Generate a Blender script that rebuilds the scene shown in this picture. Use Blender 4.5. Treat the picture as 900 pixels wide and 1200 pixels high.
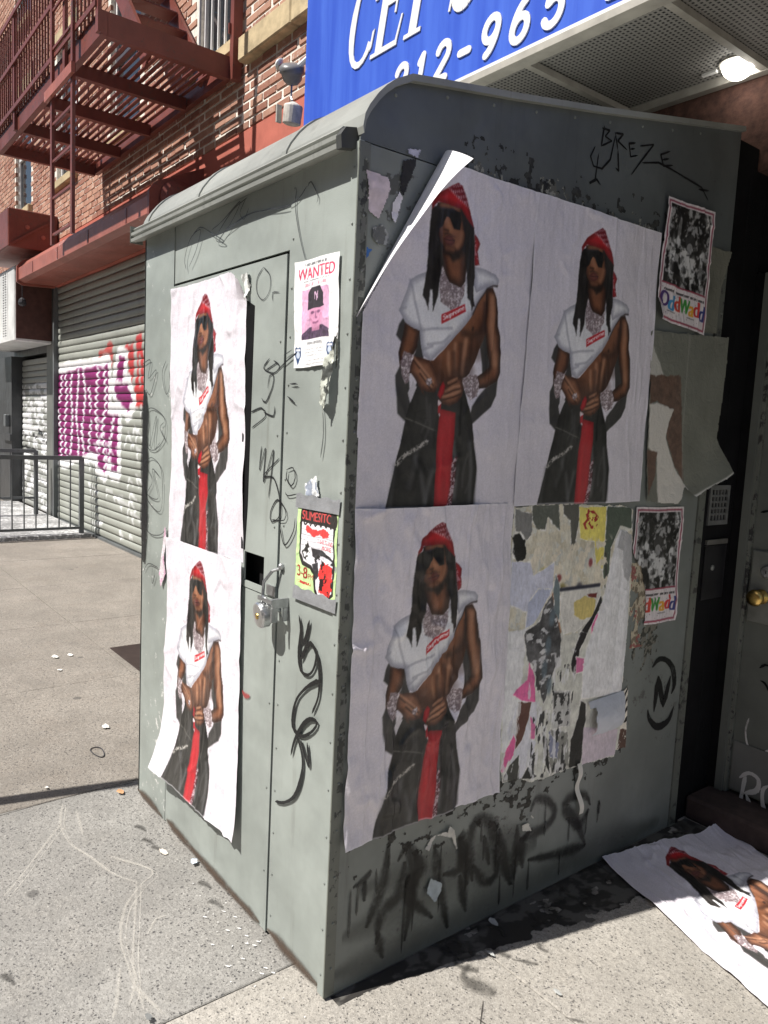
import bpy, bmesh, math, random
import numpy as np
from mathutils import Matrix, Vector

for o in list(bpy.data.objects):
    bpy.data.objects.remove(o)
scene = bpy.context.scene
COL = scene.collection
rng = random.Random(7)
NR = np.random.default_rng(11)

# ---------------------------------------------------------------- camera
cam_data = bpy.data.cameras.new('camera')
cam = bpy.data.objects.new('camera', cam_data)
COL.objects.link(cam)
yaw, pitch, roll = 0.9058, 0.1098, 0.0485
fw = Vector((-math.sin(yaw)*math.cos(pitch), math.cos(yaw)*math.cos(pitch), -math.sin(pitch)))
rt0 = Vector((math.cos(yaw), math.sin(yaw), 0))
up0 = rt0.cross(fw)
rt = math.cos(roll)*rt0 + math.sin(roll)*up0
up = -math.sin(roll)*rt0 + math.cos(roll)*up0
M = Matrix((rt, up, -fw)).transposed().to_4x4()
M.translation = Vector((1.571, -1.1067, 1.5583))
cam.matrix_world = M
cam_data.sensor_fit = 'HORIZONTAL'
cam_data.sensor_width = 36.0
cam_data.lens = 36.0*892.94/900.0
cam_data.clip_start = 0.05
cam_data.clip_end = 2000
scene.camera = cam

# ---------------------------------------------------------------- light
SUN_EL = math.radians(55)
SUN_AZ = math.atan2(-0.235, -0.97)      # compass angle of the sun (x, y)
world = bpy.data.worlds.new('World')
scene.world = world
world.use_nodes = True
wn = world.node_tree
wn.nodes.clear()
wo = wn.nodes.new('ShaderNodeOutputWorld')
wb = wn.nodes.new('ShaderNodeBackground')
sky = wn.nodes.new('ShaderNodeTexSky')
sky.sky_type = 'NISHITA'
sky.sun_disc = False
sky.sun_elevation = SUN_EL
sky.sun_rotation = SUN_AZ
sky.air_density = 1.0
sky.dust_density = 1.5
wb.inputs['Strength'].default_value = 0.062
wn.links.new(sky.outputs[0], wb.inputs[0])
wn.links.new(wb.outputs[0], wo.inputs[0])
sun_data = bpy.data.lights.new('sun', 'SUN')
sun_data.energy = 5.0
sun_data.angle = math.radians(0.53)
sun_data.color = (1.0, 0.955, 0.89)
sun = bpy.data.objects.new('sun', sun_data)
COL.objects.link(sun)
td = Vector((0.235/0.998*math.cos(SUN_EL), 0.97/0.998*math.cos(SUN_EL), -math.sin(SUN_EL)))
sun.rotation_euler = td.to_track_quat('-Z', 'Y').to_euler()
sun.location = (-3, -8, 12)
scene.view_settings.view_transform = 'Standard'
scene.view_settings.look = 'None'
scene.view_settings.exposure = 0.6
scene.view_settings.gamma = 1.0
scene.view_settings.use_curve_mapping = False

# ---------------------------------------------------------------- helpers: materials
def s2l(c):
    c = np.asarray(c, float)
    return np.where(c <= 0.04045, c/12.92, ((c+0.055)/1.055)**2.4)

def lin(c):                        # sRGB 0..255 -> linear rgba
    v = s2l(np.array(c[:3])/255.0)
    return (float(v[0]), float(v[1]), float(v[2]), 1.0)

class NT:
    def __init__(self, name):
        self.m = bpy.data.materials.new(name)
        self.m.use_nodes = True
        self.t = self.m.node_tree
        self.t.nodes.clear()
        self.out = self.n('ShaderNodeOutputMaterial')
        self.b = self.n('ShaderNodeBsdfPrincipled')
        self.l(self.b.outputs[0], self.out.inputs[0])
        self.pos = self.n('ShaderNodeNewGeometry').outputs['Position']
    def n(self, typ, **kw):
        x = self.t.nodes.new(typ)
        for k, v in kw.items():
            setattr(x, k, v)
        return x
    def l(self, a, b):
        self.t.links.new(a, b)
    def val(self, sock, v):
        if hasattr(v, 'is_output') or isinstance(v, bpy.types.NodeSocket):
            self.l(v, sock)
        else:
            sock.default_value = v
    def noise(self, scale, detail=4, rough=0.6, vec=None, dist=0.0):
        x = self.n('ShaderNodeTexNoise')
        x.inputs['Scale'].default_value = scale
        x.inputs['Detail'].default_value = detail
        x.inputs['Roughness'].default_value = rough
        x.inputs['Distortion'].default_value = dist
        self.l(vec if vec is not None else self.pos, x.inputs['Vector'])
        return x.outputs['Fac']
    def voro(self, scale, vec=None, feature='F1'):
        x = self.n('ShaderNodeTexVoronoi', feature=feature)
        x.inputs['Scale'].default_value = scale
        self.l(vec if vec is not None else self.pos, x.inputs['Vector'])
        return x
    def mapv(self, scale, vec=None):
        x = self.n('ShaderNodeMapping')
        x.inputs['Scale'].default_value = scale
        self.l(vec if vec is not None else self.pos, x.inputs['Vector'])
        return x.outputs[0]
    def ramp(self, fac, a, b):          # smooth 0..1 between a and b
        x = self.n('ShaderNodeMapRange')
        x.interpolation_type = 'SMOOTHSTEP'
        x.inputs['From Min'].default_value = a
        x.inputs['From Max'].default_value = b
        self.val(x.inputs['Value'], fac)
        return x.outputs[0]
    def math(self, op, a, b=0.0):
        x = self.n('ShaderNodeMath', operation=op)
        self.val(x.inputs[0], a)
        self.val(x.inputs[1], b)
        return x.outputs[0]
    def mix(self, fac, a, b, mode='MIX'):
        x = self.n('ShaderNodeMix', data_type='RGBA', blend_type=mode)
        self.val(x.inputs[0], fac)
        self.val(x.inputs[6], a)
        self.val(x.inputs[7], b)
        return x.outputs[2]
    def bump(self, h, strength=0.3, dist=0.01, normal=None):
        x = self.n('ShaderNodeBump')
        x.inputs['Strength'].default_value = strength
        x.inputs['Distance'].default_value = dist
        self.l(h, x.inputs['Height'])
        if normal is not None:
            self.l(normal, x.inputs['Normal'])
        self.l(x.outputs[0], self.b.inputs['Normal'])
        return x.outputs[0]
    def sep(self):
        x = self.n('ShaderNodeSeparateXYZ')
        self.l(self.pos, x.inputs[0])
        return x.outputs
    def set(self, color=None, rough=None, metal=None, spec=None):
        if color is not None: self.val(self.b.inputs['Base Color'], color)
        if rough is not None: self.val(self.b.inputs['Roughness'], rough)
        if metal is not None: self.val(self.b.inputs['Metallic'], metal)
        if spec is not None: self.val(self.b.inputs['Specular IOR Level'], spec)
        return self.m

def simple(name, c, rough=0.6, metal=0.0, var=0.25, scale=12.0, bump=0.1, spec=0.4):
    t = NT(name)
    n1 = t.noise(scale, 5)
    n2 = t.noise(scale*0.13, 3)
    dark = tuple(v*(1-var) for v in c[:3])+(1,)
    lite = tuple(min(1, v*(1+var)) for v in c[:3])+(1,)
    f = t.math('ADD', t.math('MULTIPLY', n1, 0.6), t.math('MULTIPLY', n2, 0.4))
    col = t.mix(t.ramp(f, 0.32, 0.68), dark, lite)
    t.set(col, rough, metal, spec)
    if bump: t.bump(t.noise(scale*6, 4), bump, 0.004)
    return t.m

def mat_paint(name, base, wear=None, dirt=(0.05, 0.045, 0.04, 1), wear_amt=0.66, hammer=420.0, rough=0.42, streak=True, dirt_amt=0.55):
    t = NT(name)
    big = t.noise(1.7, 5, 0.65)
    mid = t.noise(9, 6, 0.7)
    base2 = tuple(v*0.82 for v in base[:3])+(1,)
    base3 = tuple(min(1, v*1.12) for v in base[:3])+(1,)
    c = t.mix(t.ramp(big, 0.35, 0.65), base2, base3)
    if streak:
        sv = t.mapv((14, 14, 1.1))
        st = t.noise(1.0, 6, 0.75, sv)
        c = t.mix(t.math('MULTIPLY', t.ramp(st, 0.55, 0.8), dirt_amt), c, dirt)
    if wear is not None:
        w = t.noise(26, 8, 0.72)
        w2 = t.noise(2.3, 3)
        m = t.ramp(t.math('ADD', t.math('MULTIPLY', w, 0.7), t.math('MULTIPLY', w2, 0.3)), wear_amt-0.02, wear_amt+0.02)
        c = t.mix(m, c, wear)
    sp = t.voro(70)
    spm = t.ramp(sp.outputs['Distance'], 0.10, 0.05)
    gate = t.ramp(t.noise(7, 2), 0.55, 0.7)
    c = t.mix(t.math('MULTIPLY', t.math('MULTIPLY', spm, gate), 0.5), c, dirt)
    t.set(c, rough, 0.0, 0.4)
    h = t.math('ADD', t.math('MULTIPLY', t.noise(hammer, 2), 0.5), t.math('MULTIPLY', mid, 0.8))
    dent = t.noise(3.1, 2, 0.5, None, 0.3)
    nb = t.n('ShaderNodeBump'); nb.inputs['Strength'].default_value = 0.35; nb.inputs['Distance'].default_value = 0.05
    t.l(dent, nb.inputs['Height'])
    t.bump(h, 0.28, 0.003, nb.outputs[0])
    return t.m

# ---------------------------------------------------------------- helpers: geometry
ROOT = {}
def thing(name, loc, label, cat, group=None, kind=None):
    o = bpy.data.objects.new(name, None)
    o.empty_display_size = 0.1
    COL.objects.link(o)
    o.location = loc
    ROOT[o.name] = Vector(loc)
    if label: o['label'] = label
    if cat: o['category'] = cat
    if group: o['group'] = group
    if kind: o['kind'] = kind
    return o

def tag(o, label, cat, group=None, kind=None):
    o['label'] = label
    o['category'] = cat
    if group: o['group'] = group
    if kind: o['kind'] = kind
    return o

def root_loc(p):
    while p.parent is not None:
        p = p.parent
    return ROOT.get(p.name, Vector((0, 0, 0)))

class MB:
    def __init__(self):
        self.v = []; self.f = []; self.mi = []
    def add(self, vs, fs, mi=0):
        b = len(self.v)
        self.v += [tuple(p) for p in vs]
        self.f += [tuple(b+i for i in f) for f in fs]
        self.mi += [mi]*len(fs)
        return self
    def box(self, x0, x1, y0, y1, z0, z1, mi=0):
        return self.add([(x0,y0,z0),(x1,y0,z0),(x1,y1,z0),(x0,y1,z0),(x0,y0,z1),(x1,y0,z1),(x1,y1,z1),(x0,y1,z1)],
            [(0,3,2,1),(4,5,6,7),(0,1,5,4),(1,2,6,5),(2,3,7,6),(3,0,4,7)], mi)
    def bevbox(self, x0, x1, y0, y1, z0, z1, b, mi=0):
        # box whose faces are inset by b at the edges (chamfer)
        vs = []; idx = {}
        for ix, X in ((0, (x0, x1)), ):
            pass
        def P(sx, sy, sz, ax):
            x = (x1 if sx > 0 else x0); y = (y1 if sy > 0 else y0); z = (z1 if sz > 0 else z0)
            if ax != 0: x -= sx*b
            if ax != 1: y -= sy*b
            if ax != 2: z -= sz*b
            return (x, y, z)
        for sx in (-1, 1):
            for sy in (-1, 1):
                for sz in (-1, 1):
                    for ax in range(3):
                        idx[(sx, sy, sz, ax)] = len(vs); vs.append(P(sx, sy, sz, ax))
        fs = []
        I = idx
        for s in (-1, 1):
            q = [I[(s,-1,-1,0)], I[(s,1,-1,0)], I[(s,1,1,0)], I[(s,-1,1,0)]]; fs.append(q if s > 0 else q[::-1])
            q = [I[(-1,s,-1,1)], I[(-1,s,1,1)], I[(1,s,1,1)], I[(1,s,-1,1)]]; fs.append(q if s > 0 else q[::-1])
            q = [I[(-1,-1,s,2)], I[(1,-1,s,2)], I[(1,1,s,2)], I[(-1,1,s,2)]]; fs.append(q if s > 0 else q[::-1])
        for a in (-1, 1):
            for c in (-1, 1):
                q = [I[(a,c,-1,0)], I[(a,c,-1,1)], I[(a,c,1,1)], I[(a,c,1,0)]]; fs.append(q if a*c > 0 else q[::-1])
                q = [I[(a,-1,c,0)], I[(a,1,c,0)], I[(a,1,c,2)], I[(a,-1,c,2)]]; fs.append(q if a*c > 0 else q[::-1])
                q = [I[(-1,a,c,1)], I[(-1,a,c,2)], I[(1,a,c,2)], I[(1,a,c,1)]]; fs.append(q if a*c > 0 else q[::-1])
        for a in (-1, 1):
            for c in (-1, 1):
                for d in (-1, 1):
                    q = [I[(a,c,d,0)], I[(a,c,d,1)], I[(a,c,d,2)]]; fs.append(q if a*c*d > 0 else q[::-1])
        return self.add(vs, fs, mi)
    def bar(self, p, q, w, h=None, upv=(0, 0, 1), mi=0):
        h = h or w
        p = Vector(p); q = Vector(q); d = (q-p).normalized()
        u = Vector(upv)
        if abs(d.dot(u)) > 0.98: u = Vector((0, 1, 0))
        r = d.cross(u).normalized(); u = r.cross(d)
        vs = [e + r*a*w/2 + u*b*h/2 for e in (p, q) for a, b in ((-1,-1),(1,-1),(1,1),(-1,1))]
        return self.add(vs, [(0,3,2,1)[::-1],(4,5,6,7)[::-1],(0,1,5,4)[::-1],(1,2,6,5)[::-1],(2,3,7,6)[::-1],(3,0,4,7)[::-1]], mi)
    def tube(self, pts, r, n=8, mi=0, cap=True):
        pts = [Vector(p) for p in pts]
        rs = r if isinstance(r, (list, tuple)) else [r]*len(pts)
        vs = []
        prev = None
        for i, p in enumerate(pts):
            d = (pts[min(i+1, len(pts)-1)]-pts[max(i-1, 0)]).normalized()
            a = prev if prev is not None else (Vector((0,0,1)) if abs(d.z) < 0.9 else Vector((1,0,0)))
            s = d.cross(a).normalized(); a2 = s.cross(d).normalized(); prev = a2
            for k in range(n):
                t = 2*math.pi*k/n
                vs.append(p + s*math.cos(t)*rs[i] + a2*math.sin(t)*rs[i])
        fs = []
        for i in range(len(pts)-1):
            for k in range(n):
                fs.append((i*n+k, i*n+(k+1) % n, (i+1)*n+(k+1) % n, (i+1)*n+k))
        if cap:
            fs.append(tuple(range(n))[::-1]); fs.append(tuple((len(pts)-1)*n+k for k in range(n)))
        return self.add(vs, fs, mi)
    def lathe(self, c, axis, prof, n=20, mi=0):
        # prof: (radius, height along axis)
        c = Vector(c); ax = Vector(axis).normalized()
        a = Vector((0,0,1)) if abs(ax.z) < 0.9 else Vector((1,0,0))
        s = ax.cross(a).normalized(); t = ax.cross(s)
        vs = []
        for r, h in prof:
            for k in range(n):
                an = 2*math.pi*k/n
                vs.append(c + ax*h + s*math.cos(an)*r + t*math.sin(an)*r)
        fs = []
        for i in range(len(prof)-1):
            for k in range(n):
                fs.append((i*n+k, (i+1)*n+k, (i+1)*n+(k+1) % n, i*n+(k+1) % n)[::-1])
        fs.append(tuple(range(n))); fs.append(tuple((len(prof)-1)*n+k for k in range(n))[::-1])
        return self.add(vs, fs, mi)
    def prism(self, poly, ax, a, b, mi=0):
        # polygon in the plane perpendicular to axis ax; extruded from a to b
        def P(p, h):
            q = list(p); q.insert(ax, h); return tuple(q)
        n = len(poly)
        vs = [P(p, a) for p in poly]+[P(p, b) for p in poly]
        fs = [tuple(range(n)), tuple(range(n, 2*n))[::-1]]
        fs += [(i, i+n, (i+1) % n+n, (i+1) % n) for i in range(n)]
        return self.add(vs, fs, mi)
    def panel(self, x0, x1, z0, z1, yf, depth, holes=(), mi=0):
        # wall facing -y at y = yf with rectangular holes of the given depth
        xs = sorted({x0, x1, *[h[0] for h in holes], *[h[1] for h in holes]})
        zs = sorted({z0, z1, *[h[2] for h in holes], *[h[3] for h in holes]})
        for i in range(len(xs)-1):
            for j in range(len(zs)-1):
                cx = (xs[i]+xs[i+1])/2; cz = (zs[j]+zs[j+1])/2
                if any(h[0] < cx < h[1] and h[2] < cz < h[3] for h in holes): continue
                self.add([(xs[i],yf,zs[j]),(xs[i+1],yf,zs[j]),(xs[i+1],yf,zs[j+1]),(xs[i],yf,zs[j+1])], [(0,1,2,3)], mi)
        rects = [(x0, x1, z0, z1, 1)]+[(*h, -1) for h in holes]
        for a, b, c, d, s in rects:
            y2 = yf+depth
            q = [[(a,yf,c),(a,y2,c),(b,y2,c),(b,yf,c)], [(a,yf,d),(b,yf,d),(b,y2,d),(a,y2,d)], [(a,yf,c),(a,yf,d),(a,y2,d),(a,y2,c)], [(b,yf,c),(b,y2,c),(b,y2,d),(b,yf,d)]]
            for r in q:
                self.add(r if s > 0 else r[::-1], [(0,1,2,3)], mi)
        return self
    def build(self, name, mat, parent=None, smooth=False, kind=None, fix=False, loc=None):
        me = bpy.data.meshes.new(name)
        if parent is not None:
            o0 = root_loc(parent)
        else:
            if loc is not None: o0 = Vector(loc)
            else:
                A = np.array(self.v); o0 = Vector((float((A[:,0].min()+A[:,0].max())/2), float((A[:,1].min()+A[:,1].max())/2), float(A[:,2].min())))
        me.from_pydata([tuple(Vector(p)-o0) for p in self.v], [], self.f)
        for m in (mat if isinstance(mat, (list, tuple)) else [mat]):
            me.materials.append(m)
        if any(self.mi):
            me.polygons.foreach_set('material_index', self.mi)
        if fix:
            bm = bmesh.new(); bm.from_mesh(me); bmesh.ops.recalc_face_normals(bm, faces=bm.faces); bm.to_mesh(me); bm.free()
        if smooth:
            me.polygons.foreach_set('use_smooth', [True]*len(me.polygons))
        me.update()
        o = bpy.data.objects.new(name, me)
        COL.objects.link(o)
        if parent is not None:
            o.parent = parent
        else:
            o.location = o0
            ROOT[o.name] = o0
        if kind: o['kind'] = kind
        return o

def place_copy(src, name, off, parent):
    o = src.copy(); COL.objects.link(o); o.parent = parent; o.location = Vector(src.location)+Vector(off)
    return o

# ---------------------------------------------------------------- helpers: flat print (painted into vertex colours)
def vnoise(X, Y, seed=0):
    r = np.random.default_rng(seed).random((257, 257))
    xi = np.floor(X).astype(int); yi = np.floor(Y).astype(int)
    fx = X-xi; fy = Y-yi
    fx = fx*fx*(3-2*fx); fy = fy*fy*(3-2*fy)
    a = r[yi % 256, xi % 256]; b = r[yi % 256, (xi+1) % 256]; c = r[(yi+1) % 256, xi % 256]; d = r[(yi+1) % 256, (xi+1) % 256]
    return (a*(1-fx)+b*fx)*(1-fy)+(c*(1-fx)+d*fx)*fy
def fbm(X, Y, seed=0, oct=4):
    s = 0; a = 0.5; t = 0
    for k in range(oct):
        s = s+a*vnoise(X*2**k+17.3*k, Y*2**k+5.1*k, seed+k); t += a; a *= 0.55
    return s/t

def sdf_poly(X, Y, poly):
    P = np.array(poly, float); n = len(P)
    d = np.full(X.shape, 1e9); s = np.ones(X.shape)
    for i in range(n):
        a = P[i]; b = P[i-1]
        ex, ey = b-a
        wx, wy = X-a[0], Y-a[1]
        t = np.clip((wx*ex+wy*ey)/(ex*ex+ey*ey+1e-12), 0, 1)
        bx, by = wx-ex*t, wy-ey*t
        d = np.minimum(d, bx*bx+by*by)
        c1 = Y >= a[1]; c2 = Y < b[1]; c3 = ex*wy > ey*wx
        flip = (c1 & c2 & c3) | (~c1 & ~c2 & ~c3)
        s = np.where(flip, -s, s)
    return s*np.sqrt(d)
def sdf_line(X, Y, pts):
    d = np.full(X.shape, 1e9)
    for a, b in zip(pts[:-1], pts[1:]):
        a = np.array(a, float); e = np.array(b, float)-a
        wx, wy = X-a[0], Y-a[1]
        t = np.clip((wx*e[0]+wy*e[1])/(e@e+1e-12), 0, 1)
        d = np.minimum(d, (wx-e[0]*t)**2+(wy-e[1]*t)**2)
    return np.sqrt(d)
def sm(a, b, x):
    t = np.clip((x-a)/(b-a), 0, 1); return t*t*(3-2*t)

TEXT_CACHE = {}
def text_tris(s):
    if s in TEXT_CACHE: return TEXT_CACHE[s]
    cu = bpy.data.curves.new('lettering', 'FONT'); cu.body = s
    o = bpy.data.objects.new('lettering', cu); COL.objects.link(o)
    dg = bpy.context.evaluated_depsgraph_get(); dg.update()
    me = bpy.data.meshes.new_from_object(o.evaluated_get(dg))
    me.calc_loop_triangles()
    V = np.array([v.co[:2] for v in me.vertices]); T = np.array([t.vertices[:] for t in me.loop_triangles])
    bpy.data.objects.remove(o); bpy.data.curves.remove(cu); bpy.data.meshes.remove(me)
    V = (V-V.min(0))/(V.max(0)-V.min(0))
    TEXT_CACHE[s] = (V, T)
    return V, T

class Paint:
    """a printed sheet: nu x nv samples over the rectangle (x0..x1, y0..y1)"""
    def __init__(self, nu, nv, x0=0, x1=1, y0=0, y1=1, bg=(255, 255, 255), ax=1.0, ay=1.0):
        self.nu, self.nv = nu, nv
        self.ext = (x0, x1, y0, y1)
        self.X, self.Y = np.meshgrid(np.linspace(x0, x1, nu), np.linspace(y0, y1, nv))
        self.ax, self.ay = ax, ay                      # metric scale used for distances
        self.img = np.ones((nv, nu, 3))*np.array(bg, float)/255
        self.h = np.zeros((nv, nu))
        self.px = (x1-x0)*ax/nu
    def P(self, poly): return [(p[0]*self.ax, p[1]*self.ay) for p in poly]
    def sd(self, poly): return sdf_poly(self.X*self.ax, self.Y*self.ay, self.P(poly))
    def put(self, m, col):
        col = np.asarray(col, float)
        if col.max() > 1.001: col = col/255
        self.img = self.img*(1-m[..., None])+col*m[..., None]
        return m
    def fill(self, poly, col, soft=None, edge=None, ew=0.03, rag=0.0, tex=None, lift=0.0, alpha=1.0, seed=3, ragscale=60):
        d = self.sd(poly)
        if rag: d = d+(fbm(self.X*self.ax*ragscale, self.Y*self.ay*ragscale, seed)-0.5)*2*rag
        soft = soft or self.px*0.8
        m = sm(soft, -soft, d)*alpha
        c = np.ones_like(self.img)*np.array(col, float)/255
        if edge is not None:
            e = sm(0, -ew, d)[..., None]
            c = np.array(edge, float)/255*(1-e)+c*e
        if tex is not None:
            c = c*tex(self)[..., None] if tex(self).ndim == 2 else tex(self)
        self.put(m, c*1.0 if c.max() <= 1.001 else np.clip(c, 0, 1))
        if lift: self.h = self.h+lift*m
        return m
    def line(self, pts, w, col, soft=None, alpha=1.0, mask=None):
        d = sdf_line(self.X*self.ax, self.Y*self.ay, self.P(pts))
        soft = soft or self.px*0.7
        m = sm(w/2+soft, max(0, w/2-soft), d)*alpha
        if mask is not None: m = m*mask
        return self.put(m, col)
    def ell(self, c, r, col, soft=None, alpha=1.0):
        d = np.sqrt(((self.X-c[0])/r[0])**2+((self.Y-c[1])/r[1])**2)-1
        s = soft or 0.15
        return self.put(sm(s, -s, d)*alpha, col)
    def text(self, s, o, ux, uy, col, alpha=1.0):
        """text s stretched over the parallelogram origin o, edges ux, uy"""
        V, T = text_tris(s)
        W = np.array(o)[None]+V[:, :1]*np.array(ux)[None]+V[:, 1:]*np.array(uy)[None]
        m = np.zeros(self.X.shape)
        x0, x1, y0, y1 = self.ext
        fx = (self.nu-1)/(x1-x0); fy = (self.nv-1)/(y1-y0)
        ss = 3
        big = np.zeros((self.nv*ss, self.nu*ss), bool)
        G = np.stack([((W[:, 0]-x0)*fx+0.5)*ss-0.5, ((W[:, 1]-y0)*fy+0.5)*ss-0.5], 1)
        for t in T:
            a, b, c = G[t]
            lo = np.maximum(np.floor(np.min([a, b, c], 0)).astype(int), 0); hi = np.ceil(np.max([a, b, c], 0)).astype(int)+1
            hi = np.minimum(hi, [self.nu*ss, self.nv*ss])
            if (hi <= lo).any(): continue
            gx, gy = np.meshgrid(np.arange(lo[0], hi[0]), np.arange(lo[1], hi[1]))
            den = (b[1]-c[1])*(a[0]-c[0])+(c[0]-b[0])*(a[1]-c[1])
            if abs(den) < 1e-9: continue
            l1 = ((b[1]-c[1])*(gx-c[0])+(c[0]-b[0])*(gy-c[1]))/den
            l2 = ((c[1]-a[1])*(gx-c[0])+(a[0]-c[0])*(gy-c[1]))/den
            big[lo[1]:hi[1], lo[0]:hi[0]] |= (l1 >= 0) & (l2 >= 0) & (l1+l2 <= 1)
        m = big.reshape(self.nv, ss, self.nu, ss).mean((1, 3))*alpha
        return self.put(m, col)
    def sample(self, u, v):
        x = np.clip(u, 0, 1)*(self.nu-1); y = np.clip(v, 0, 1)*(self.nv-1)
        xi = np.minimum(x.astype(int), self.nu-2); yi = np.minimum(y.astype(int), self.nv-2)
        fx = (x-xi)[..., None]; fy = (y-yi)[..., None]
        I = self.img
        return (I[yi, xi]*(1-fx)+I[yi, xi+1]*fx)*(1-fy)+(I[yi+1, xi]*(1-fx)+I[yi+1, xi+1]*fx)*fy

def sheet(name, pos, colors, mat, keep=None, parent=None, kind=None):
    """pos (nv,nu,3) world points, colors (nv,nu,3) sRGB 0..1; faces outside keep are cut away"""
    nv, nu = pos.shape[:2]
    idx = np.arange(nv*nu).reshape(nv, nu)
    q = np.stack([idx[:-1, :-1], idx[:-1, 1:], idx[1:, 1:], idx[1:, :-1]], -1)
    if keep is not None:
        k = keep[:-1, :-1] & keep[:-1, 1:] & keep[1:, 1:] & keep[1:, :-1]
        q = q[k]
    q = q.reshape(-1, 4)
    used = np.unique(q)
    remap = np.zeros(nv*nu, int); remap[used] = np.arange(len(used))
    q = remap[q]
    V = pos.reshape(-1, 3)[used]; C = colors.reshape(-1, 3)[used]
    o0 = np.array(root_loc(parent)) if parent is not None else np.array([(V[:,0].min()+V[:,0].max())/2, (V[:,1].min()+V[:,1].max())/2, V[:,2].min()])
    me = bpy.data.meshes.new(name)
    me.vertices.add(len(V)); me.vertices.foreach_set('co', (V-o0).ravel().astype(np.float32))
    me.loops.add(len(q)*4); me.loops.foreach_set('vertex_index', q.ravel().astype(np.int32))
    me.polygons.add(len(q)); me.polygons.foreach_set('loop_start', (np.arange(len(q))*4).astype(np.int32))
    me.polygons.foreach_set('use_smooth', np.ones(len(q), bool))
    at = me.color_attributes.new('Col', 'FLOAT_COLOR', 'POINT')
    L = np.ones((len(V), 4), np.float32); L[:, :3] = s2l(np.clip(C, 0, 1))
    at.data.foreach_set('color', L.ravel())
    me.update(calc_edges=True); me.validate()
    me.materials.append(mat)
    o = bpy.data.objects.new(name, me); COL.objects.link(o)
    if parent is not None: o.parent = parent
    else:
        o.location = o0; ROOT[o.name] = Vector(o0)
    if kind: o['kind'] = kind
    return o

def mat_paper(name, rough=0.5, back=(0.78, 0.78, 0.8, 1), wr=0.15, spec=0.35):
    t = NT(name)
    at = t.n('ShaderNodeAttribute', attribute_name='Col')
    g = t.n('ShaderNodeNewGeometry')
    tr = t.ramp(t.noise(6, 5), 0.2, 0.8)
    c = t.mix(t.math('MULTIPLY', tr, 0.10), at.outputs['Color'], (0.35, 0.33, 0.30, 1))
    c = t.mix(g.outputs['Backfacing'], c, back)
    t.set(c, rough, 0, spec)
    t.bump(t.noise(28, 5, 0.6, None, 0.6), wr, 0.02)
    return t.m

def catmull(pts, step):
    P = [np.array(p, float) for p in pts]
    if len(P) == 2: 
        n = max(2, int(np.linalg.norm(P[1]-P[0])/step)); return [P[0]+(P[1]-P[0])*i/n for i in range(n+1)]
    P = [2*P[0]-P[1]]+P+[2*P[-1]-P[-2]]
    out = []
    for i in range(1, len(P)-2):
        p0, p1, p2, p3 = P[i-1:i+3]
        n = max(2, int(np.linalg.norm(p2-p1)/step))
        for k in range(n):
            t = k/n
            out.append(0.5*(2*p1+(p2-p0)*t+(2*p0-5*p1+4*p2-p3)*t*t+(3*p1-p0-3*p2+p3)*t**3))
    out.append(P[-2])
    return out

def strokes(name, lists, width, place, mat, parent=None, off=0.0012, step=0.012, taper=0.25, vary=0.2, seed=0, smooth=True):
    """flat painted strokes; place(a, b, off) -> world point"""
    r = random.Random(seed)
    vs = []; fs = []; uv = []
    z = off
    for pts in lists:
        c = catmull(pts, step) if smooth else [q_ for a_, b_ in zip(pts[:-1], pts[1:]) for q_ in catmull([a_, b_], step)]
        n = len(c)
        if n < 2: continue
        base = len(vs)
        L = 0; ln = [0]
        for i in range(1, n): L += np.linalg.norm(c[i]-c[i-1]); ln.append(L)
        for i, p in enumerate(c):
            d = c[min(i+1, n-1)]-c[max(i-1, 0)]
            d = d/(np.linalg.norm(d)+1e-9); nn = np.array([-d[1], d[0]])
            e = min(ln[i], L-ln[i])
            w = width*(taper+(1-taper)*min(1, e/(width*1.2)))*(1+vary*math.sin(i*0.37+seed)+vary*0.5*(r.random()-0.5))/2
            for s in (-1, 0, 1):
                q = p+nn*w*s
                vs.append(place(q[0], q[1], z)); uv.append((ln[i], s))
            z += 2e-6
        for i in range(n-1):
            a = base+3*i
            fs += [(a, a+1, a+4, a+3), (a+1, a+2, a+5, a+4)]
        z += 2e-5
    o0 = np.array(root_loc(parent)) if parent is not None else np.mean(np.array(vs), 0)
    me = bpy.data.meshes.new(name)
    me.from_pydata([tuple(np.array(v)-o0) for v in vs], [], fs)
    at = me.attributes.new('across', 'FLOAT', 'POINT')
    at.data.foreach_set('value', [abs(u[1]) for u in uv])
    me.materials.append(mat)
    o = bpy.data.objects.new(name, me); COL.objects.link(o)
    if parent is not None: o.parent = parent
    else: o.location = o0
    if len(lists) > 1: o['kind'] = 'stuff'
    return o

def each_stroke(name, lists, *a, **k):
    off = k.pop('off', 0.0012); sd = k.pop('seed', 0)
    for i, l in enumerate(lists):
        strokes(name, [l], *a, off=off+i*0.00006, seed=sd+i, **k)

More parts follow.
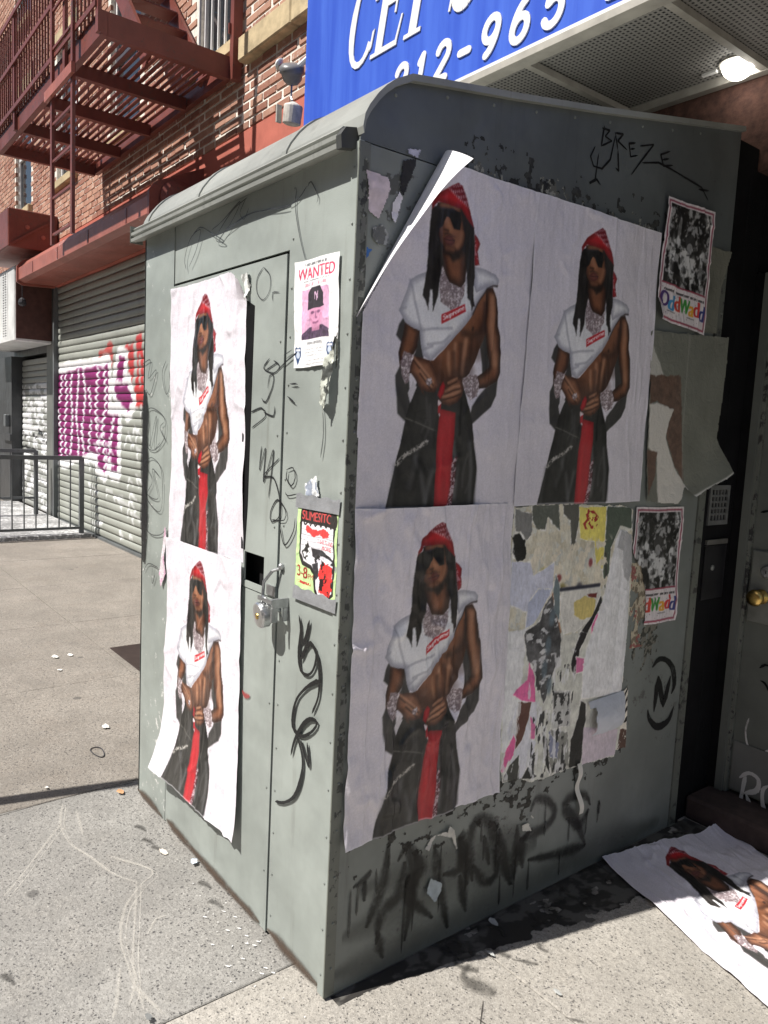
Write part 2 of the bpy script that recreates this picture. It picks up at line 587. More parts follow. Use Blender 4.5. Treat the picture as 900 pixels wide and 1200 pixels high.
def mat_ink(name, c, soft=0.0, rough=0.4, dense=1.0, drip=False):
    """painted mark; soft spray fades out across the stroke"""
    t = NT(name)
    at = t.n('ShaderNodeAttribute', attribute_name='across')
    n = t.noise(90, 5, 0.7)
    if soft > 0:
        a = t.ramp(t.math('ADD', at.outputs['Fac'], t.math('MULTIPLY', t.math('SUBTRACT', n, 0.5), 0.5)), 1.0, 1.0-soft)
        blot = t.ramp(t.noise(14, 5, 0.7), 0.28, 0.5)
        a = t.math('MULTIPLY', t.math('MULTIPLY', a, dense), t.math('ADD', t.math('MULTIPLY', blot, 0.5), 0.5))
    else:
        a = t.math('MULTIPLY', t.ramp(t.math('ADD', at.outputs['Fac'], t.math('MULTIPLY', t.math('SUBTRACT', n, 0.5), 0.6)), 1.02, 0.85), t.math('MULTIPLY', t.ramp(t.noise(45, 4, 0.8), 0.22, 0.34), dense))
    t.set(c, rough, 0, 0.3)
    t.l(a, t.b.inputs['Alpha'])
    return t.m
# ---------------------------------------------------------------- measured outlines (metres on each surface; poster in 0..1)
POSTER={'sh_l1':[(0.218,0.547),(0.192,0.523),(0.179,0.492),(0.213,0.472),(0.239,0.492)],'sh_l2':[(0.203,0.406),(0.185,0.38),(0.196,0.325),(0.21,0.274),(0.253,0.254),(0.282,0.258),(0.285,0.308),(0.274,0.336),(0.267,0.368)],'sh_r':[(0.806,0.399),(0.804,0.351),(0.777,0.317),(0.654,0.259),(0.637,0.286),(0.643,0.313),(0.722,0.371)],'sh_m':[(0.7,0.55),(0.673,0.495),(0.694,0.441),(0.701,0.402),(0.757,0.395),(0.754,0.501)],'sh_m2':[(0.303,0.516),(0.302,0.485),(0.288,0.451),(0.277,0.439),(0.337,0.427),(0.331,0.481)],'pants':[(0.307,0.364),(0.278,0.306),(0.257,0.263),(0.247,0.216),(0.211,0.124),(0.16,-0.013),(0.148,-0.049),(0.712,-0.17),(0.693,-0.01),(0.701,0.083),(0.701,0.13),(0.671,0.205),(0.657,0.265),(0.606,0.341),(0.58,0.379),(0.313,0.412)],'gap_l':[(0.288,0.37),(0.31,0.354),(0.281,0.306),(0.264,0.335)],'torso':[(0.693,0.679),(0.643,0.625),(0.602,0.582),(0.494,0.5),(0.395,0.436),(0.361,0.435),(0.399,0.401),(0.437,0.371),(0.564,0.355),(0.583,0.392),(0.617,0.412),(0.646,0.446),(0.673,0.493),(0.704,0.549),(0.721,0.609)],'arm_r':[(0.685,0.671),(0.731,0.679),(0.764,0.648),(0.78,0.604),(0.785,0.566),(0.806,0.53),(0.824,0.426),(0.804,0.397),(0.731,0.374),(0.684,0.368),(0.661,0.402),(0.715,0.424),(0.747,0.44),(0.722,0.486),(0.703,0.526),(0.686,0.565),(0.692,0.611)],'arm_l':[(0.226,0.541),(0.215,0.494),(0.195,0.444),(0.203,0.404),(0.241,0.385),(0.281,0.393),(0.277,0.443),(0.299,0.467),(0.307,0.515),(0.268,0.528)],'hand_l':[(0.269,0.44),(0.327,0.439),(0.378,0.433),(0.402,0.414),(0.428,0.388),(0.438,0.364),(0.414,0.344),(0.37,0.343),(0.344,0.349),(0.359,0.333),(0.341,0.34),(0.295,0.378),(0.265,0.396)],'hand_r':[(0.573,0.393),(0.523,0.4),(0.48,0.382),(0.473,0.359),(0.445,0.335),(0.442,0.324),(0.461,0.313),(0.506,0.309),(0.55,0.321),(0.579,0.341),(0.59,0.368)],'tee':[(0.328,0.681),(0.28,0.667),(0.241,0.649),(0.22,0.612),(0.188,0.56),(0.228,0.529),(0.261,0.52),(0.307,0.514),(0.314,0.483),(0.331,0.446),(0.378,0.433),(0.403,0.446),(0.494,0.5),(0.552,0.54),(0.611,0.588),(0.643,0.625),(0.694,0.672),(0.731,0.684),(0.759,0.686),(0.746,0.711),(0.687,0.724),(0.594,0.725),(0.545,0.678),(0.513,0.649),(0.45,0.654),(0.411,0.697)],'tee2':[(0.609,0.729),(0.664,0.729),(0.742,0.719),(0.765,0.704),(0.76,0.68),(0.723,0.684),(0.686,0.676),(0.629,0.654),(0.611,0.674)],'neck':[(0.407,0.756),(0.418,0.713),(0.439,0.683),(0.461,0.665),(0.533,0.656),(0.559,0.681),(0.558,0.754),(0.52,0.771),(0.429,0.776)],'hair_l':[(0.342,0.855),(0.337,0.809),(0.336,0.781),(0.332,0.726),(0.322,0.656),(0.312,0.615),(0.327,0.603),(0.347,0.578),(0.353,0.636),(0.367,0.635),(0.376,0.575),(0.398,0.618),(0.407,0.671),(0.423,0.716),(0.411,0.749),(0.387,0.778),(0.394,0.806),(0.384,0.841),(0.387,0.873),(0.361,0.867)],'hair_r':[(0.507,0.884),(0.56,0.866),(0.595,0.839),(0.606,0.78),(0.617,0.699),(0.608,0.67),(0.609,0.64),(0.623,0.613),(0.612,0.611),(0.602,0.599),(0.591,0.627),(0.576,0.634),(0.566,0.702),(0.549,0.754),(0.553,0.798),(0.531,0.835)],'face':[(0.376,0.88),(0.417,0.887),(0.515,0.882),(0.544,0.841),(0.545,0.805),(0.537,0.78),(0.518,0.76),(0.48,0.753),(0.43,0.758),(0.403,0.774),(0.388,0.799),(0.388,0.834)],'beard':[(0.401,0.763),(0.431,0.753),(0.473,0.754),(0.514,0.762),(0.528,0.77),(0.523,0.745),(0.503,0.736),(0.479,0.728),(0.453,0.742),(0.422,0.744)],'lips':[(0.417,0.783),(0.43,0.793),(0.447,0.8),(0.468,0.798),(0.486,0.79),(0.484,0.78),(0.464,0.772),(0.44,0.77),(0.425,0.776)],'lipline':[(0.417,0.784),(0.448,0.787),(0.486,0.79),(0.483,0.786),(0.449,0.783)],'must':[(0.419,0.801),(0.439,0.806),(0.457,0.805),(0.485,0.798),(0.468,0.799),(0.447,0.801),(0.426,0.795)],'nose':[(0.424,0.847),(0.435,0.848),(0.455,0.817),(0.445,0.811),(0.421,0.811),(0.414,0.817)],'glass':[(0.385,0.866),(0.468,0.874),(0.51,0.871),(0.518,0.849),(0.511,0.821),(0.476,0.82),(0.449,0.845),(0.433,0.85),(0.422,0.836),(0.412,0.819),(0.392,0.809),(0.384,0.838)],'band':[(0.346,0.854),(0.341,0.869),(0.38,0.906),(0.446,0.936),(0.486,0.951),(0.511,0.946),(0.539,0.916),(0.572,0.88),(0.594,0.837),(0.561,0.854),(0.515,0.881),(0.444,0.884),(0.383,0.884),(0.359,0.867)],'band_d':[(0.429,0.929),(0.453,0.937),(0.486,0.951),(0.511,0.946),(0.543,0.916),(0.56,0.893),(0.512,0.905),(0.468,0.919)],'tail':[(0.6,0.822),(0.624,0.812),(0.639,0.799),(0.627,0.775),(0.642,0.737),(0.613,0.732)],'chain':[(0.412,0.702),(0.41,0.678),(0.406,0.635),(0.42,0.607),(0.477,0.589),(0.525,0.603),(0.554,0.638),(0.561,0.677),(0.556,0.678),(0.535,0.657),(0.461,0.665),(0.439,0.681),(0.423,0.709)],'logo':[(0.426,0.571),(0.429,0.544),(0.569,0.593),(0.563,0.615)],'brac_l':[(0.223,0.452),(0.281,0.443),(0.267,0.409),(0.265,0.369),(0.243,0.359),(0.221,0.379),(0.208,0.412)],'brac_r':[(0.578,0.395),(0.632,0.41),(0.669,0.41),(0.689,0.379),(0.677,0.347),(0.636,0.333),(0.601,0.35)],'rib':[(0.459,0.298),(0.546,0.29),(0.549,0.224),(0.544,0.156),(0.546,0.064),(0.531,-0.026),(0.444,-0.018),(0.444,0.082),(0.444,0.184),(0.45,0.261)],'rib_t':[(0.458,0.379),(0.44,0.362),(0.43,0.337),(0.446,0.325),(0.466,0.342),(0.473,0.367)],'rib_w':[(0.431,0.327),(0.46,0.317),(0.458,0.271),(0.439,0.283)],'rib_p':[(0.54,0.145),(0.571,0.163),(0.572,0.105),(0.566,0.06),(0.556,0.004),(0.518,-0.006),(0.538,0.065)],'ring':[(0.36,0.379),(0.388,0.384),(0.397,0.374),(0.382,0.361),(0.364,0.367)],'fold0':[(0.328,0.147),(0.37,0.096),(0.392,0.024)],'fold1':[(0.426,0.108),(0.409,0.066),(0.393,0.018)],'fold2':[(0.545,0.196),(0.576,0.122),(0.569,0.036)],'fold3':[(0.645,0.198),(0.671,0.124),(0.672,0.017)],'fold4':[(0.337,0.168),(0.326,0.126),(0.296,0.065)],'fold5':[(0.211,0.124),(0.198,0.05),(0.188,-0.002)],'pchain':[(0.39,0.198),(0.326,0.175),(0.267,0.158),(0.22,0.128)],'pwaist':[(0.257,0.263),(0.339,0.25),(0.434,0.232)],'pblk':[(0.572,0.346),(0.584,0.338),(0.58,0.276),(0.581,0.225),(0.57,0.221),(0.567,0.278)],'tf0':[(0.241,0.649),(0.3,0.543),(0.311,0.519)],'tf1':[(0.311,0.515),(0.378,0.526),(0.49,0.537)],'tf2':[(0.357,0.479),(0.442,0.492),(0.483,0.515)],'tf3':[(0.192,0.562),(0.224,0.572)],'tf4':[(0.333,0.463),(0.383,0.476)],'fg0':[(0.278,0.43),(0.357,0.388),(0.403,0.364)],'fg1':[(0.323,0.393),(0.395,0.351)],'fg2':[(0.475,0.341),(0.527,0.357),(0.563,0.362)],'fg3':[(0.459,0.324),(0.521,0.335),(0.569,0.347)],'fg4':[(0.49,0.367),(0.543,0.383)],'sk0':[(0.615,0.548),(0.614,0.543)],'sk1':[(0.582,0.514),(0.516,0.461),(0.493,0.426)],'sk2':[(0.65,0.568),(0.623,0.486),(0.58,0.416)],'sk3':[(0.735,0.65),(0.741,0.56),(0.78,0.451)],'collar':[(0.451,0.667),(0.537,0.658),(0.521,0.642),(0.481,0.645)],'pit':[(0.69,0.626),(0.686,0.584),(0.698,0.55)],'ab0':[(0.521,0.493),(0.522,0.442),(0.532,0.399)],'ab1':[(0.582,0.514),(0.576,0.454),(0.572,0.408)],'ab2':[(0.48,0.465),(0.484,0.428),(0.495,0.403)],'tside':[(0.704,0.549),(0.673,0.493),(0.646,0.446),(0.617,0.412),(0.588,0.387)],'pec':[(0.562,0.53),(0.609,0.525),(0.654,0.535),(0.689,0.56)],'waist':[(0.399,0.406),(0.454,0.376),(0.545,0.362),(0.583,0.388)],'cheek':[(0.523,0.814),(0.518,0.792),(0.502,0.775)],'brow':[(0.404,0.877),(0.452,0.879),(0.494,0.879)],'chin':[(0.437,0.761),(0.458,0.761),(0.479,0.761)],'hairback':[(0.377,0.873),(0.522,0.878),(0.563,0.833),(0.564,0.732),(0.558,0.696),(0.429,0.705),(0.387,0.778)]}
TORN={'outline':[(0.618,1.34),(0.709,1.343),(0.832,1.348),(0.947,1.343),(1.088,1.334),(1.199,1.329),(1.24,1.316),(1.266,1.059),(1.272,0.88),(1.265,0.806),(1.261,0.64),(1.303,0.66),(1.31,0.569),(1.319,0.421),(1.258,0.421),(1.25,0.402),(1.059,0.414),(0.885,0.415),(0.794,0.419),(0.767,0.43),(0.739,0.443),(0.654,0.453),(0.633,0.542),(0.629,0.719),(0.624,0.94)],'grey1':[(0.706,1.341),(0.829,1.343),(0.846,1.259),(0.808,1.281),(0.781,1.308),(0.775,1.262),(0.732,1.269),(0.71,1.295)],'grey2':[(0.853,1.342),(0.932,1.341),(0.941,1.292),(0.931,1.201),(0.912,1.186),(0.895,1.288),(0.86,1.311)],'black1':[(0.637,1.253),(0.659,1.257),(0.683,1.231),(0.687,1.18),(0.653,1.167),(0.629,1.189),(0.625,1.234)],'scar':[(0.63,1.333),(0.66,1.322),(0.705,1.316),(0.711,1.25),(0.69,1.235),(0.658,1.262),(0.636,1.263)],'yellow':[(0.936,1.33),(1.084,1.329),(1.089,1.113),(1.053,1.116),(1.032,1.212),(0.953,1.227)],'redpic':[(0.962,1.324),(0.992,1.328),(1.019,1.317),(1.048,1.294),(1.051,1.272),(1.027,1.254),(0.975,1.253),(0.96,1.275),(0.979,1.291)],'green':[(1.088,1.331),(1.229,1.322),(1.24,1.247),(1.171,1.261),(1.126,1.184),(1.128,1.099),(1.108,1.038),(1.089,1.113)],'lav1':[(0.631,1.168),(0.713,1.163),(0.733,1.115),(0.83,1.154),(0.832,1.064),(0.776,0.995),(0.712,0.951),(0.714,1.002),(0.629,1.037)],'lav2':[(0.712,0.951),(0.718,1.033),(0.76,1.071),(0.824,1.065),(0.783,1.0),(0.749,0.962)],'photo':[(0.834,1.048),(0.866,0.975),(0.889,0.917),(0.895,0.858),(0.895,0.83),(0.864,0.78),(0.829,0.681),(0.806,0.728),(0.783,0.781),(0.762,0.82),(0.733,0.843),(0.721,0.88),(0.708,0.929),(0.713,0.94),(0.78,0.963),(0.791,1.004)],'teal':[(0.843,1.111),(0.867,1.071),(0.877,0.952),(0.848,0.993),(0.836,1.064)],'box1':[(0.873,1.06),(1.079,1.058),(1.092,1.023),(1.04,0.938),(0.965,0.908),(0.906,0.91),(0.881,0.984)],'yell2':[(0.945,1.01),(1.003,1.026),(1.067,1.008),(1.056,0.953),(0.996,0.943),(0.95,0.965)],'dkr':[(1.011,1.033),(1.069,1.031),(1.066,1.014),(1.021,1.021)],'blk3':[(1.093,1.017),(1.107,0.981),(1.051,0.919),(1.006,0.857),(0.981,0.846),(0.992,0.898),(1.048,0.948)],'pink1':[(1.099,0.971),(1.086,0.926),(1.057,0.873),(1.052,0.913),(1.074,0.951)],'pink2':[(0.743,0.835),(0.774,0.782),(0.783,0.699),(0.721,0.714),(0.676,0.74),(0.691,0.755),(0.74,0.776)],'pink3':[(0.689,0.606),(0.704,0.585),(0.696,0.539),(0.659,0.488),(0.646,0.497),(0.66,0.565)],'pink4':[(0.981,0.817),(1.032,0.803),(1.027,0.759),(0.988,0.759)],'pink5':[(0.766,0.651),(0.797,0.608),(0.797,0.565),(0.774,0.576)],'brown':[(0.704,0.711),(0.765,0.699),(0.758,0.646),(0.734,0.578),(0.703,0.555),(0.701,0.658)],'blk4':[(1.0,0.903),(1.031,0.892),(0.998,0.84),(0.981,0.742),(0.955,0.796),(0.976,0.862)],'blk5':[(1.025,0.657),(1.057,0.638),(1.059,0.579),(1.053,0.508),(1.054,0.412),(0.989,0.425),(0.987,0.523),(1.018,0.594)],'dk6':[(0.682,0.506),(0.722,0.527),(0.731,0.445),(0.658,0.458),(0.66,0.475)],'dk7':[(0.771,0.478),(0.819,0.435),(0.802,0.43),(0.743,0.445)],'dk8':[(0.835,0.581),(0.861,0.55),(0.889,0.424),(0.862,0.462),(0.846,0.522)],'greyb':[(0.876,0.585),(0.964,0.553),(0.988,0.431),(0.894,0.422),(0.878,0.484)],'blueb':[(0.868,0.574),(0.92,0.525),(0.921,0.473),(0.882,0.489)],'mono':[(0.871,0.717),(0.966,0.7),(0.971,0.578),(0.885,0.583)],'white':[(1.173,1.244),(1.212,1.237),(1.246,1.201),(1.258,0.977),(1.265,0.806),(1.261,0.64),(1.257,0.634),(1.029,0.663),(1.024,0.785),(1.037,0.841),(1.111,1.021),(1.133,1.127),(1.151,1.2)],'whitegrey':[(1.178,1.244),(1.243,1.224),(1.261,1.095),(1.238,1.055),(1.211,1.075),(1.193,1.169),(1.154,1.183)],'lowpink':[(1.052,0.554),(1.258,0.504),(1.254,0.408),(1.059,0.414),(1.056,0.481)],'blkstrip':[(1.257,0.708),(1.296,0.705),(1.311,0.562),(1.32,0.417),(1.263,0.423),(1.277,0.527)],'curl':[(1.029,0.661),(1.262,0.633),(1.258,0.586),(1.247,0.506),(1.074,0.54),(1.065,0.571),(1.063,0.63)],'hang':[(1.044,0.418),(1.065,0.409),(1.068,0.339),(1.108,0.227),(1.076,0.232),(1.045,0.325)]}
PEEL={'top':[(1.245,1.938),(1.744,1.968),(1.746,1.844),(1.739,1.713),(1.731,1.581),(1.831,1.448),(1.596,1.355),(1.531,1.393),(1.503,1.329),(1.409,1.332),(1.308,1.344),(1.281,1.527),(1.266,1.745)],'grey':[(1.245,1.938),(1.744,1.968),(1.746,1.844),(1.739,1.713),(1.731,1.581),(1.831,1.448),(1.596,1.36),(1.527,1.415),(1.478,1.656),(1.422,1.715),(1.391,1.734),(1.336,1.8)],'brown':[(1.26,1.784),(1.455,1.799),(1.527,1.415),(1.462,1.468),(1.387,1.591),(1.413,1.653),(1.316,1.699),(1.274,1.686)],'white':[(1.274,1.686),(1.317,1.694),(1.428,1.675),(1.4,1.622),(1.39,1.57),(1.462,1.468),(1.552,1.382),(1.484,1.33),(1.372,1.332),(1.347,1.498),(1.288,1.537)],'brown2':[(1.284,1.527),(1.344,1.518),(1.347,1.436),(1.313,1.365)],'lightleft':[(1.25,1.909),(1.391,1.734),(1.258,1.793)]}
ODD={'f1':[(1.278,2.387),(1.573,2.394),(1.58,1.956),(1.253,1.992)],'f2':[(1.254,1.32),(1.562,1.316),(1.569,0.874),(1.375,0.889)],'grey':[(1.588,2.267),(1.702,2.274),(1.669,2.127),(1.669,1.971),(1.581,1.959)]}
SCRAP={'scr1':[(0.014,2.178),(0.038,2.179),(0.088,2.174),(0.093,2.149),(0.064,2.071),(0.041,2.077),(0.019,2.089),(0.025,2.12)],'scr2':[(0.124,2.154),(0.136,2.137),(0.122,2.093),(0.109,2.063),(0.098,2.08),(0.1,2.115)],'scr3':[(0.128,2.228),(0.173,2.243),(0.172,2.223),(0.136,2.139),(0.121,2.158),(0.124,2.197)],'scr4':[(0.14,2.259),(0.192,2.27),(0.179,2.243),(0.144,2.245)],'blue':[(0.018,2.001),(0.049,1.997),(0.036,1.978),(0.026,1.959),(0.011,1.94),(0.008,1.948),(0.011,1.982)],'grit':[(0.043,2.048),(0.075,2.062),(0.097,2.041),(0.09,2.013),(0.062,2.008),(0.042,2.026)],'w1':[(0.425,0.384),(0.447,0.362),(0.474,0.284),(0.46,0.294),(0.438,0.338),(0.38,0.361),(0.35,0.318),(0.336,0.333),(0.36,0.362),(0.42,0.365)],'w2':[(0.363,0.235),(0.412,0.202),(0.407,0.177),(0.38,0.15),(0.346,0.194)],'w3':[(0.76,0.28),(0.792,0.282),(0.812,0.247),(0.77,0.253)],'w4':[(0.785,0.319),(0.821,0.291),(0.808,0.289)]}
GATE={'purple':[(-10.174,2.111),(-9.036,2.145),(-8.093,2.136),(-7.849,2.167),(-7.834,1.581),(-7.483,1.567),(-7.463,0.875),(-7.696,0.877),(-7.76,1.031),(-7.939,0.867),(-8.193,0.923),(-8.196,1.087),(-9.797,0.907),(-10.223,0.929)],'purple2':[(-7.607,1.891),(-7.164,1.923),(-7.001,1.738),(-7.154,1.609),(-7.488,1.738)],'purple3':[(-7.447,2.246),(-7.26,2.22),(-7.328,1.962),(-7.552,1.967)],'red1':[(-8.224,2.34),(-7.679,2.39),(-7.671,2.122),(-8.219,2.14)],'red2':[(-7.231,2.328),(-6.724,2.442),(-6.646,1.668),(-7.262,1.589),(-7.06,1.957)],'ox':[(-6.666,3.463),(-6.536,0.027)]}
LEFT={'scrib':[[(-1.006,2.068),(-1.02,2.108),(-0.975,2.168),(-0.896,2.183),(-0.927,2.123),(-0.983,2.074)],[(-0.953,2.178),(-0.897,2.192),(-0.808,2.159),(-0.714,2.117),(-0.776,2.136),(-0.669,2.2),(-0.568,2.222)],[(-0.809,2.168),(-0.737,2.182),(-0.614,2.219),(-0.667,2.17),(-0.755,2.128)],[(-0.725,2.145),(-0.574,2.17),(-0.452,2.164),(-0.324,2.151),(-0.266,2.162),(-0.231,2.184)],[(-0.179,2.131),(-0.174,2.147),(-0.211,2.191),(-0.227,2.18)],[(-0.282,2.191),(-0.286,2.14),(-0.259,2.061),(-0.225,1.993)],[(-0.455,2.005),(-0.491,1.977),(-0.489,1.936),(-0.45,1.911),(-0.413,1.936),(-0.415,1.976),(-0.455,2.005)],[(-0.394,1.902),(-0.396,1.926),(-0.356,1.923)],[(-0.577,2.22),(-0.612,2.185),(-0.583,2.162),(-0.554,2.191)],[(-0.402,1.742),(-0.435,1.715),(-0.376,1.699),(-0.343,1.717),(-0.378,1.735)],[(-0.423,1.708),(-0.355,1.729)],[(-0.408,1.657),(-0.399,1.691),(-0.376,1.693),(-0.379,1.662),(-0.417,1.616),(-0.442,1.628)],[(-0.354,1.706),(-0.311,1.727),(-0.249,1.752)],[(-0.427,1.587),(-0.368,1.577),(-0.364,1.605)],[(-0.507,1.586),(-0.44,1.599),(-0.415,1.576),(-0.498,1.539)],[(-0.433,1.488),(-0.441,1.416),(-0.409,1.483),(-0.414,1.383),(-0.362,1.48),(-0.382,1.339)],[(-0.326,1.459),(-0.415,1.401),(-0.357,1.4),(-0.319,1.345),(-0.316,1.294),(-0.36,1.271),(-0.367,1.3),(-0.33,1.339),(-0.284,1.315),(-0.287,1.286),(-0.36,1.277)],[(-0.223,1.366),(-0.275,1.356),(-0.287,1.366)],[(-0.286,1.428),(-0.249,1.436),(-0.236,1.409),(-0.256,1.385),(-0.284,1.405),(-0.28,1.428)],[(-0.314,1.271),(-0.282,1.215),(-0.237,1.259),(-0.229,1.299)],[(-0.275,1.666),(-0.247,1.668)],[(-0.294,1.633),(-0.25,1.614)],[(-1.381,1.574),(-1.299,1.591),(-1.179,1.555),(-1.176,1.482),(-1.272,1.432),(-1.355,1.451),(-1.338,1.552)],[(-1.339,1.567),(-1.324,1.445),(-1.257,1.561),(-1.272,1.44),(-1.214,1.465)],[(-1.409,1.76),(-1.326,1.772),(-1.344,1.705),(-1.264,1.733),(-1.321,1.644),(-1.374,1.667)],[(-1.17,1.766),(-1.205,1.717),(-1.164,1.643),(-1.129,1.679),(-1.14,1.729)],[(-1.374,1.38),(-1.291,1.401),(-1.2,1.361),(-1.185,1.242),(-1.223,1.2),(-1.347,1.241),(-1.382,1.316),(-1.374,1.38)],[(-1.33,1.352),(-1.287,1.309),(-1.337,1.257),(-1.225,1.253),(-1.289,1.355),(-1.218,1.337)],[(-1.397,1.139),(-1.3,1.105),(-1.199,1.115),(-1.133,1.151)],[(-1.368,0.943),(-1.316,0.984),(-1.214,0.986)],[(-1.274,0.983),(-1.272,0.913),(-1.243,0.957)],[(-1.156,1.468),(-1.216,1.517),(-1.179,1.54)],[(-0.284,1.667),(-0.239,1.665)],[(-0.289,1.632),(-0.25,1.614)],[(-0.275,1.76),(-0.32,1.746)],[(-0.116,1.628),(-0.103,1.539),(-0.112,1.472)]],'fat':[[(-0.191,1.032),(-0.178,0.993),(-0.184,0.928),(-0.171,0.881),(-0.133,0.878),(-0.105,0.905),(-0.096,0.946),(-0.125,0.969),(-0.152,0.946),(-0.172,0.906)],[(-0.136,1.031),(-0.147,0.989),(-0.167,0.947)],[(-0.096,0.954),(-0.077,0.902),(-0.078,0.835),(-0.106,0.777)],[(-0.077,0.88),(-0.137,0.842),(-0.188,0.789),(-0.205,0.725),(-0.19,0.699),(-0.147,0.699),(-0.098,0.732),(-0.079,0.762),(-0.115,0.759),(-0.157,0.722),(-0.192,0.665),(-0.206,0.62)],[(-0.124,0.689),(-0.111,0.624),(-0.157,0.685)],[(-0.177,0.692),(-0.143,0.63),(-0.151,0.569),(-0.181,0.509),(-0.234,0.468),(-0.284,0.449)]],'red':[(-0.511,0.717),(-0.493,0.706),(-0.462,0.715)],'gap_shade':[(-0.571,1.877),(-0.523,1.86),(-0.529,1.421),(-0.544,1.42)],'padsh':[(-0.395,0.992)],'tear':[(-0.098,1.731),(-0.075,1.745),(-0.056,1.759),(-0.055,1.706),(-0.056,1.669),(-0.063,1.631),(-0.084,1.582),(-0.089,1.608),(-0.11,1.608),(-0.131,1.614),(-0.102,1.647)],'tape_t':[(-0.216,1.359),(-0.01,1.358),(-0.011,1.319),(-0.222,1.316)],'white_l':[(-1.153,1.163),(-1.131,1.113),(-1.157,1.034),(-1.135,0.977),(-1.181,0.915),(-1.203,0.965),(-1.177,1.061)],'specks':[(-1.475,1.309)]}
RIGHT={'breze':[[(0.922,2.524),(0.913,2.459)],[(0.91,2.514),(0.95,2.517),(0.929,2.494),(0.964,2.489),(0.913,2.461)],[(0.884,2.453),(0.865,2.419),(0.883,2.394),(0.925,2.396),(0.963,2.433),(0.979,2.507)],[(0.903,2.436),(0.896,2.358),(0.869,2.34),(0.904,2.359),(0.924,2.347)],[(0.977,2.519),(0.998,2.47)],[(0.974,2.516),(1.019,2.524),(0.994,2.497),(1.046,2.482)],[(0.998,2.47),(1.01,2.409),(0.991,2.415)],[(1.088,2.515),(1.053,2.504),(1.066,2.467),(1.104,2.48)],[(1.059,2.488),(1.087,2.497)],[(1.111,2.511),(1.187,2.535),(1.128,2.471),(1.076,2.412)],[(1.129,2.463),(1.222,2.486),(1.302,2.483),(1.496,2.467),(1.547,2.432)],[(1.285,2.538),(1.231,2.514),(1.252,2.482),(1.308,2.498)],[(1.241,2.499),(1.281,2.513)],[(1.476,2.456),(1.546,2.466)]],'spray':[[(0.141,0.331),(0.113,0.306),(0.08,0.299)],[(0.119,0.304),(0.122,0.244)],[(0.196,0.387),(0.185,0.271),(0.133,0.16)],[(0.172,0.094),(0.19,0.189),(0.249,0.218),(0.262,0.316)],[(0.236,0.324),(0.271,0.354),(0.303,0.261),(0.278,0.062)],[(0.298,0.335),(0.328,0.273),(0.281,0.207),(0.387,0.094)],[(0.377,0.32),(0.406,0.194),(0.452,0.036)],[(0.417,0.222),(0.487,0.22),(0.485,0.329),(0.528,0.151)],[(0.549,0.155),(0.524,0.284),(0.547,0.354),(0.607,0.336),(0.645,0.246),(0.655,0.141),(0.602,0.136),(0.544,0.212)],[(0.588,0.297),(0.62,0.187)],[(0.656,0.299),(0.701,0.148),(0.731,0.08)],[(0.739,0.077),(0.743,0.204),(0.743,0.285)],[(0.784,0.12),(0.774,0.217),(0.82,0.25)],[(0.805,0.313),(0.826,0.348),(0.887,0.331),(0.933,0.276),(0.889,0.235),(0.757,0.228)],[(0.806,0.142),(0.973,0.112),(1.122,0.096)],[(1.122,0.096),(1.051,0.218),(0.991,0.266),(1.004,0.305),(1.098,0.292),(1.133,0.245)],[(0.995,0.234),(1.074,0.186),(1.125,0.234)],[(1.181,0.25),(1.187,0.198)],[(0.488,0.198),(0.528,0.062)],[(0.17,0.136),(0.199,0.042)]],'n':[[(1.453,0.705),(1.491,0.73),(1.546,0.719),(1.597,0.676),(1.618,0.609),(1.602,0.574)],[(1.447,0.54),(1.463,0.5),(1.523,0.456),(1.597,0.466),(1.629,0.518)],[(1.454,0.564),(1.466,0.623),(1.527,0.638),(1.526,0.575),(1.552,0.615)],[(1.549,0.495),(1.557,0.483)]],'sp2':[[(0.403,2.34),(0.47,2.322),(0.432,2.304)],[(0.459,2.293),(0.526,2.291),(0.536,2.329),(0.581,2.304)],[(0.595,2.298),(0.683,2.299),(0.636,2.326)],[(0.743,2.303),(0.793,2.276)]]}
DOOR={'ro':[[(0.135,0.065),(0.147,0.207)],[(0.123,0.183),(0.159,0.218),(0.199,0.208),(0.198,0.16),(0.149,0.126)],[(0.155,0.129),(0.187,0.075),(0.227,0.059)],[(0.244,0.2),(0.222,0.17),(0.229,0.107),(0.25,0.089)]],'curve':[[(0.134,0.443),(0.126,0.387),(0.142,0.326),(0.183,0.301),(0.23,0.345)]],'blk':[[(0.155,0.662),(0.176,0.681),(0.195,0.679)],[(0.164,0.612),(0.184,0.605),(0.206,0.572)],[(0.095,1.293),(0.131,1.304)]]}
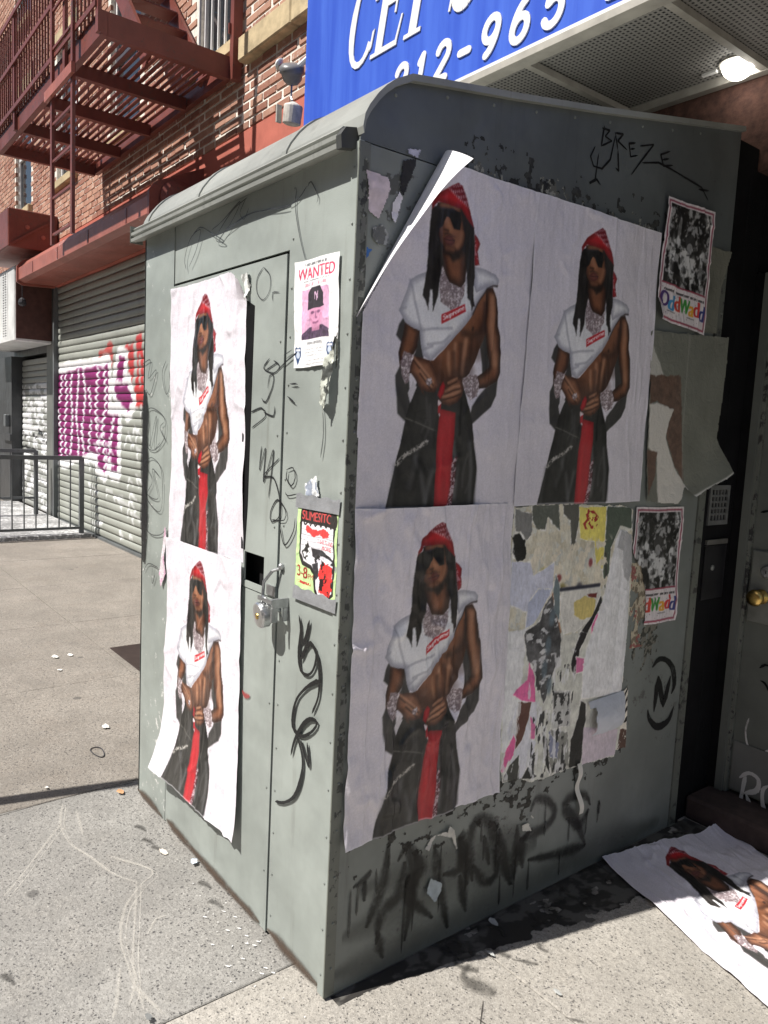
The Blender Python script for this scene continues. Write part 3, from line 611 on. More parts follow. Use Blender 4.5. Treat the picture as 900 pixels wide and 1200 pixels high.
GROUND={'scr':[[(-1.47,-0.285),(-1.31,-0.335),(-1.158,-0.343),(-1.051,-0.314),(-0.887,-0.275),(-0.803,-0.227)],[(-1.31,-0.335),(-1.205,-0.415),(-1.052,-0.526),(-0.953,-0.605)],[(-1.015,-0.259),(-0.838,-0.161),(-0.775,-0.224),(-0.685,-0.306),(-0.551,-0.366),(-0.411,-0.39),(-0.328,-0.399),(-0.197,-0.376)],[(-0.803,-0.227),(-0.613,-0.301),(-0.451,-0.365),(-0.345,-0.398),(-0.273,-0.439)],[(-1.396,-0.255),(-1.184,-0.288)],[(-0.426,-0.412),(-0.329,-0.45),(-0.251,-0.488)],[(-0.522,-0.294),(-0.578,-0.248),(-0.576,-0.212)],[(-0.335,-0.396),(-0.237,-0.411)]],'st':[(-1.124,-0.096),(-1.019,-0.106),(-0.952,-0.096),(-0.658,-0.047),(-0.544,-0.06),(-0.552,-0.676)],'paper':[(-0.918,-0.088),(-0.791,-0.026),(-1.432,-0.066),(-0.201,-0.415),(-0.154,1.191)],'dots':[(-0.495,-0.057),(-0.405,-0.088),(-0.394,-0.055),(-0.319,-0.068),(-0.299,-0.053),(-0.267,-0.108),(-0.263,-0.158),(-0.308,-0.036),(-0.35,-0.052),(-0.196,-0.072),(-0.502,-0.118),(-0.182,-0.092),(-0.167,-0.064),(-0.371,-0.154),(-0.45,-0.04)],'litter':[(-3.425,0.198),(-3.419,0.286),(-3.14,0.148),(-2.14,0.102),(-1.629,-0.304),(-0.019,0.831),(0.029,0.627),(-0.052,0.639),(0.35,0.553),(0.132,0.51)],'poster':[(0.006,1.224),(0.133,1.844),(0.866,1.595),(0.743,0.988)]}
# ================================================================= materials
def mat_concrete(name, c, speck=0.6, warm=(0.30, 0.25, 0.2, 1)):
    t = NT(name)
    big = t.noise(0.9, 5, 0.6); mid = t.noise(5, 6, 0.7); fine = t.noise(60, 6, 0.75)
    a = tuple(v*0.80 for v in c[:3])+(1,); b = tuple(v*1.12 for v in c[:3])+(1,)
    col = t.mix(t.ramp(big, 0.3, 0.7), a, b)
    col = t.mix(t.math('MULTIPLY', t.ramp(mid, 0.45, 0.75), 0.35), col, warm)
    col = t.mix(t.math('MULTIPLY', t.ramp(fine, 0.42, 0.62), 0.55), col, tuple(v*0.52 for v in c[:3])+(1,))
    gr2 = t.noise(150, 3, 0.6)
    col = t.mix(t.math('MULTIPLY', t.ramp(gr2, 0.55, 0.70), 0.55), col, tuple(min(1, v*1.5) for v in c[:3])+(1,))
    gr3 = t.noise(110, 2, 0.5, t.mapv((1.0, 1.3, 1.0)))
    col = t.mix(t.math('MULTIPLY', t.ramp(gr3, 0.60, 0.68), 0.7*speck), col, (0.055, 0.052, 0.05, 1))
    wv = t.n('ShaderNodeVectorMath', operation='ADD')
    nz = t.n('ShaderNodeTexNoise'); nz.inputs['Scale'].default_value = 90; t.l(t.pos, nz.inputs['Vector'])
    sc_ = t.n('ShaderNodeVectorMath', operation='SCALE'); sc_.inputs['Scale'].default_value = 0.012
    t.l(nz.outputs['Color'], sc_.inputs[0]); t.l(t.pos, wv.inputs[0]); t.l(sc_.outputs[0], wv.inputs[1])
    v1 = t.voro(95, wv.outputs[0]); v2 = t.voro(210, wv.outputs[0])
    keep = t.n('ShaderNodeSeparateColor'); t.l(v1.outputs['Color'], keep.inputs[0])
    m1 = t.math('MULTIPLY', t.ramp(v1.outputs['Distance'], 0.36, 0.22), t.ramp(keep.outputs[0], 0.62, 0.66))
    col = t.mix(t.math('MULTIPLY', m1, speck), col, (0.06, 0.06, 0.065, 1))
    m1b = t.math('MULTIPLY', t.ramp(v1.outputs['Distance'], 0.34, 0.2), t.ramp(keep.outputs[1], 0.74, 0.78))
    col = t.mix(t.math('MULTIPLY', m1b, 0.35), col, (0.60, 0.58, 0.54, 1))
    k2 = t.n('ShaderNodeSeparateColor'); t.l(v2.outputs['Color'], k2.inputs[0])
    m2 = t.math('MULTIPLY', t.ramp(v2.outputs['Distance'], 0.4, 0.25), t.ramp(k2.outputs[0], 0.55, 0.60))
    col = t.mix(t.math('MULTIPLY', m2, speck), col, (0.10, 0.095, 0.09, 1))
    mo = t.noise(3.2, 8, 0.75, None, 0.5)
    col = t.mix(t.math('MULTIPLY', t.ramp(mo, 0.42, 0.62), 0.42), col, tuple(v*0.60 for v in c[:3])+(1,))
    col = t.mix(t.math('MULTIPLY', t.ramp(t.noise(7, 6, 0.7), 0.55, 0.75), 0.35), col, tuple(v*1.35 for v in c[:3])+(1,))
    # old gum and oil spots
    g = t.voro(2.3)
    gm = t.ramp(t.math('ADD', g.outputs['Distance'], t.math('MULTIPLY', mid, 0.10)), 0.115, 0.095)
    col = t.mix(t.math('MULTIPLY', gm, 0.6), col, (0.07, 0.068, 0.065, 1))
    st = t.ramp(t.noise(1.6, 7, 0.72, None, 0.8), 0.60, 0.72)
    col = t.mix(t.math('MULTIPLY', st, 0.30), col, (0.10, 0.095, 0.09, 1))
    t.set(col, 0.85, 0, 0.25)
    h = t.math('ADD', t.math('MULTIPLY', fine, 1.0), t.math('MULTIPLY', m1, -0.6))
    t.bump(h, 0.9, 0.006)
    return t.m

M_conc = mat_concrete('concrete_grey', (0.32, 0.31, 0.29, 1), 0.75, (0.245, 0.225, 0.195, 1))
M_conc2 = mat_concrete('concrete_tan', (0.295, 0.268, 0.235, 1), 0.8, (0.26, 0.215, 0.175, 1))
M_conc3 = mat_concrete('concrete_pale', (0.42, 0.395, 0.355, 1), 0.6, (0.33, 0.295, 0.245, 1))
M_bed = simple('joint_dirt', (0.16, 0.145, 0.13, 1), 0.95, var=0.3)
M_asphalt = mat_concrete('asphalt', (0.055, 0.055, 0.057, 1), 0.3, (0.06, 0.055, 0.05, 1))
M_ground = simple('ground_dirt', (0.16, 0.15, 0.14, 1), 0.95)
GREY = (0.305, 0.335, 0.315, 1)
M_shed = mat_paint('grey_shed_paint', GREY, wear=None, dirt=(0.13, 0.125, 0.105, 1), dirt_amt=0.55)
M_shed_strip = mat_paint('grey_shed_paint_scraped', (0.29, 0.32, 0.30, 1), wear=(0.62, 0.62, 0.60, 1), wear_amt=0.595, dirt=(0.12, 0.11, 0.1, 1), dirt_amt=0.4)
M_shed_shaded = mat_paint('grey_shed_paint_shaded', (0.195, 0.212, 0.20, 1), wear=(0.10, 0.10, 0.095, 1), wear_amt=0.61, dirt=(0.06, 0.055, 0.05, 1), dirt_amt=0.5, rough=0.38)  # same grey paint as the front, darkened because this face stands in shade
M_gable_shaded = mat_paint('grey_gable_paint_shaded', (0.115, 0.128, 0.128, 1), wear=(0.05, 0.05, 0.05, 1), wear_amt=0.64, dirt=(0.04, 0.04, 0.04, 1), dirt_amt=0.45)  # shed grey made darker still for the shaded gable under the awning
M_roof = mat_paint('roof_sheet', (0.29, 0.30, 0.28, 1), wear=(0.16, 0.15, 0.13, 1), wear_amt=0.66)
M_trim = mat_paint('corner_trim_paint', (0.15, 0.16, 0.14, 1), wear=(0.04, 0.04, 0.04, 1), wear_amt=0.56)
M_dark = simple('dark_interior', (0.008, 0.008, 0.009, 1), 0.9, bump=0)
M_black = simple('black_paint', (0.008, 0.008, 0.009, 1), 0.85, var=0.4, scale=6, bump=0.3, spec=0.12)
M_steel = simple('galvanised_steel', (0.42, 0.43, 0.44, 1), 0.38, 0.85, 0.3, 40, 0.1)
M_brass = simple('brass', (0.62, 0.43, 0.14, 1), 0.28, 1.0, 0.25, 60, 0.1)
M_redpaint = mat_paint('red_oxide_paint', (0.175, 0.052, 0.040, 1), wear=(0.10, 0.055, 0.045, 1), wear_amt=0.58, dirt=(0.04, 0.02, 0.02, 1))
M_redhood = mat_paint('red_hood_paint', (0.34, 0.115, 0.085, 1), wear=(0.5, 0.48, 0.46, 1), wear_amt=0.62, dirt=(0.05, 0.03, 0.03, 1))
M_salmon = mat_paint('salmon_wall_paint', (0.42, 0.12, 0.085, 1), wear=(0.3, 0.2, 0.17, 1), wear_amt=0.7, dirt=(0.2, 0.07, 0.05, 1), hammer=90, rough=0.8)
M_stone = simple('tan_stone', (0.45, 0.36, 0.22, 1), 0.85, var=0.3, scale=9, bump=0.4)
M_mortar = simple('pale_mortar', (0.74, 0.70, 0.63, 1), 0.95, var=0.25, scale=20, bump=0.4)
M_greywall = mat_paint('grey_wall_paint', (0.16, 0.165, 0.155, 1), dirt=(0.05, 0.05, 0.045, 1))
M_darkpier = mat_paint('dark_pier_paint', (0.05, 0.052, 0.055, 1))
M_rail = mat_paint('grey_rail_paint', (0.12, 0.13, 0.135, 1), wear=(0.05, 0.05, 0.05, 1), wear_amt=0.62)
M_whitebox = mat_paint('white_box_paint', (0.66, 0.66, 0.65, 1), wear=(0.3, 0.28, 0.26, 1), wear_amt=0.68, dirt=(0.3, 0.28, 0.25, 1))
M_brownside = simple('brown_box_side', (0.10, 0.045, 0.035, 1), 0.7)
M_frame = simple('beige_metal_frame', (0.36, 0.345, 0.31, 1), 0.55, var=0.2)
M_door = mat_paint('grey_door_paint', (0.13, 0.14, 0.125, 1), wear=(0.10, 0.08, 0.06, 1), wear_amt=0.68, dirt=(0.07, 0.06, 0.05, 1))
M_step = simple('brown_step', (0.06, 0.042, 0.037, 1), 0.85, var=0.35, scale=15, bump=0.4)
M_white = simple('white_enamel', (0.75, 0.75, 0.74, 1), 0.4, var=0.08, bump=0)
M_plastic = simple('dark_plastic', (0.05, 0.05, 0.055, 1), 0.25, var=0.1, bump=0)
M_winframe = simple('white_window_frame', (0.66, 0.66, 0.66, 1), 0.5, var=0.1)
M_tape = simple('silver_tape', (0.36, 0.37, 0.39, 1), 0.38, 0.35, 0.15, 30, 0.25)
M_litter = simple('paper_scrap', (0.72, 0.71, 0.68, 1), 0.8, var=0.1)
M_paper = mat_paper('poster_print', 0.36)
M_paper_old = mat_paper('weathered_print', 0.75, wr=0.35)
M_flyer = mat_paper('flyer_print', 0.6, wr=0.1)

def mat_brick():
    t = NT('red_brick')
    oi = t.n('ShaderNodeObjectInfo'); g = t.n('ShaderNodeNewGeometry')
    r = t.math('FRACT', t.math('ADD', oi.outputs['Random'], g.outputs['Random Per Island']))
    c = t.mix(r, (0.28, 0.12, 0.085, 1), (0.47, 0.27, 0.195, 1))
    n = t.noise(40, 6, 0.7)
    c = t.mix(t.math('MULTIPLY', t.ramp(n, 0.4, 0.8), 0.5), c, (0.40, 0.27, 0.20, 1))
    c = t.mix(t.math('MULTIPLY', t.ramp(t.noise(11, 5, 0.8), 0.55, 0.68), 0.7), c, (0.64, 0.60, 0.54, 1))
    c = t.mix(t.math('MULTIPLY', t.ramp(t.noise(1.3, 6, 0.7), 0.5, 0.72), 0.28), c, (0.07, 0.05, 0.042, 1))
    t.set(c, 0.88, 0, 0.25)
    t.bump(t.noise(120, 5, 0.7), 0.5, 0.004)
    return t.m
M_brick = mat_brick()

def mat_vcol(name, rough=0.5, metal=0.0, dirt=0.35):
    t = NT(name)
    at = t.n('ShaderNodeAttribute', attribute_name='Col')
    st = t.noise(1.0, 6, 0.7, t.mapv((9, 9, 1.5)))
    c = t.mix(t.math('MULTIPLY', t.ramp(st, 0.5, 0.8), dirt), at.outputs['Color'], (0.09, 0.085, 0.08, 1))
    t.set(c, rough, metal, 0.4)
    t.bump(t.noise(60, 4), 0.08, 0.003)
    return t.m
M_gate = mat_vcol('rolling_gate_paint', 0.45)

def mat_blue():
    t = NT('blue_awning_vinyl')
    st = t.noise(1.0, 5, 0.6, t.mapv((11, 1, 0.8)))
    c = t.mix(t.ramp(st, 0.35, 0.7), (0.030, 0.085, 0.50, 1), (0.055, 0.135, 0.60, 1))
    t.set(c, 0.42, 0, 0.4)
    t.bump(st, 0.15, 0.02)
    return t.m
M_blue = mat_blue()

def mat_soffit():
    t = NT('perforated_soffit')
    s = t.sep()
    def saw(a):
        return t.math('ABSOLUTE', t.math('SUBTRACT', t.math('FRACT', t.math('MULTIPLY', a, 52.0)), 0.5))
    hx = t.ramp(saw(s[0]), 0.20, 0.28); hy = t.ramp(saw(s[1]), 0.20, 0.28)
    hole = t.math('MAXIMUM', hx, hy)            # 1 on the bars, 0 in the holes
    c = t.mix(hole, (0.03, 0.03, 0.032, 1), (0.27, 0.265, 0.25, 1))
    t.set(c, 0.6, 0, 0.3)
    t.bump(hole, 0.8, 0.006)
    return t.m
M_soffit = mat_soffit()

def mat_glass():
    t = NT('dark_window_glass')
    t.set((0.02, 0.025, 0.03, 1), 0.06, 0, 0.8)
    return t.m
M_glass = mat_glass()
t_ = NT('lit_globe'); t_.set((0.9, 0.9, 0.88, 1), 0.3)
t_.b.inputs['Emission Color'].default_value = (1, 0.96, 0.88, 1); t_.b.inputs['Emission Strength'].default_value = 6.0
M_globe = t_.m

INK_THIN = mat_ink('black_marker', (0.012, 0.012, 0.014, 1), 0.0, dense=0.92)
INK_GREY = mat_ink('faded_marker', (0.035, 0.037, 0.04, 1), 0.0, dense=0.72)
INK_FAT = mat_ink('wet_black_marker', (0.010, 0.011, 0.012, 1), 0.0, 0.25)
INK_SPRAY = mat_ink('black_spray', (0.012, 0.012, 0.012, 1), 0.85, dense=0.66)
INK_SPRAY2 = mat_ink('black_spray_dense', (0.008, 0.008, 0.009, 1), 0.35, dense=1.0)
INK_WHITE = mat_ink('white_spray', (0.62, 0.62, 0.60, 1), 0.25, dense=0.9)
INK_SCRATCH = mat_ink('pale_scrape', (0.66, 0.63, 0.57, 1), 0.95, 0.9, dense=0.28)
INK_CRACK = mat_ink('crack_dirt', (0.06, 0.055, 0.05, 1), 0.6, 0.95, dense=0.8)

# ================================================================= the setting
MB().box(-600, 600, -600, 600, -0.40, -0.30).build('ground', M_ground, kind='structure', loc=(0, 0, -0.4))
MB().box(-80, 80, -13.7, -3.72, -0.28, -0.13).build('road', M_asphalt, kind='structure', loc=(0, -8, -0.28))
kb = MB()
sw = MB().box(-40, 25, -3.54, 2.3, -0.2, -0.02).build('sidewalk', M_bed, kind='structure', loc=(0, 0, -0.2))
PITCH = 1.35
slabs = {}
for mname, mm in (('a', M_conc), ('b', M_conc2), ('c', M_conc3)):
    m = MB(); m.bevbox(0.002, PITCH-0.002, 0.002, PITCH-0.002, -0.019, 0.0, 0.003)
    slabs[mname] = m
protos = {}
for i in range(-12, 8):
    for j in range(-3, 2):
        x0 = -1.52+i*PITCH; y0 = 0.51+j*PITCH
        key = 'c' if i >= 1 else ('a' if i >= 0 else 'b')
        if key not in protos:
            o = slabs[key].build('slab', {'a': M_conc, 'b': M_conc2, 'c': M_conc3}[key], sw)
            me = o.data
            me.transform(Matrix.Translation(root_loc(sw)))
            o.location = Vector((x0, y0, 0))-root_loc(sw)
            protos[key] = o
        else:
            o = protos[key].copy(); COL.objects.link(o); o.parent = sw
            o.location = Vector((x0, y0, rng.uniform(-0.0015, 0.0005)))-root_loc(sw)
        o.rotation_euler = (rng.uniform(-0.0006, 0.0006), rng.uniform(-0.0006, 0.0006), 0)
kerb = MB()
kerb.bevbox(-40, 25, -3.72, -3.545, -0.3, -0.003, 0.015)
tag(kerb.build('kerb', M_conc, loc=(0, -3.6, -0.3)), None or 'grey concrete kerb along the sidewalk edge', 'kerb', kind='structure')
far = MB().box(-80, 80, -18.5, -13.7, -0.3, 0.0).build('far_sidewalk', M_conc, kind='structure', loc=(0, -16, -0.3))

# ================================================================= houses across the street (behind the camera)
for k, (xa, xb, hh, cc) in enumerate(((-34, -20.2, 17, (0.20, 0.10, 0.075, 1)), (-20, -6.2, 20, (0.26, 0.22, 0.18, 1)), (-6, 7.8, 16, (0.17, 0.09, 0.07, 1)), (8, 24, 19, (0.22, 0.15, 0.12, 1)))):
    OB = thing('tenement', ((xa+xb)/2, -19.5, 0), ('dark red brick tenement with grid of windows facing the shed', 'tan stone tenement, tallest of the row across the road', 'low brown brick tenement straight across the road', 'reddish tenement closing the row across the road')[k], 'building', 'tenements across the street')
    cols = 6; rows = int(hh/3.2)
    hs_ = [(xa+1.0+i*(xb-xa-1.2)/cols, xa+1.0+i*(xb-xa-1.2)/cols+1.1, 1.2+j*3.1, 3.0+j*3.1) for i in range(cols) for j in range(rows)]
    w_ = MB(); w_.panel(xa, xb, 0, hh, 0, 0.2, hs_)
    w_.v = [(xa+xb-x, -18.5-y, z) for x, y, z in w_.v]
    w_.box(xa, xb, -25, -18.75, 0, hh-0.02)
    w_.build('wall', simple('tenement_wall', cc, 0.9), OB)
    for a, b, c, d in hs_:
        MB().box(xa+xb-b, xa+xb-a, -18.70, -18.66, c, d).build('window', M_glass, OB)
    MB().box(xa-0.05, xb+0.05, -18.9, -18.2, hh, hh+0.5).build('cornice', simple('tenement_cornice', (0.12, 0.1, 0.09, 1), 0.8), OB)

# ================================================================= brick building
F = 1.9
B = thing('brick_building', (-6, 2.4, 0), 'red brick tenement with white windows above painted storefronts', 'building')
WINS = [(-5.30, -4.50, 4.66, 6.40), (-7.70, -6.75, 4.66, 6.40), (-9.9, -9.0, 4.66, 6.40), (-12.3, -11.3, 4.66, 6.40), (-2.9, -2.0, 4.66, 6.4), (-0.6, 0.4, 4.66, 6.4), (1.8, 2.8, 4.66, 6.4)]
WINS2 = [(a, b, 7.4, 9.1) for a, b, c, d in WINS]
wall = MB(); wall.panel(-16, 22, 3.92, 10.5, F+0.003, 0.16, WINS+WINS2)
wall.box(-16, 22, F+0.4, F+3.0, 0, 10.5)
w_o = wall.build('wall', M_mortar, B)
# the painted band above the gates
MB().box(-16, -2.2, F-0.004, F+0.3, 3.30, 3.905).build('painted_band', M_salmon, B)
MB().box(-2.2, 22, F-0.002, F+0.3, 2.62, 3.90).build('upper_storefront', simple('brown_upper_brick', (0.085, 0.042, 0.032, 1), 0.9, var=0.5, scale=30, bump=0.5), B)
# bricks
BL, BH, PL, PH = 0.196, 0.055, 0.213, 0.0725
bricks = []
row = 0; z = 3.918
while z < 8.6:
    xo = 0.0 if row % 2 else PL/2
    x = -14.6+xo
    while x < -2.0:
        if not any(a-BL*0.35 < x+BL/2 < b+BL*0.35 and c-0.02 < z+BH/2 < d+0.02 for a, b, c, d in WINS+WINS2) and not (4.40 < z+BH/2 < 4.62 and x > -4.35):
            bricks.append((x, z))
        x += PL
    row += 1; z += PH
camv = np.array(M.translation)
bricks.sort(key=lambda p: (p[0]-camv[0])**2+(F-camv[1])**2+(p[1]-camv[2])**2 + (0 if p[0] < -3.1 and p[1] < 5.2 else 400))
bm0 = MB(); bm0.bevbox(0, BL, F-0.004, F+0.03, 0, BH, 0.004)
bp0 = None
for k, (x, z) in enumerate(bricks[:300]):
    if bp0 is None:
        bp0 = bm0.build('brick', M_brick, B)
        bp0.data.transform(Matrix.Translation(root_loc(B)))
        o = bp0
    else:
        o = bp0.copy(); COL.objects.link(o); o.parent = B
    o.location = Vector((x+rng.uniform(-.004, .004), rng.uniform(-0.003, 0.003), z+rng.uniform(-.002, .002)))-root_loc(B)
    o.rotation_euler = (0, 0, rng.uniform(-0.01, 0.01))
rest = MB()
for x, z in bricks[300:]:
    dx = rng.uniform(-.004, .004); dy = rng.uniform(-.003, .003)
    rest.box(x+dx, x+dx+BL, F-0.004+dy, F+0.03, z, z+BH)
rest.build('brick_courses', M_brick, B, kind='stuff')
# stone sills, cornice band, windows
for k in range(5):
    x0 = -4.34+k*0.82
    MB().bevbox(x0, x0+0.812, F-0.085, F+0.05, 4.41, 4.60, 0.012).build('stone_block', M_stone, B)
for a, b, c, d in WINS+WINS2:
    f = MB()
    y0, y1 = F+0.055, F+0.10
    w = 0.055
    f.box(a, a+w, y0, y1, c, d).box(b-w, b, y0, y1, c, d).box(a+w, b-w, y0, y1, c, c+w).box(a+w, b-w, y0, y1, d-w, d)
    zm = (c+d)/2
    f.box(a+w, b-w, y0-0.01, y1-0.012, zm-0.025, zm+0.025)
    wo_ = f.build('window', M_winframe, B)
    MB().box(a+w, b-w, y0+0.022, y0+0.03, c+w, zm-0.025).build('pane', M_glass, wo_)
    MB().box(a+w, b-w, y0+0.022, y0+0.03, zm+0.025, d-w).build('pane', M_glass, wo_)
    MB().bevbox(a-0.08, b+0.08, F-0.07, F+0.055, c-0.11, c-0.002, 0.01).build('sill', M_stone, wo_)
    MB().bevbox(a-0.1, b+0.1, F-0.02, F+0.05, d+0.002, d+0.20, 0.01).build('lintel', M_stone, wo_)
# window guard bars on the window over the fire escape
for k in range(6):
    x = -5.22+k*0.13
    MB().box(x, x+0.018, F-0.035, F-0.017, 4.62, 5.9).build('guard_bar', M_winframe, B)
# ground floor: piers between gates
MB().box(-10.50, -10.03, F+0.02, F+0.4, 0, 3.3).build('pier', M_greywall, B)
MB().box(-5.35, -2.2, F-0.03, F+0.4, 0, 3.3).build('pier', M_greywall, B)
MB().box(-2.2, -0.012, F-0.05, F+0.4, 0, 2.62).build('pier', M_greywall, B)
MB().box(-16, -12.1, F-0.12, F+0.4, 0, 2.42).build('pier', M_darkpier, B)
MB().box(-12.05, -12.6, F-0.16, F-0.121, 1.05, 1.16).build('pier_moulding', M_darkpier, B, fix=True)
MB().box(1.18, 22, F+0.0, F+0.4, 0, 2.62).build('pier', M_greywall, B)
MB().box(-16, -10.5, F+0.03, F+0.4, 2.42, 3.3).build('pier', M_darkpier, B)
# little box on the dark pier
MB().bevbox(-12.32, -12.2, F-0.2, F-0.121, 1.28, 1.48, 0.01).build('junction_box', M_rail, B)

# ================================================================= rolling gates
def slat_profile():
    # (outward depth, height 0..1) one curved interlocking slat
    return [(-0.004, 0.02), (0.007, 0.10), (0.013, 0.30), (0.014, 0.60), (0.011, 0.84), (0.003, 0.93), (-0.008, 0.985)]
def gate(root, x0, x1, yf, zt, pitch, colfun, nx):
    n = int(zt/pitch)
    prof = slat_profile()
    xs = np.concatenate([np.linspace(x0, x1, nx)])
    for k in range(n):
        z0 = 0.03+k*pitch
        pos = np.zeros((len(prof), nx, 3)); 
        jit = rng.uniform(-0.002, 0.002)
        for i, (d, h) in enumerate(prof):
            sag = 0.003*np.sin(xs*1.3+k*0.7)+0.012*(fbm(xs*2.0, np.full(xs.shape, k*0.35), 8)-0.5)
            pos[i, :, 0] = xs; pos[i, :, 1] = yf-d+jit+sag; pos[i, :, 2] = z0+h*pitch
        col = colfun(pos[..., 0], pos[..., 2], np.broadcast_to(np.array([p[1] for p in prof])[:, None], (len(prof), nx)), k)
        sheet('slat', pos, col, M_gate, parent=root)

gp = Paint(520, 380, -10.3, -5.2, 0, 3.4, (150, 153, 146))
gx, gz = gp.X, gp.Y
gp.img *= (0.93+0.14*fbm(gx*2, gz*9, 3))[..., None]
def gate_poly(poly, col, rag=0.05, **k): gp.fill(poly, col, rag=rag, ragscale=5, soft=0.02, **k)
gate_poly(GATE['red1'], (178, 60, 58), 0.1, alpha=0.85)
gate_poly(GATE['red2'], (182, 44, 46), 0.08, alpha=0.92)
gp.line([(-6.95, 2.35), (-6.9, 2.05), (-7.0, 1.8)], 0.10, (165, 165, 160), 0.03)
gp.line([(-6.8, 2.2), (-6.75, 1.9)], 0.06, (165, 165, 160), 0.03)
d = np.minimum(np.minimum(sdf_poly(gx, gz, GATE['purple']), sdf_poly(gx, gz, GATE['purple2'])), sdf_poly(gx, gz, GATE['purple3']))
d = d+(fbm(gx*4, gz*9, 5)-0.5)*0.10
gp.put(sm(0.14, 0.10, d), (228, 228, 230))
pcol = np.array((122, 26, 92))/255*(0.85+0.3*fbm(gx*3, gz*5, 9))[..., None]
gp.put(sm(0.02, -0.02, d), pcol)
for i, xx in enumerate(np.linspace(-9.9, -7.7, 9)):
    wob = 0.035*np.sin(gz*67+i)+0.05*np.sin(gz*7+i*2)
    m = sm(0.05, 0.03, np.abs(gx-xx-wob+0.05*(fbm(gx*3, gz*3, 12+i)-0.5)))*sm(0.03, -0.05, d)*(fbm(gx*2, gz*3, 40+i) > 0.30)
    gp.put(m, (222, 218, 226))
r2 = random.Random(5)
for k in range(46):
    x = r2.uniform(-8.6, -6.4); z = r2.uniform(0.1, 1.6); l = r2.uniform(0.05, 0.25)
    gp.line([(x, z), (x+l*r2.uniform(-.6, .6), z+l*r2.uniform(.1, .9)), (x+l, z+l*0.3)], 0.035, (222, 224, 226), 0.02, alpha=0.8)
for x in (-8.45, -8.36):
    gp.line([(x, 0.0), (x+0.02, 0.9)], 0.02, (60, 60, 60), 0.015, alpha=0.8)
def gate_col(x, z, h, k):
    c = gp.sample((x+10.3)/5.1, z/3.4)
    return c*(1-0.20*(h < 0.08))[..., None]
G1 = thing('rolling_gate', (-7.7, 2.0, 0), 'corrugated rolling gate with purple white outlined graffiti under red hood', 'rolling gate')
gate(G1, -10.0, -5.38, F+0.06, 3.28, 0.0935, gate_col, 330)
for x in (-10.06, -5.38):
    MB().box(x, x+0.06, F-0.01, F+0.11, 0, 3.3).build('guide_rail', M_rail, G1)
MB().box(-10.0, -5.38, F+0.02, F+0.07, 0.0, 0.028).build('bottom_bar', M_rail, G1)
# hood over the gate
H = thing('gate_hood', (-7.5, 1.7, 3.3), 'long red painted metal hood with rusty chipped left end over graffitied gate', 'gate hood')
prof = [(F-0.005, 3.305), (F-0.41, 3.285), (F-0.48, 3.32), (F-0.48, 3.47), (F-0.42, 3.55), (F-0.005, 3.76)]
MB().prism(prof, 0, -9.95, -5.15).build('housing', M_redhood, H, fix=True)
cap = [(a+(0.0 if a > F-0.1 else -0.02), b+(0.03 if b > 3.4 else -0.03)) for a, b in prof]
MB().prism(cap, 0, -5.15, -5.11).build('end_cap', M_redpaint, H, fix=True)
MB().lathe((-5.11, F-0.25, 3.46), (1, 0, 0), [(0.16, 0), (0.16, 0.03), (0.12, 0.05), (0.05, 0.06)], 20).build('bearing_plate', M_redpaint, H, fix=True)
MB().prism(cap, 0, -9.99, -9.95).build('end_cap', M_redhood, H, fix=True)
for k in range(4):
    x = -9.2+k*1.15
    MB().box(x, x+0.03, F-0.484, F-0.4805, 3.33, 3.46).build('seam', M_redpaint, H)
# second gate farther along
def gate_col2(x, z, h, k):
    n = fbm(x*6, z*14, 33)
    c = np.ones(x.shape+(3,))*np.array((148, 150, 146))/255
    w = ((n > 0.52) & (z < 2.0))[..., None]
    c = np.where(w, np.array((215, 216, 218))/255, c)
    c = np.where(((fbm(x*5, z*20, 51) > 0.66) & (z > 0.9) & (z < 1.3))[..., None], np.array((40, 40, 42))/255, c)
    return c
G2 = thing('rolling_gate', (-11.3, 2.0, 0), 'narrow grey rolling gate with white scribbles beyond the dark pier', 'rolling gate')
gate(G2, -12.08, -10.52, F+0.05, 2.40, 0.0935, gate_col2, 70)
# red projecting box and white sign box
R = thing('red_box', (-10.6, 1.6, 3.6), 'dark red riveted metal box projecting from brick wall above white sign box', 'metal box')
MB().bevbox(-11.6, -9.8, 1.26, F-0.006, 3.72, 4.22, 0.012).build('body', M_redpaint, R)
MB().bar((-9.79, 1.28, 3.74), (-9.79, 1.88, 4.18), 0.03).build('brace', M_redpaint, R)
for k in range(2):
    MB().lathe((-9.8, 1.5+k*0.2, 4.0-0.1*k), (1, 0, 0), [(0.03, 0.0), (0.03, 0.01), (0.01, 0.014)], 8).build('rivet', M_redhood, R, fix=True)
Wb = thing('sign_box', (-11, 1.6, 2.5), 'weathered white sign box with hanging chain under the red metal box', 'sign box')
MB().bevbox(-12.6, -10.2, 1.42, F+0.02, 2.52, 3.55, 0.015).build('body', [M_whitebox], Wb)
MB().box(-10.199, -10.185, 1.44, F+0.01, 2.56, 3.50).build('side_panel', M_brownside, Wb)
for cx in (-10.75, -10.62):
    ch = MB()
    for k in range(26):
        z = 3.5-k*0.036
        ch.lathe((cx, 1.395, z), (0, 0, 1), [(0.004, 0), (0.011, 0.008), (0.011, 0.018), (0.004, 0.026)], 6)
    ch.build('chain', M_steel, Wb, fix=True)
MB().tube([(-10.1, 1.5, 3.34), (-10.1, 1.5, 3.12)], 0.006, 5).lathe((-10.1, 1.5, 3.04), (0, 0, 1), [(0.02, -0.05), (0.05, -0.03), (0.055, 0), (0.045, 0.04), (0.015, 0.07)], 10).build('pull_weight', M_plastic, Wb, fix=True)
# louvre grille on the sign box
for k in range(9):
    MB().box(-12.3, -11.15, 1.405, 1.421, 2.7+k*0.085, 2.74+k*0.085).build('louvre', M_darkpier, Wb)

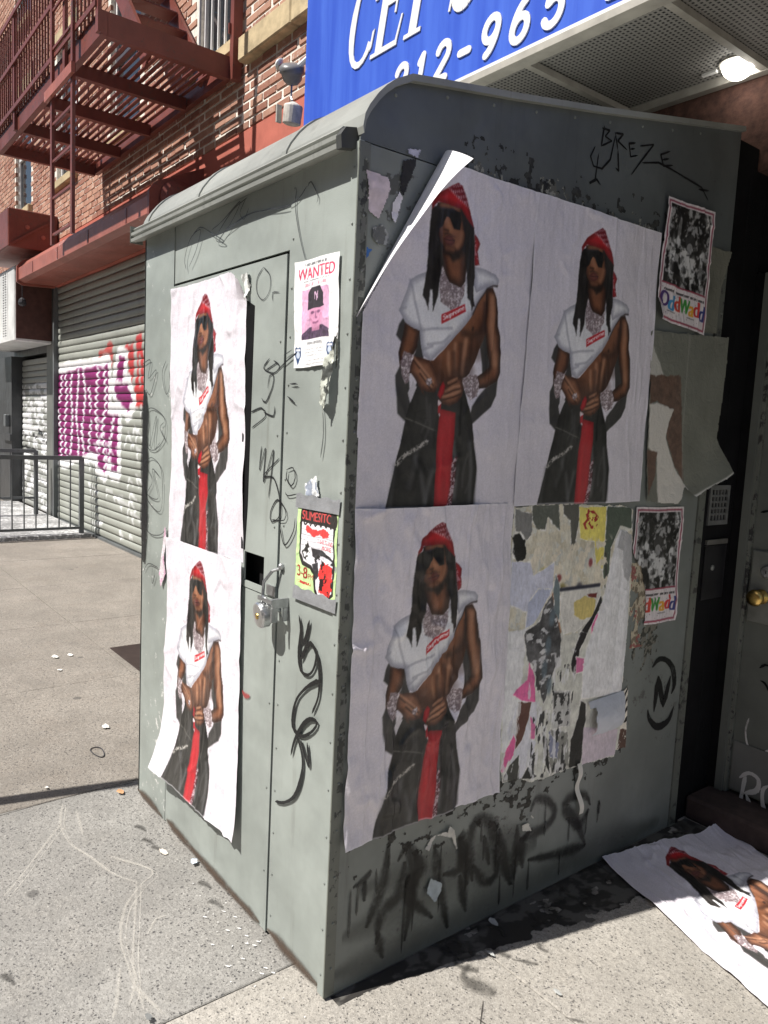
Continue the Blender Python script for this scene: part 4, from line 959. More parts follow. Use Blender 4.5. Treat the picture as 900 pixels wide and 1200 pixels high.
# ================================================================= cellar railing
RL = thing('cellar_railing', (-8.3, 1.3, 0), 'grey metal cellar railing with thin balusters standing on a raised curb', 'railing')
MB().bevbox(-12.2, -8.22, 0.0-0.6, F-0.02, -0.01, 0.055, 0.01).build('curb_plate', mat_paint('scraped_curb_metal', (0.28, 0.28, 0.28, 1), wear=(0.62, 0.62, 0.62, 1), wear_amt=0.52), RL)
def rail_run(p, q, zt, zb, n):
    p = Vector(p); q = Vector(q)
    MB().bar((p.x, p.y, zt), (q.x, q.y, zt), 0.05, 0.05).build('top_rail', M_rail, RL)
    MB().bar((p.x, p.y, zb), (q.x, q.y, zb), 0.03, 0.03).build('bottom_rail', M_rail, RL)
    for k in range(n):
        t = (k+1)/(n+1)
        c = p.lerp(q, t)
        MB().box(c.x-0.007, c.x+0.007, c.y-0.007, c.y+0.007, zb, zt-0.02).build('baluster', M_rail, RL)
    for c in (p, q):
        MB().box(c.x-0.026, c.x+0.026, c.y-0.026, c.y+0.026, 0.05, zt+0.01).build('post', M_rail, RL)
rail_run((-8.3, 1.78, 0), (-8.3, -0.5, 0), 1.0, 0.12, 16)
rail_run((-10.3, 1.72, 0), (-10.3, -0.5, 0), 0.98, 0.30, 12)
rail_run((-10.24, -0.5, 0), (-8.36, -0.5, 0), 1.0, 0.12, 10)

# ================================================================= fire escape
FE = thing('fire_escape', (-6.2, 1.4, 4.4), 'dark red iron fire escape with slatted platform and drop ladder', 'fire escape')
X0, X1, Y0, Y1, ZP = -7.95, -4.45, 0.80, F-0.01, 4.40
def chan(p, q, w, h): return MB().bar(p, q, w, h)
chan((X0, Y0, ZP), (X1, Y0, ZP), 0.05, 0.17).build('outer_beam', M_redpaint, FE)
chan((X0, Y1-0.06, ZP), (X1, Y1-0.06, ZP), 0.05, 0.12).build('wall_beam', M_redpaint, FE)
for k, x in enumerate(np.linspace(X1-0.03, X0+0.03, 5)):
    MB().box(x-0.03, x+0.03, Y0+0.027, Y1-0.088, ZP-0.085, ZP+(0.085 if k in (0, 4) else 0.02)).build('cross_beam', M_redpaint, FE)
ys = np.linspace(Y0+0.07, Y1-0.13, 15)
sl0 = None
for y in ys:
    if abs(y-1.25) < 0.02: pass
    o = MB().box(X0+0.04, X1-0.04, y-0.0165, y+0.0165, ZP+0.024, ZP+0.034).build('floor_slat', M_redpaint, FE)
for x, hgt in ((X1, 1.9), (X1-0.85, 1.05), (X0+0.9, 1.05), (X0, 1.9)):
    MB().box(x-0.03, x+0.03, Y0-0.055, Y0-0.028, ZP-0.08, ZP+hgt).build('post', M_redpaint, FE)
for x in np.arange(X0+0.12, X1-0.05, 0.095):
    if -5.66 < x < -5.02: continue
    MB().box(x-0.008, x+0.008, Y0-0.045, Y0-0.03, ZP+0.06, ZP+1.0).build('baluster', M_redpaint, FE)
for z in (ZP+0.12, ZP+0.55, ZP+1.0):
    chan((X0, Y0-0.062, z), (X1, Y0-0.062, z), 0.012, 0.04).build('rail', M_redpaint, FE)
for y in np.arange(Y0+0.1, Y1, 0.12):
    MB().box(X0-0.03, X0-0.015, y-0.008, y+0.008, ZP+0.06, ZP+1.0).build('baluster', M_redpaint, FE)
MB().box(X1+0.0, X1+0.06, F-0.10, F-0.02, ZP-0.1, 7.2).build('wall_post', M_redpaint, FE)
MB().box(X1+0.005, X1+0.02, F-0.12, F-0.10, ZP+0.25, ZP+0.33).build('bolt_plate', M_redpaint, FE)
# stair to the next landing
for y in (1.30, 1.78):
    chan((X1-0.45, y, ZP+0.05), (X0+0.5, y, ZP+2.9), 0.03, 0.16).build('stair_stringer', M_redpaint, FE)
for k in range(11):
    t = (k+1)/12
    x = X1-0.45+t*(X0+0.5-X1+0.45); z = ZP+0.05+t*2.85
    MB().box(x-0.10, x+0.10, 1.32, 1.76, z, z+0.012).build('stair_tread', M_redpaint, FE)
# next landing
for y in np.linspace(Y0+0.07, Y1-0.13, 12):
    MB().box(X0+0.9, X1-0.04, y-0.02, y+0.02, ZP+2.92, ZP+2.93).build('floor_slat', M_redpaint, FE)
chan((X0, Y0, ZP+2.9), (X1, Y0, ZP+2.9), 0.05, 0.16).build('outer_beam', M_redpaint, FE)
# drop ladder
yl = Y0-0.03
for x in (-5.56, -4.97):
    MB().box(x-0.024, x+0.024, yl-0.055, yl-0.03, 2.98, 5.25).build('ladder_rail', M_redpaint, FE)
for k in range(8):
    z = 3.05+k*0.30
    MB().box(-5.536, -4.994, yl-0.05, yl-0.035, z, z+0.02).build('rung', M_redpaint, FE)
MB().box(-5.66, -4.87, yl-0.085, yl-0.057, 4.16, 4.24).build('ladder_guide', M_redhood, FE)
# ================================================================= blue awning
AW = thing('blue_awning', (0.5, 1.5, 2.97), 'blue storefront awning box with white serif lettering and phone number', 'awning')
AY = 1.12
MB().box(-2.13, 4.5, AY, AY+0.03, 2.99, 4.45).build('sign_face', M_blue, AW)
MB().box(-2.13, -2.10, AY+0.03, F-0.01, 3.05, 4.45).build('side_face', M_blue, AW)
MB().box(-2.13, 4.5, AY+0.031, F-0.01, 4.40, 4.449).build('top_face', M_blue, AW)
MB().box(-2.135, 4.5, AY-0.008, AY+0.055, 2.962, 2.988).build('front_rail', M_frame, AW)
MB().box(-2.135, 4.5, AY-0.004, AY-0.001, 2.990, 3.003).build('edge_piping', M_white, AW)
for x in (-1.85, -1.22, -0.60, 0.0, 0.62, 1.24, 1.9, 2.6):
    MB().box(x-0.014, x+0.014, AY+0.056, F-0.052, 2.975, 3.0).build('soffit_bar', M_frame, AW)
MB().box(-2.13, 4.5, F-0.05, F-0.012, 2.972, 3.02).build('wall_rail', M_frame, AW)
MB().box(-2.12, 4.5, AY+0.05, F-0.012, 3.004, 3.012).build('soffit_mesh', M_soffit, AW)
# lettering: italic serif capitals built as outlines, on the sign face
def letter_mesh(polys, ox, oz, w, h, shear, name):
    m = MB()
    for poly in polys:
        pts = [(ox+(p[0]*w+p[1]*h*shear), oz+p[1]*h) for p in poly]
        kk = len(m.v); m.prism([(a, b) for a, b in pts], 1, AY-0.006-kk*8e-7, AY-0.001+kk*4e-7)
    return m.build(name, M_white, AW, fix=True)
def arc(cx, cy, rx, ry, a0, a1, n=18):
    return [(cx+rx*math.cos(math.radians(a0+(a1-a0)*i/n)), cy+ry*math.sin(math.radians(a0+(a1-a0)*i/n))) for i in range(n+1)]
def crescent(cx, cy, rx, ry, a0, a1, thick, thin):
    # stroke with thick middle and thin ends
    quads = []
    n = 18
    for i in range(n):
        q = []
        for j, s in ((i, 1), (i+1, 1), (i+1, 0), (i, 0)):
            a = math.radians(a0+(a1-a0)*j/n); w = thin+(thick-thin)*abs(math.cos(a))
            q.append((cx+(rx-w*s)*math.cos(a), cy+(ry-(thin if s else 0))*math.sin(a)))
        quads.append(q)
    return quads
C_ = crescent(0.5, 0.5, 0.5, 0.52, 38, 322, 0.20, 0.07)+[[(0.80, 0.62), (0.90, 0.62), (0.92, 0.98), (0.86, 0.98)], [(0.84, 0.10), (0.90, 0.14), (0.93, 0.32), (0.86, 0.30)]]
E_ = [[(0.18, 0.0), (0.42, 0.0), (0.42, 1.0), (0.18, 1.0)], [(0.02, 0.0), (0.18, 0.0), (0.18, 0.045), (0.02, 0.045)], [(0.02, 0.955), (0.18, 0.955), (0.18, 1.0), (0.02, 1.0)], [(0.42, 0.0), (0.95, 0.0), (0.95, 0.06), (0.42, 0.06)], [(0.42, 0.94), (0.92, 0.94), (0.92, 1.0), (0.42, 1.0)], [(0.42, 0.48), (0.70, 0.48), (0.70, 0.54), (0.42, 0.54)], [(0.70, 0.36), (0.76, 0.36), (0.76, 0.66), (0.70, 0.66)], [(0.88, 0.06), (0.95, 0.06), (1.02, 0.30), (0.97, 0.30)], [(0.86, 0.94), (0.92, 0.94), (0.92, 0.74), (0.88, 0.74)]]
T_ = [[(0.38, 0.045), (0.62, 0.045), (0.62, 0.94), (0.38, 0.94)], [(0.24, 0.0), (0.76, 0.0), (0.76, 0.045), (0.24, 0.045)], [(0.0, 0.94), (1.0, 0.94), (1.0, 1.0), (0.0, 1.0)], [(0.0, 0.72), (0.05, 0.72), (0.09, 0.94), (0.0, 0.94)], [(0.95, 0.72), (1.0, 0.72), (1.0, 0.94), (0.91, 0.94)]]
def strip(pts, ws):
    q = []
    for i in range(len(pts)-1):
        (ax, ay), (bx, by) = pts[i], pts[i+1]
        L = math.hypot(bx-ax, by-ay); nx, ny = -(by-ay)/L, (bx-ax)/L
        q.append([(ax-nx*ws[i]/2, ay-ny*ws[i]/2), (bx-nx*ws[i+1]/2, by-ny*ws[i+1]/2), (bx+nx*ws[i+1]/2, by+ny*ws[i+1]/2), (ax+nx*ws[i]/2, ay+ny*ws[i]/2)])
    return q
S_pts = arc(0.5, 0.75, 0.36, 0.22, 20, 270, 12)+arc(0.5, 0.27, 0.38, 0.25, 80, -160, 12)
S_ = strip(S_pts, [0.08+0.12*math.sin(math.pi*i/(len(S_pts)-1)) for i in range(len(S_pts))])+[[(0.82, 0.68), (0.88, 0.68), (0.90, 0.98), (0.84, 0.98)], [(0.10, 0.02), (0.16, 0.02), (0.18, 0.32), (0.12, 0.32)]]
LH = 0.40
letter_mesh(C_, -1.755, 3.285, 0.235, LH, 0.22, 'letter')
letter_mesh(E_, -1.545, 3.285, 0.215, LH, 0.22, 'letter')
letter_mesh(T_, -1.345, 3.285, 0.225, LH, 0.22, 'letter')
letter_mesh(S_, -1.015, 3.285, 0.20, LH, 0.22, 'letter')
for k, (P_, w) in enumerate(((C_, 0.22), (E_, 0.2), (T_, 0.21))):
    letter_mesh(P_, -0.74+k*0.26, 3.285, w, LH, 0.22, 'letter')
def digit(ch, x, z, w, h, shear=0.24):
    V, T = text_tris(ch)
    m = MB()
    off = 0.0
    cu = None
    vs = [(x+p[0]*w+p[1]*h*shear, AY-0.006, z+p[1]*h) for p in V]
    m.add(vs, [tuple(t) for t in T])
    vb = [(a, AY-0.0015, c) for a, b, c in vs]
    o = m.build('letter', M_white, AW, fix=False)
    sol = o.modifiers.new('thick', 'SOLIDIFY'); sol.thickness = 0.004; sol.offset = 0
    return o
def bold_digit(strokes_, x, z, w, h, th=0.030, shear=0.22):
    m = MB()
    for pts in strokes_:
        P_ = [(p[0]*w+p[1]*h*shear, p[1]*h) for p in pts]
        for q in strip(P_, [th]*len(P_)):
            kk = len(m.v); m.prism([(x+a, z+b) for a, b in q], 1, AY-0.006-kk*4e-7, AY-0.001+kk*2e-7)
        for (a, b) in P_:
            kk = len(m.v); m.prism([(x+a+th/2*math.cos(t*math.pi/4), z+b+th/2*math.sin(t*math.pi/4)) for t in range(8)], 1, AY-0.0056-kk*4e-7, AY-0.001+kk*2e-7)
    return m.build('letter', M_white, AW, fix=True)
D2 = [arc(0.5, 0.72, 0.38, 0.26, 165, -40, 14)+[(0.12, 0.03), (0.92, 0.03)]]
D1 = [[(0.25, 0.78), (0.52, 0.97), (0.52, 0.03)]]
D9 = [arc(0.5, 0.68, 0.36, 0.29, 0, 360, 18), arc(0.28, 0.68, 0.58, 0.66, 0, -75, 10)]
D6 = [arc(0.5, 0.32, 0.36, 0.29, 0, 360, 18), arc(0.72, 0.32, 0.58, 0.66, 180, 105, 10)]
D5 = [[(0.88, 0.97), (0.28, 0.97), (0.18, 0.55)]+arc(0.48, 0.33, 0.38, 0.31, 130, -150, 14)]
D0 = [arc(0.5, 0.5, 0.37, 0.47, 0, 360, 20)]
xx = -1.36
for ch, w in ((D2, .115), (D1, .09), (D2, .115), ('-', .09), (D9, .125), (D6, .125), (D5, .125), ('-', .09), (D2, .115), (D0, .12), (D0, .12), (D6, .12)):
    if ch == '-': bold_digit([[(0.1, 0.45), (0.9, 0.45)]], xx, 3.035, w*0.75, 0.145)
    else: bold_digit(ch, xx, 3.035, w*0.82, 0.145)
    xx += w+0.037
# lamp in the soffit
LP = thing('soffit_lamp', (-0.06, 1.79, 2.95), 'lit white globe lamp set into the perforated awning soffit', 'lamp')
gl = [(0.062*math.sin(math.radians(a)), -0.062*math.cos(math.radians(a))) for a in range(2, 100, 7)]
MB().lathe((-0.065, 1.78, 3.0), (0, 0, 1), gl, 24).build('globe', M_globe, LP, smooth=True, fix=True)
MB().lathe((-0.065, 1.78, 2.996), (0, 0, 1), [(0.062, 0.006), (0.070, 0.006), (0.070, -0.002), (0.062, -0.002)], 24).build('collar', M_frame, LP, fix=True)
MB().box(-0.21, -0.151, 1.772, 1.788, 2.992, 3.002).build('bracket', M_white, LP)
pl = bpy.data.lights.new('globe_light', 'POINT'); pl.energy = 0.16; pl.shadow_soft_size = 0.06; pl.color = (1, 0.95, 0.86)
plo = bpy.data.objects.new('globe_light', pl); COL.objects.link(plo); plo.parent = LP; plo.location = Vector((-0.065, 1.78, 2.92))-Vector(LP.location)
# dome camera and the hanging fitting at the awning's end
DC = thing('dome_camera', (-2.25, 1.1, 3.35), 'grey dome security camera on a bracket at the end of blue awning', 'camera')
MB().tube([(-2.13, 1.14, 3.50), (-2.19, 1.11, 3.46)], 0.015, 8).build('arm', M_white, DC)
MB().lathe((-2.235, 1.10, 3.44), (0.4, -0.35, 0.85), [(0.0, -0.062), (0.03, -0.055), (0.05, -0.035), (0.06, 0.0), (0.068, 0.002), (0.068, 0.03), (0.05, 0.045), (0.0, 0.05)], 20).build('housing', simple('camera_grey', (0.16, 0.16, 0.165, 1), 0.35), DC, smooth=True, fix=True)
MB().lathe((-2.26, 1.065, 3.47), (-0.6, -0.5, 0.4), [(0.0, 0.052), (0.022, 0.046), (0.034, 0.03)], 12).build('shield', M_white, DC, smooth=True, fix=True)
HL = thing('hanging_canister', (-2.22, 1.1, 3.16), 'dented white canister hanging by a hook below the dome camera', 'canister')
MB().tube([(-2.235, 1.1, 3.385), (-2.238, 1.1, 3.32), (-2.225, 1.1, 3.30), (-2.235, 1.1, 3.28)], 0.006, 6).build('hook', M_steel, HL)
MB().lathe((-2.225, 1.1, 3.17), (0.18, 0, 1), [(0.036, 0), (0.05, 0.006), (0.052, 0.09), (0.048, 0.098), (0.03, 0.105), (0.012, 0.115)], 18).build('body', simple('weathered_white', (0.5, 0.47, 0.43, 1), 0.6, var=0.35, scale=25), HL, fix=True)
MB().box(-2.275, -2.262, 1.03, 1.06, 3.18, 3.27).build('latch', M_frame, HL)

# ================================================================= storefront recess: black jamb, door, step
BJ = thing('black_jamb', (-0.06, 1.85, 0), 'black painted doorway jamb holding an intercom grille and mail slot', 'jamb')
MB().box(-0.20, -0.012, 1.735, 1.985, 0, 2.70).build('wall', M_black, BJ)
MB().box(-0.20, 1.3, 1.985, 2.05, 2.25, 2.70).build('header', M_black, BJ)
gr = MB()
gy0, gy1, gz0, gz1 = 1.765, 1.915, 1.235, 1.395
gr.box(-0.0115, -0.004, gy0, gy1, gz0, gz0+0.018).box(-0.0115, -0.004, gy0, gy1, gz1-0.018, gz1).box(-0.0115, -0.0041, gy0, gy0+0.015, gz0+0.018, gz1-0.018).box(-0.0115, -0.0041, gy1-0.015, gy1, gz0+0.018, gz1-0.018)
for k in range(1, 5):
    y = gy0+0.015+(gy1-gy0-0.03)*k/5
    gr.box(-0.0115, -0.0055, y-0.004, y+0.004, gz0+0.018, gz1-0.018)
for k in range(1, 5):
    z = gz0+0.018+(gz1-gz0-0.036)*k/5
    gr.box(-0.0115, -0.0058, gy0+0.015, gy1-0.015, z-0.004, z+0.004)
gr.build('intercom_grille', simple('grille_grey', (0.20, 0.205, 0.20, 1), 0.5, 0.3), BJ)
MB().box(-0.0115, -0.002, 1.77, 1.93, 1.155, 1.175).build('slot_lip', simple('slot_metal', (0.26, 0.25, 0.23, 1), 0.4, 0.6), BJ)
MB().box(-0.0115, -0.0045, 1.765, 1.93, 0.93, 1.15).build('mail_plate', simple('mail_plate_black', (0.018, 0.018, 0.02, 1), 0.3), BJ)
MB().lathe((-0.0045, 1.83, 1.06), (1, 0, 0), [(0.012, 0), (0.012, 0.004), (0.006, 0.006)], 12).build('lock_cylinder', M_steel, BJ, fix=True)

DR = thing('storefront_door', (0.6, 2.0, 0), 'grey metal door with brass knob and steel lock plate in shade', 'door')
MB().box(-0.011, 0.030, 1.965, 2.05, 0.105, 2.24).build('frame_return', M_black, DR)
MB().box(0.0305, 0.062, 1.955, 2.05, 0.105, 2.24).build('door_frame', M_door, DR)
MB().box(0.0625, 0.075, 1.968, 2.05, 0.105, 2.24).build('frame_stop', M_trim, DR)
MB().box(0.0765, 1.0, 1.985, 2.03, 0.115, 2.23).build('leaf', M_door, DR)
MB().box(0.085, 0.99, 1.979, 1.984, 0.125, 0.33).build('kick_plate', M_greywall, DR)
MB().box(1.0, 1.07, 1.955, 2.05, 0.105, 2.24).build('door_frame', M_door, DR)
MB().bevbox(0.085, 0.20, 1.972, 1.984, 0.845, 1.14, 0.004).build('lock_plate', simple('lock_plate_grey', (0.22, 0.23, 0.21, 1), 0.4, 0.3), DR)
MB().lathe((0.137, 1.972, 0.955), (0, -1, 0), [(0.030, 0), (0.030, 0.006), (0.014, 0.012), (0.014, 0.03), (0.030, 0.038), (0.034, 0.052), (0.030, 0.066), (0.016, 0.070)], 24).build('knob', M_brass, DR, smooth=True, fix=True)
MB().lathe((0.153, 1.972, 1.06), (0, -1, 0), [(0.026, 0), (0.026, 0.01), (0.020, 0.016), (0.006, 0.017)], 20).build('deadbolt', M_steel, DR, fix=True)
MB().box(0.151, 0.155, 1.954, 1.956, 1.053, 1.067).build('keyhole', M_dark, DR)
ST = MB(); ST.bevbox(-0.011, 1.25, 1.80, 2.06, 0.0, 0.10, 0.012)
tag(ST.build('door_step', M_step), 'worn brown step under the grey storefront door', 'step')
for nm, lst, w, mt in (('painted_mark', DOOR['ro'], 0.022, INK_WHITE), ('painted_mark', DOOR['curve'], 0.010, INK_WHITE), ('painted_mark', DOOR['blk'], 0.012, INK_FAT)):
    yy = 1.977 if lst is DOOR['ro'] else 1.983
    strokes(nm, lst, w, lambda a, b, z, yy=yy: (max(a, 0.05), yy-z, b), mt, DR, off=0.0015, seed=3)

# ================================================================= the metal shed
SH = thing('metal_shed', (-0.7, 0.86, 0), 'grey sheet metal shed plastered with posters against the storefront', 'shed')
LX, DY, EV = -1.41, 1.735, 2.245
# front (street side) panels
MB().box(LX+0.02, -0.02, 0.045, 0.055, 0.03, 2.24).build('backing', M_dark, SH)
MB().box(LX, -1.126, 0.0, 0.012, 0.005, EV).build('front_panel', M_shed_strip, SH)
MB().box(-1.123, -0.322, 0.003, 0.012, 2.035, EV).build('transom_panel', M_shed, SH)
MB().box(-0.316, -0.001, -0.001, 0.012, 0.02, EV).build('front_panel', M_shed, SH)
d_up = MB(); d_up.panel(-1.118, -0.324, 1.049, 2.024, -0.004, 0.006, [(-0.524, -0.400, 1.069, 1.160)])
dr = d_up.build('door', M_shed, SH)
MB().box(-1.116, -0.326, -0.002, 0.026, 0.012, 1.045).build('lower_leaf', M_shed, dr)
# long strip painted black as the shadowed gap beside the upper posters
MB().prism([(-0.575, 1.93), (-0.503, 1.90), (-0.512, 1.30), (-0.522, 1.165), (-0.545, 1.165)], 1, -0.0058, -0.0042).build('gap_shade_strip', M_black, dr, fix=True)
# left end, back
MB().prism([(0.0, 0.0), (DY, 0.0), (DY, 2.70), (0.14, 2.40), (0.03, 2.33), (0.0, EV)], 0, LX+0.001, LX+0.012).build('end_panel', M_shed, SH, fix=True)
# right face: main panel and gable panel
MB().box(-0.012, 0.0, 0.002, 1.665, 0.004, EV-0.004).build('side_panel', M_shed_shaded, SH)
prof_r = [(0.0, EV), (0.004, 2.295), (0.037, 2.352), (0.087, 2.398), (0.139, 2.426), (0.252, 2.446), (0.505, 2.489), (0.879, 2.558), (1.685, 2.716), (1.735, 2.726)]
MB().prism([(1.735, EV)]+prof_r[::-1][0:], 0, -0.012, -0.002).build('gable_panel', M_gable_shaded, SH, fix=True)
MB().box(-0.012, 0.006, 1.667, 1.712, 0.004, EV-0.002).build('end_trim', M_trim, SH)
MB().box(-0.012, 0.004, 1.7125, DY, 0.004, EV-0.002).build('end_trim', M_black, SH)
MB().box(-0.0005, 0.004, -0.0055, 0.028, 0.01, EV-0.004).build('corner_angle', M_trim, SH)
MB().box(-0.028, -0.0006, -0.0055, -0.0015, 0.01, EV-0.004).build('corner_angle', M_shed, SH)
# roof sheet with curved eave
rp = [(-0.005, 2.272), (0.0, 2.302), (0.012, 2.325), (0.037, 2.359), (0.060, 2.383), (0.087, 2.405), (0.139, 2.433), (0.252, 2.453), (0.505, 2.496), (0.879, 2.565), (1.685, 2.726), (1.735, 2.736)]
rs = MB()
n = len(rp)
th = 0.016
pv = []
for x in (LX-0.02, 0.014):
    for (y, z) in rp: pv.append((x, y, z))
    for (y, z) in rp: pv.append((x, y+0.004, z-th))
fs = []
o_ = 2*n
for i in range(n-1):
    fs += [(i, i+1, o_+i+1, o_+i), (n+i, o_+n+i, o_+n+i+1, n+i+1), (i, n+i, n+i+1, i+1), (o_+i, o_+i+1, o_+n+i+1, o_+n+i)]
fs += [(0, o_, o_+n, n), (n-1, 2*n-1, o_+2*n-1, o_+n-1)]
rs.add(pv, fs)
rs.build('roof', M_roof, SH, fix=True)
for xr in (-0.36, -0.93, -1.38):
    rib = MB()
    for i in range(n-1):
        (ya, za), (yb, zb) = rp[i], rp[i+1]
        rib.add([(xr-0.012, ya-0.004, za+0.003), (xr+0.012, ya-0.004, za+0.003), (xr+0.012, yb-0.004, zb+0.003), (xr-0.012, yb-0.004, zb+0.003), (xr-0.012, ya+0.003, za-0.004), (xr+0.012, ya+0.003, za-0.004), (xr+0.012, yb+0.003, zb-0.004), (xr-0.012, yb+0.003, zb-0.004)],
            [(0,1,2,3), (0,3,7,4), (1,5,6,2)])
    rib.build('roof_seam', M_roof, SH, fix=True)
# gutter-like drip edge along the eave
gp_ = [(0.0, 2.232), (-0.030, 2.222), (-0.046, 2.221), (-0.048, 2.232), (-0.036, 2.234), (-0.036, 2.241), (-0.046, 2.244), (-0.047, 2.254), (-0.034, 2.257), (-0.034, 2.263), (-0.040, 2.267), (-0.030, 2.276), (-0.004, 2.281)]
MB().prism(gp_, 0, LX-0.028, -0.0345).build('drip_edge', M_roof, SH, fix=True)
MB().prism([(0.004, 2.226), (-0.047, 2.217), (-0.050, 2.248), (-0.036, 2.268), (0.004, 2.276)], 0, -0.034, -0.012).build('drip_end_cap', simple('dark_cap', (0.045, 0.047, 0.045, 1), 0.6), SH, fix=True)
MB().box(LX-0.032, LX-0.0285, -0.049, 0.0, 2.218, 2.28).build('drip_end_cap', M_trim, SH)
# screws
sc = MB()
def screw(p, ax, r=0.0038): sc.lathe(p, ax, [(r, 0), (r*0.8, 0.002), (r*0.3, 0.003)], 7)
for k in range(17):
    z = 0.07+k*0.132
    screw((-0.014, -0.0055, z), (0, -1, 0)); screw((0.004, 0.014, z+0.02), (1, 0, 0)); screw((-0.298, -0.001, z+0.01), (0, -1, 0), 0.004)
    if k < 15 and k % 2: screw((-0.345, -0.002 if z < 1.04 else -0.004, z), (0, -1, 0), 0.004)
    screw((0.006, 1.70, z), (1, 0, 0))
for k in range(9):
    y = 0.1+k*0.17
    z = np.interp(y, [p[0] for p in prof_r], [p[1] for p in prof_r])-0.03
    screw((-0.002, y, z), (1, 0, 0), 0.005)
sc.build('screws', M_shed_shaded, SH, kind='stuff', fix=True)
# hasp on the door
hs = MB()
hs.box(-0.375, -0.325, -0.008, -0.0045, 1.055, 1.085)
hp = hs.build('hasp_plate', M_steel, dr)
st = MB()
st.tube([(-0.305, -0.001, 1.02), (-0.305, -0.05, 1.02), (-0.305, -0.056, 1.035), (-0.305, -0.05, 1.05), (-0.305, -0.001, 1.05)], 0.006, 8)
st.build('staple', M_steel, SH)
# bent hasp strap standing out from the wall, with a slot
hs2 = MB()
hs2.box(-0.335, -0.255, -0.058, -0.054, 1.052, 1.064).box(-0.262, -0.255, -0.054, -0.002, 1.040, 1.066).box(-0.262, -0.2555, -0.056, -0.036, 1.00, 1.039).box(-0.262, -0.2555, -0.018, -0.002, 1.00, 1.039)
hs2.build('hasp_strap', M_steel, SH)
# cable loop
MB().tube([(-0.300, -0.004, 1.145), (-0.318, -0.022, 1.135), (-0.342, -0.035, 1.10), (-0.345, -0.036, 1.06), (-0.33, -0.036, 1.035)], 0.005, 8).build('cable_loop', M_steel, SH)
MB().lathe((-0.296, -0.002, 1.15), (0, -1, 0), [(0.010, 0), (0.010, 0.008), (0.005, 0.012)], 8).build('eye_bolt', M_steel, SH, fix=True)
# padlock
PD = thing('padlock', (-0.30, -0.06, 0.98), 'round steel padlock hanging on the shed door hasp', 'padlock')
MB().lathe((-0.318, -0.05, 1.010), (-0.10, -0.97, -0.12), [(0.034, -0.014), (0.038, -0.010), (0.038, 0.010), (0.034, 0.015), (0.02, 0.017)], 28).build('body', simple('padlock_steel', (0.55, 0.56, 0.57, 1), 0.28, 0.9, 0.15, 60, 0.05), PD, smooth=False, fix=True)
a_ = []
for k in range(11):
    t = math.pi*k/10
    a_.append((-0.302+0.022*math.cos(t), -0.048-0.006*math.sin(t), 1.036+0.026*math.sin(t)))
MB().tube(a_, 0.0055, 8).build('shackle', M_steel, PD, smooth=True)
MB().lathe((-0.320, -0.067, 1.006), (-0.10, -0.97, -0.12), [(0.009, 0.0), (0.009, 0.002), (0.004, 0.003)], 10).build('keyway', M_brass, PD, fix=True)

# graffiti on the shed
NTAG = [[(1.491, 0.522), (1.5, 0.664)], [(1.5, 0.664), (1.552, 0.529)], [(1.552, 0.529), (1.585, 0.65)]]
PL_ = lambda a, b, z: (a, -0.0045-z, b)
PR_ = lambda a, b, z: (0.0004+z, a, b)
each_stroke('marker_scribble', LEFT['scrib'][:9], 0.0042, PL_, INK_GREY, SH, seed=1)
each_stroke('marker_scribble', LEFT['scrib'][9:22], 0.0048, PL_, INK_THIN, SH, off=0.0016, seed=2)
each_stroke('marker_scribble', LEFT['scrib'][22:], 0.0048, PL_, INK_GREY, SH, off=0.0019, seed=4)
each_stroke('marker_tag', LEFT['fat'], 0.0120, PL_, INK_FAT, SH, off=0.0022, seed=5, vary=0.25)
strokes('red_mark', [LEFT['red']], 0.045, PL_, mat_ink('red_paint', (0.38, 0.06, 0.06, 1), 0.7, dense=0.75), SH, seed=6)
each_stroke('marker_tag', RIGHT['breze'], 0.0065, smooth=False, place=lambda a, b, z: (-0.0018+z, a, b), mat=INK_THIN, parent=SH, seed=7)
each_stroke('spray_tag', RIGHT['spray'], 0.060, PR_, INK_SPRAY, SH, off=0.0007, seed=8, step=0.02)
rr = random.Random(5)
drips = []
for k in range(20):
    l_ = rr.choice(RIGHT['spray'][:18]); c_ = rr.choice(l_); y_ = c_[0]+rr.uniform(-.03, .03)
    drips.append([(y_, c_[1]), (y_+rr.uniform(-.006, .006), max(0.03, c_[1]-rr.uniform(0.05, 0.22)))])
strokes('spray_drips', drips, 0.010, PR_, mat_ink('thin_black_drip', (0.014, 0.014, 0.014, 1), 0.6, dense=0.55), SH, off=0.0022, seed=18, vary=0.4)
strokes('spray_haze', [[(0.05, 0.16), (0.25, 0.17), (0.5, 0.18), (0.85, 0.19)], [(0.1, 0.28), (0.4, 0.27), (0.8, 0.26)], [(0.03, 0.06), (0.5, 0.05), (1.2, 0.06), (1.6, 0.05)]], 0.20, PR_, mat_ink('grime_haze', (0.02, 0.02, 0.018, 1), 0.95, dense=0.30), SH, off=0.0004, seed=19, step=0.03)
each_stroke('spray_tag', RIGHT['n'][:2]+NTAG, 0.030, PR_, INK_SPRAY2, SH, off=0.0012, seed=9)
strokes('spray_shadow', [[(-1.382, 1.66), (-1.380, 1.45), (-1.376, 1.2), (-1.372, 0.98)]], 0.085, PL_, mat_ink('black_spray_shade', (0.012, 0.012, 0.014, 1), 0.5, dense=0.92), SH, off=0.0008, seed=12)  # dark vertical shadow on the left strip, painted on as black spray
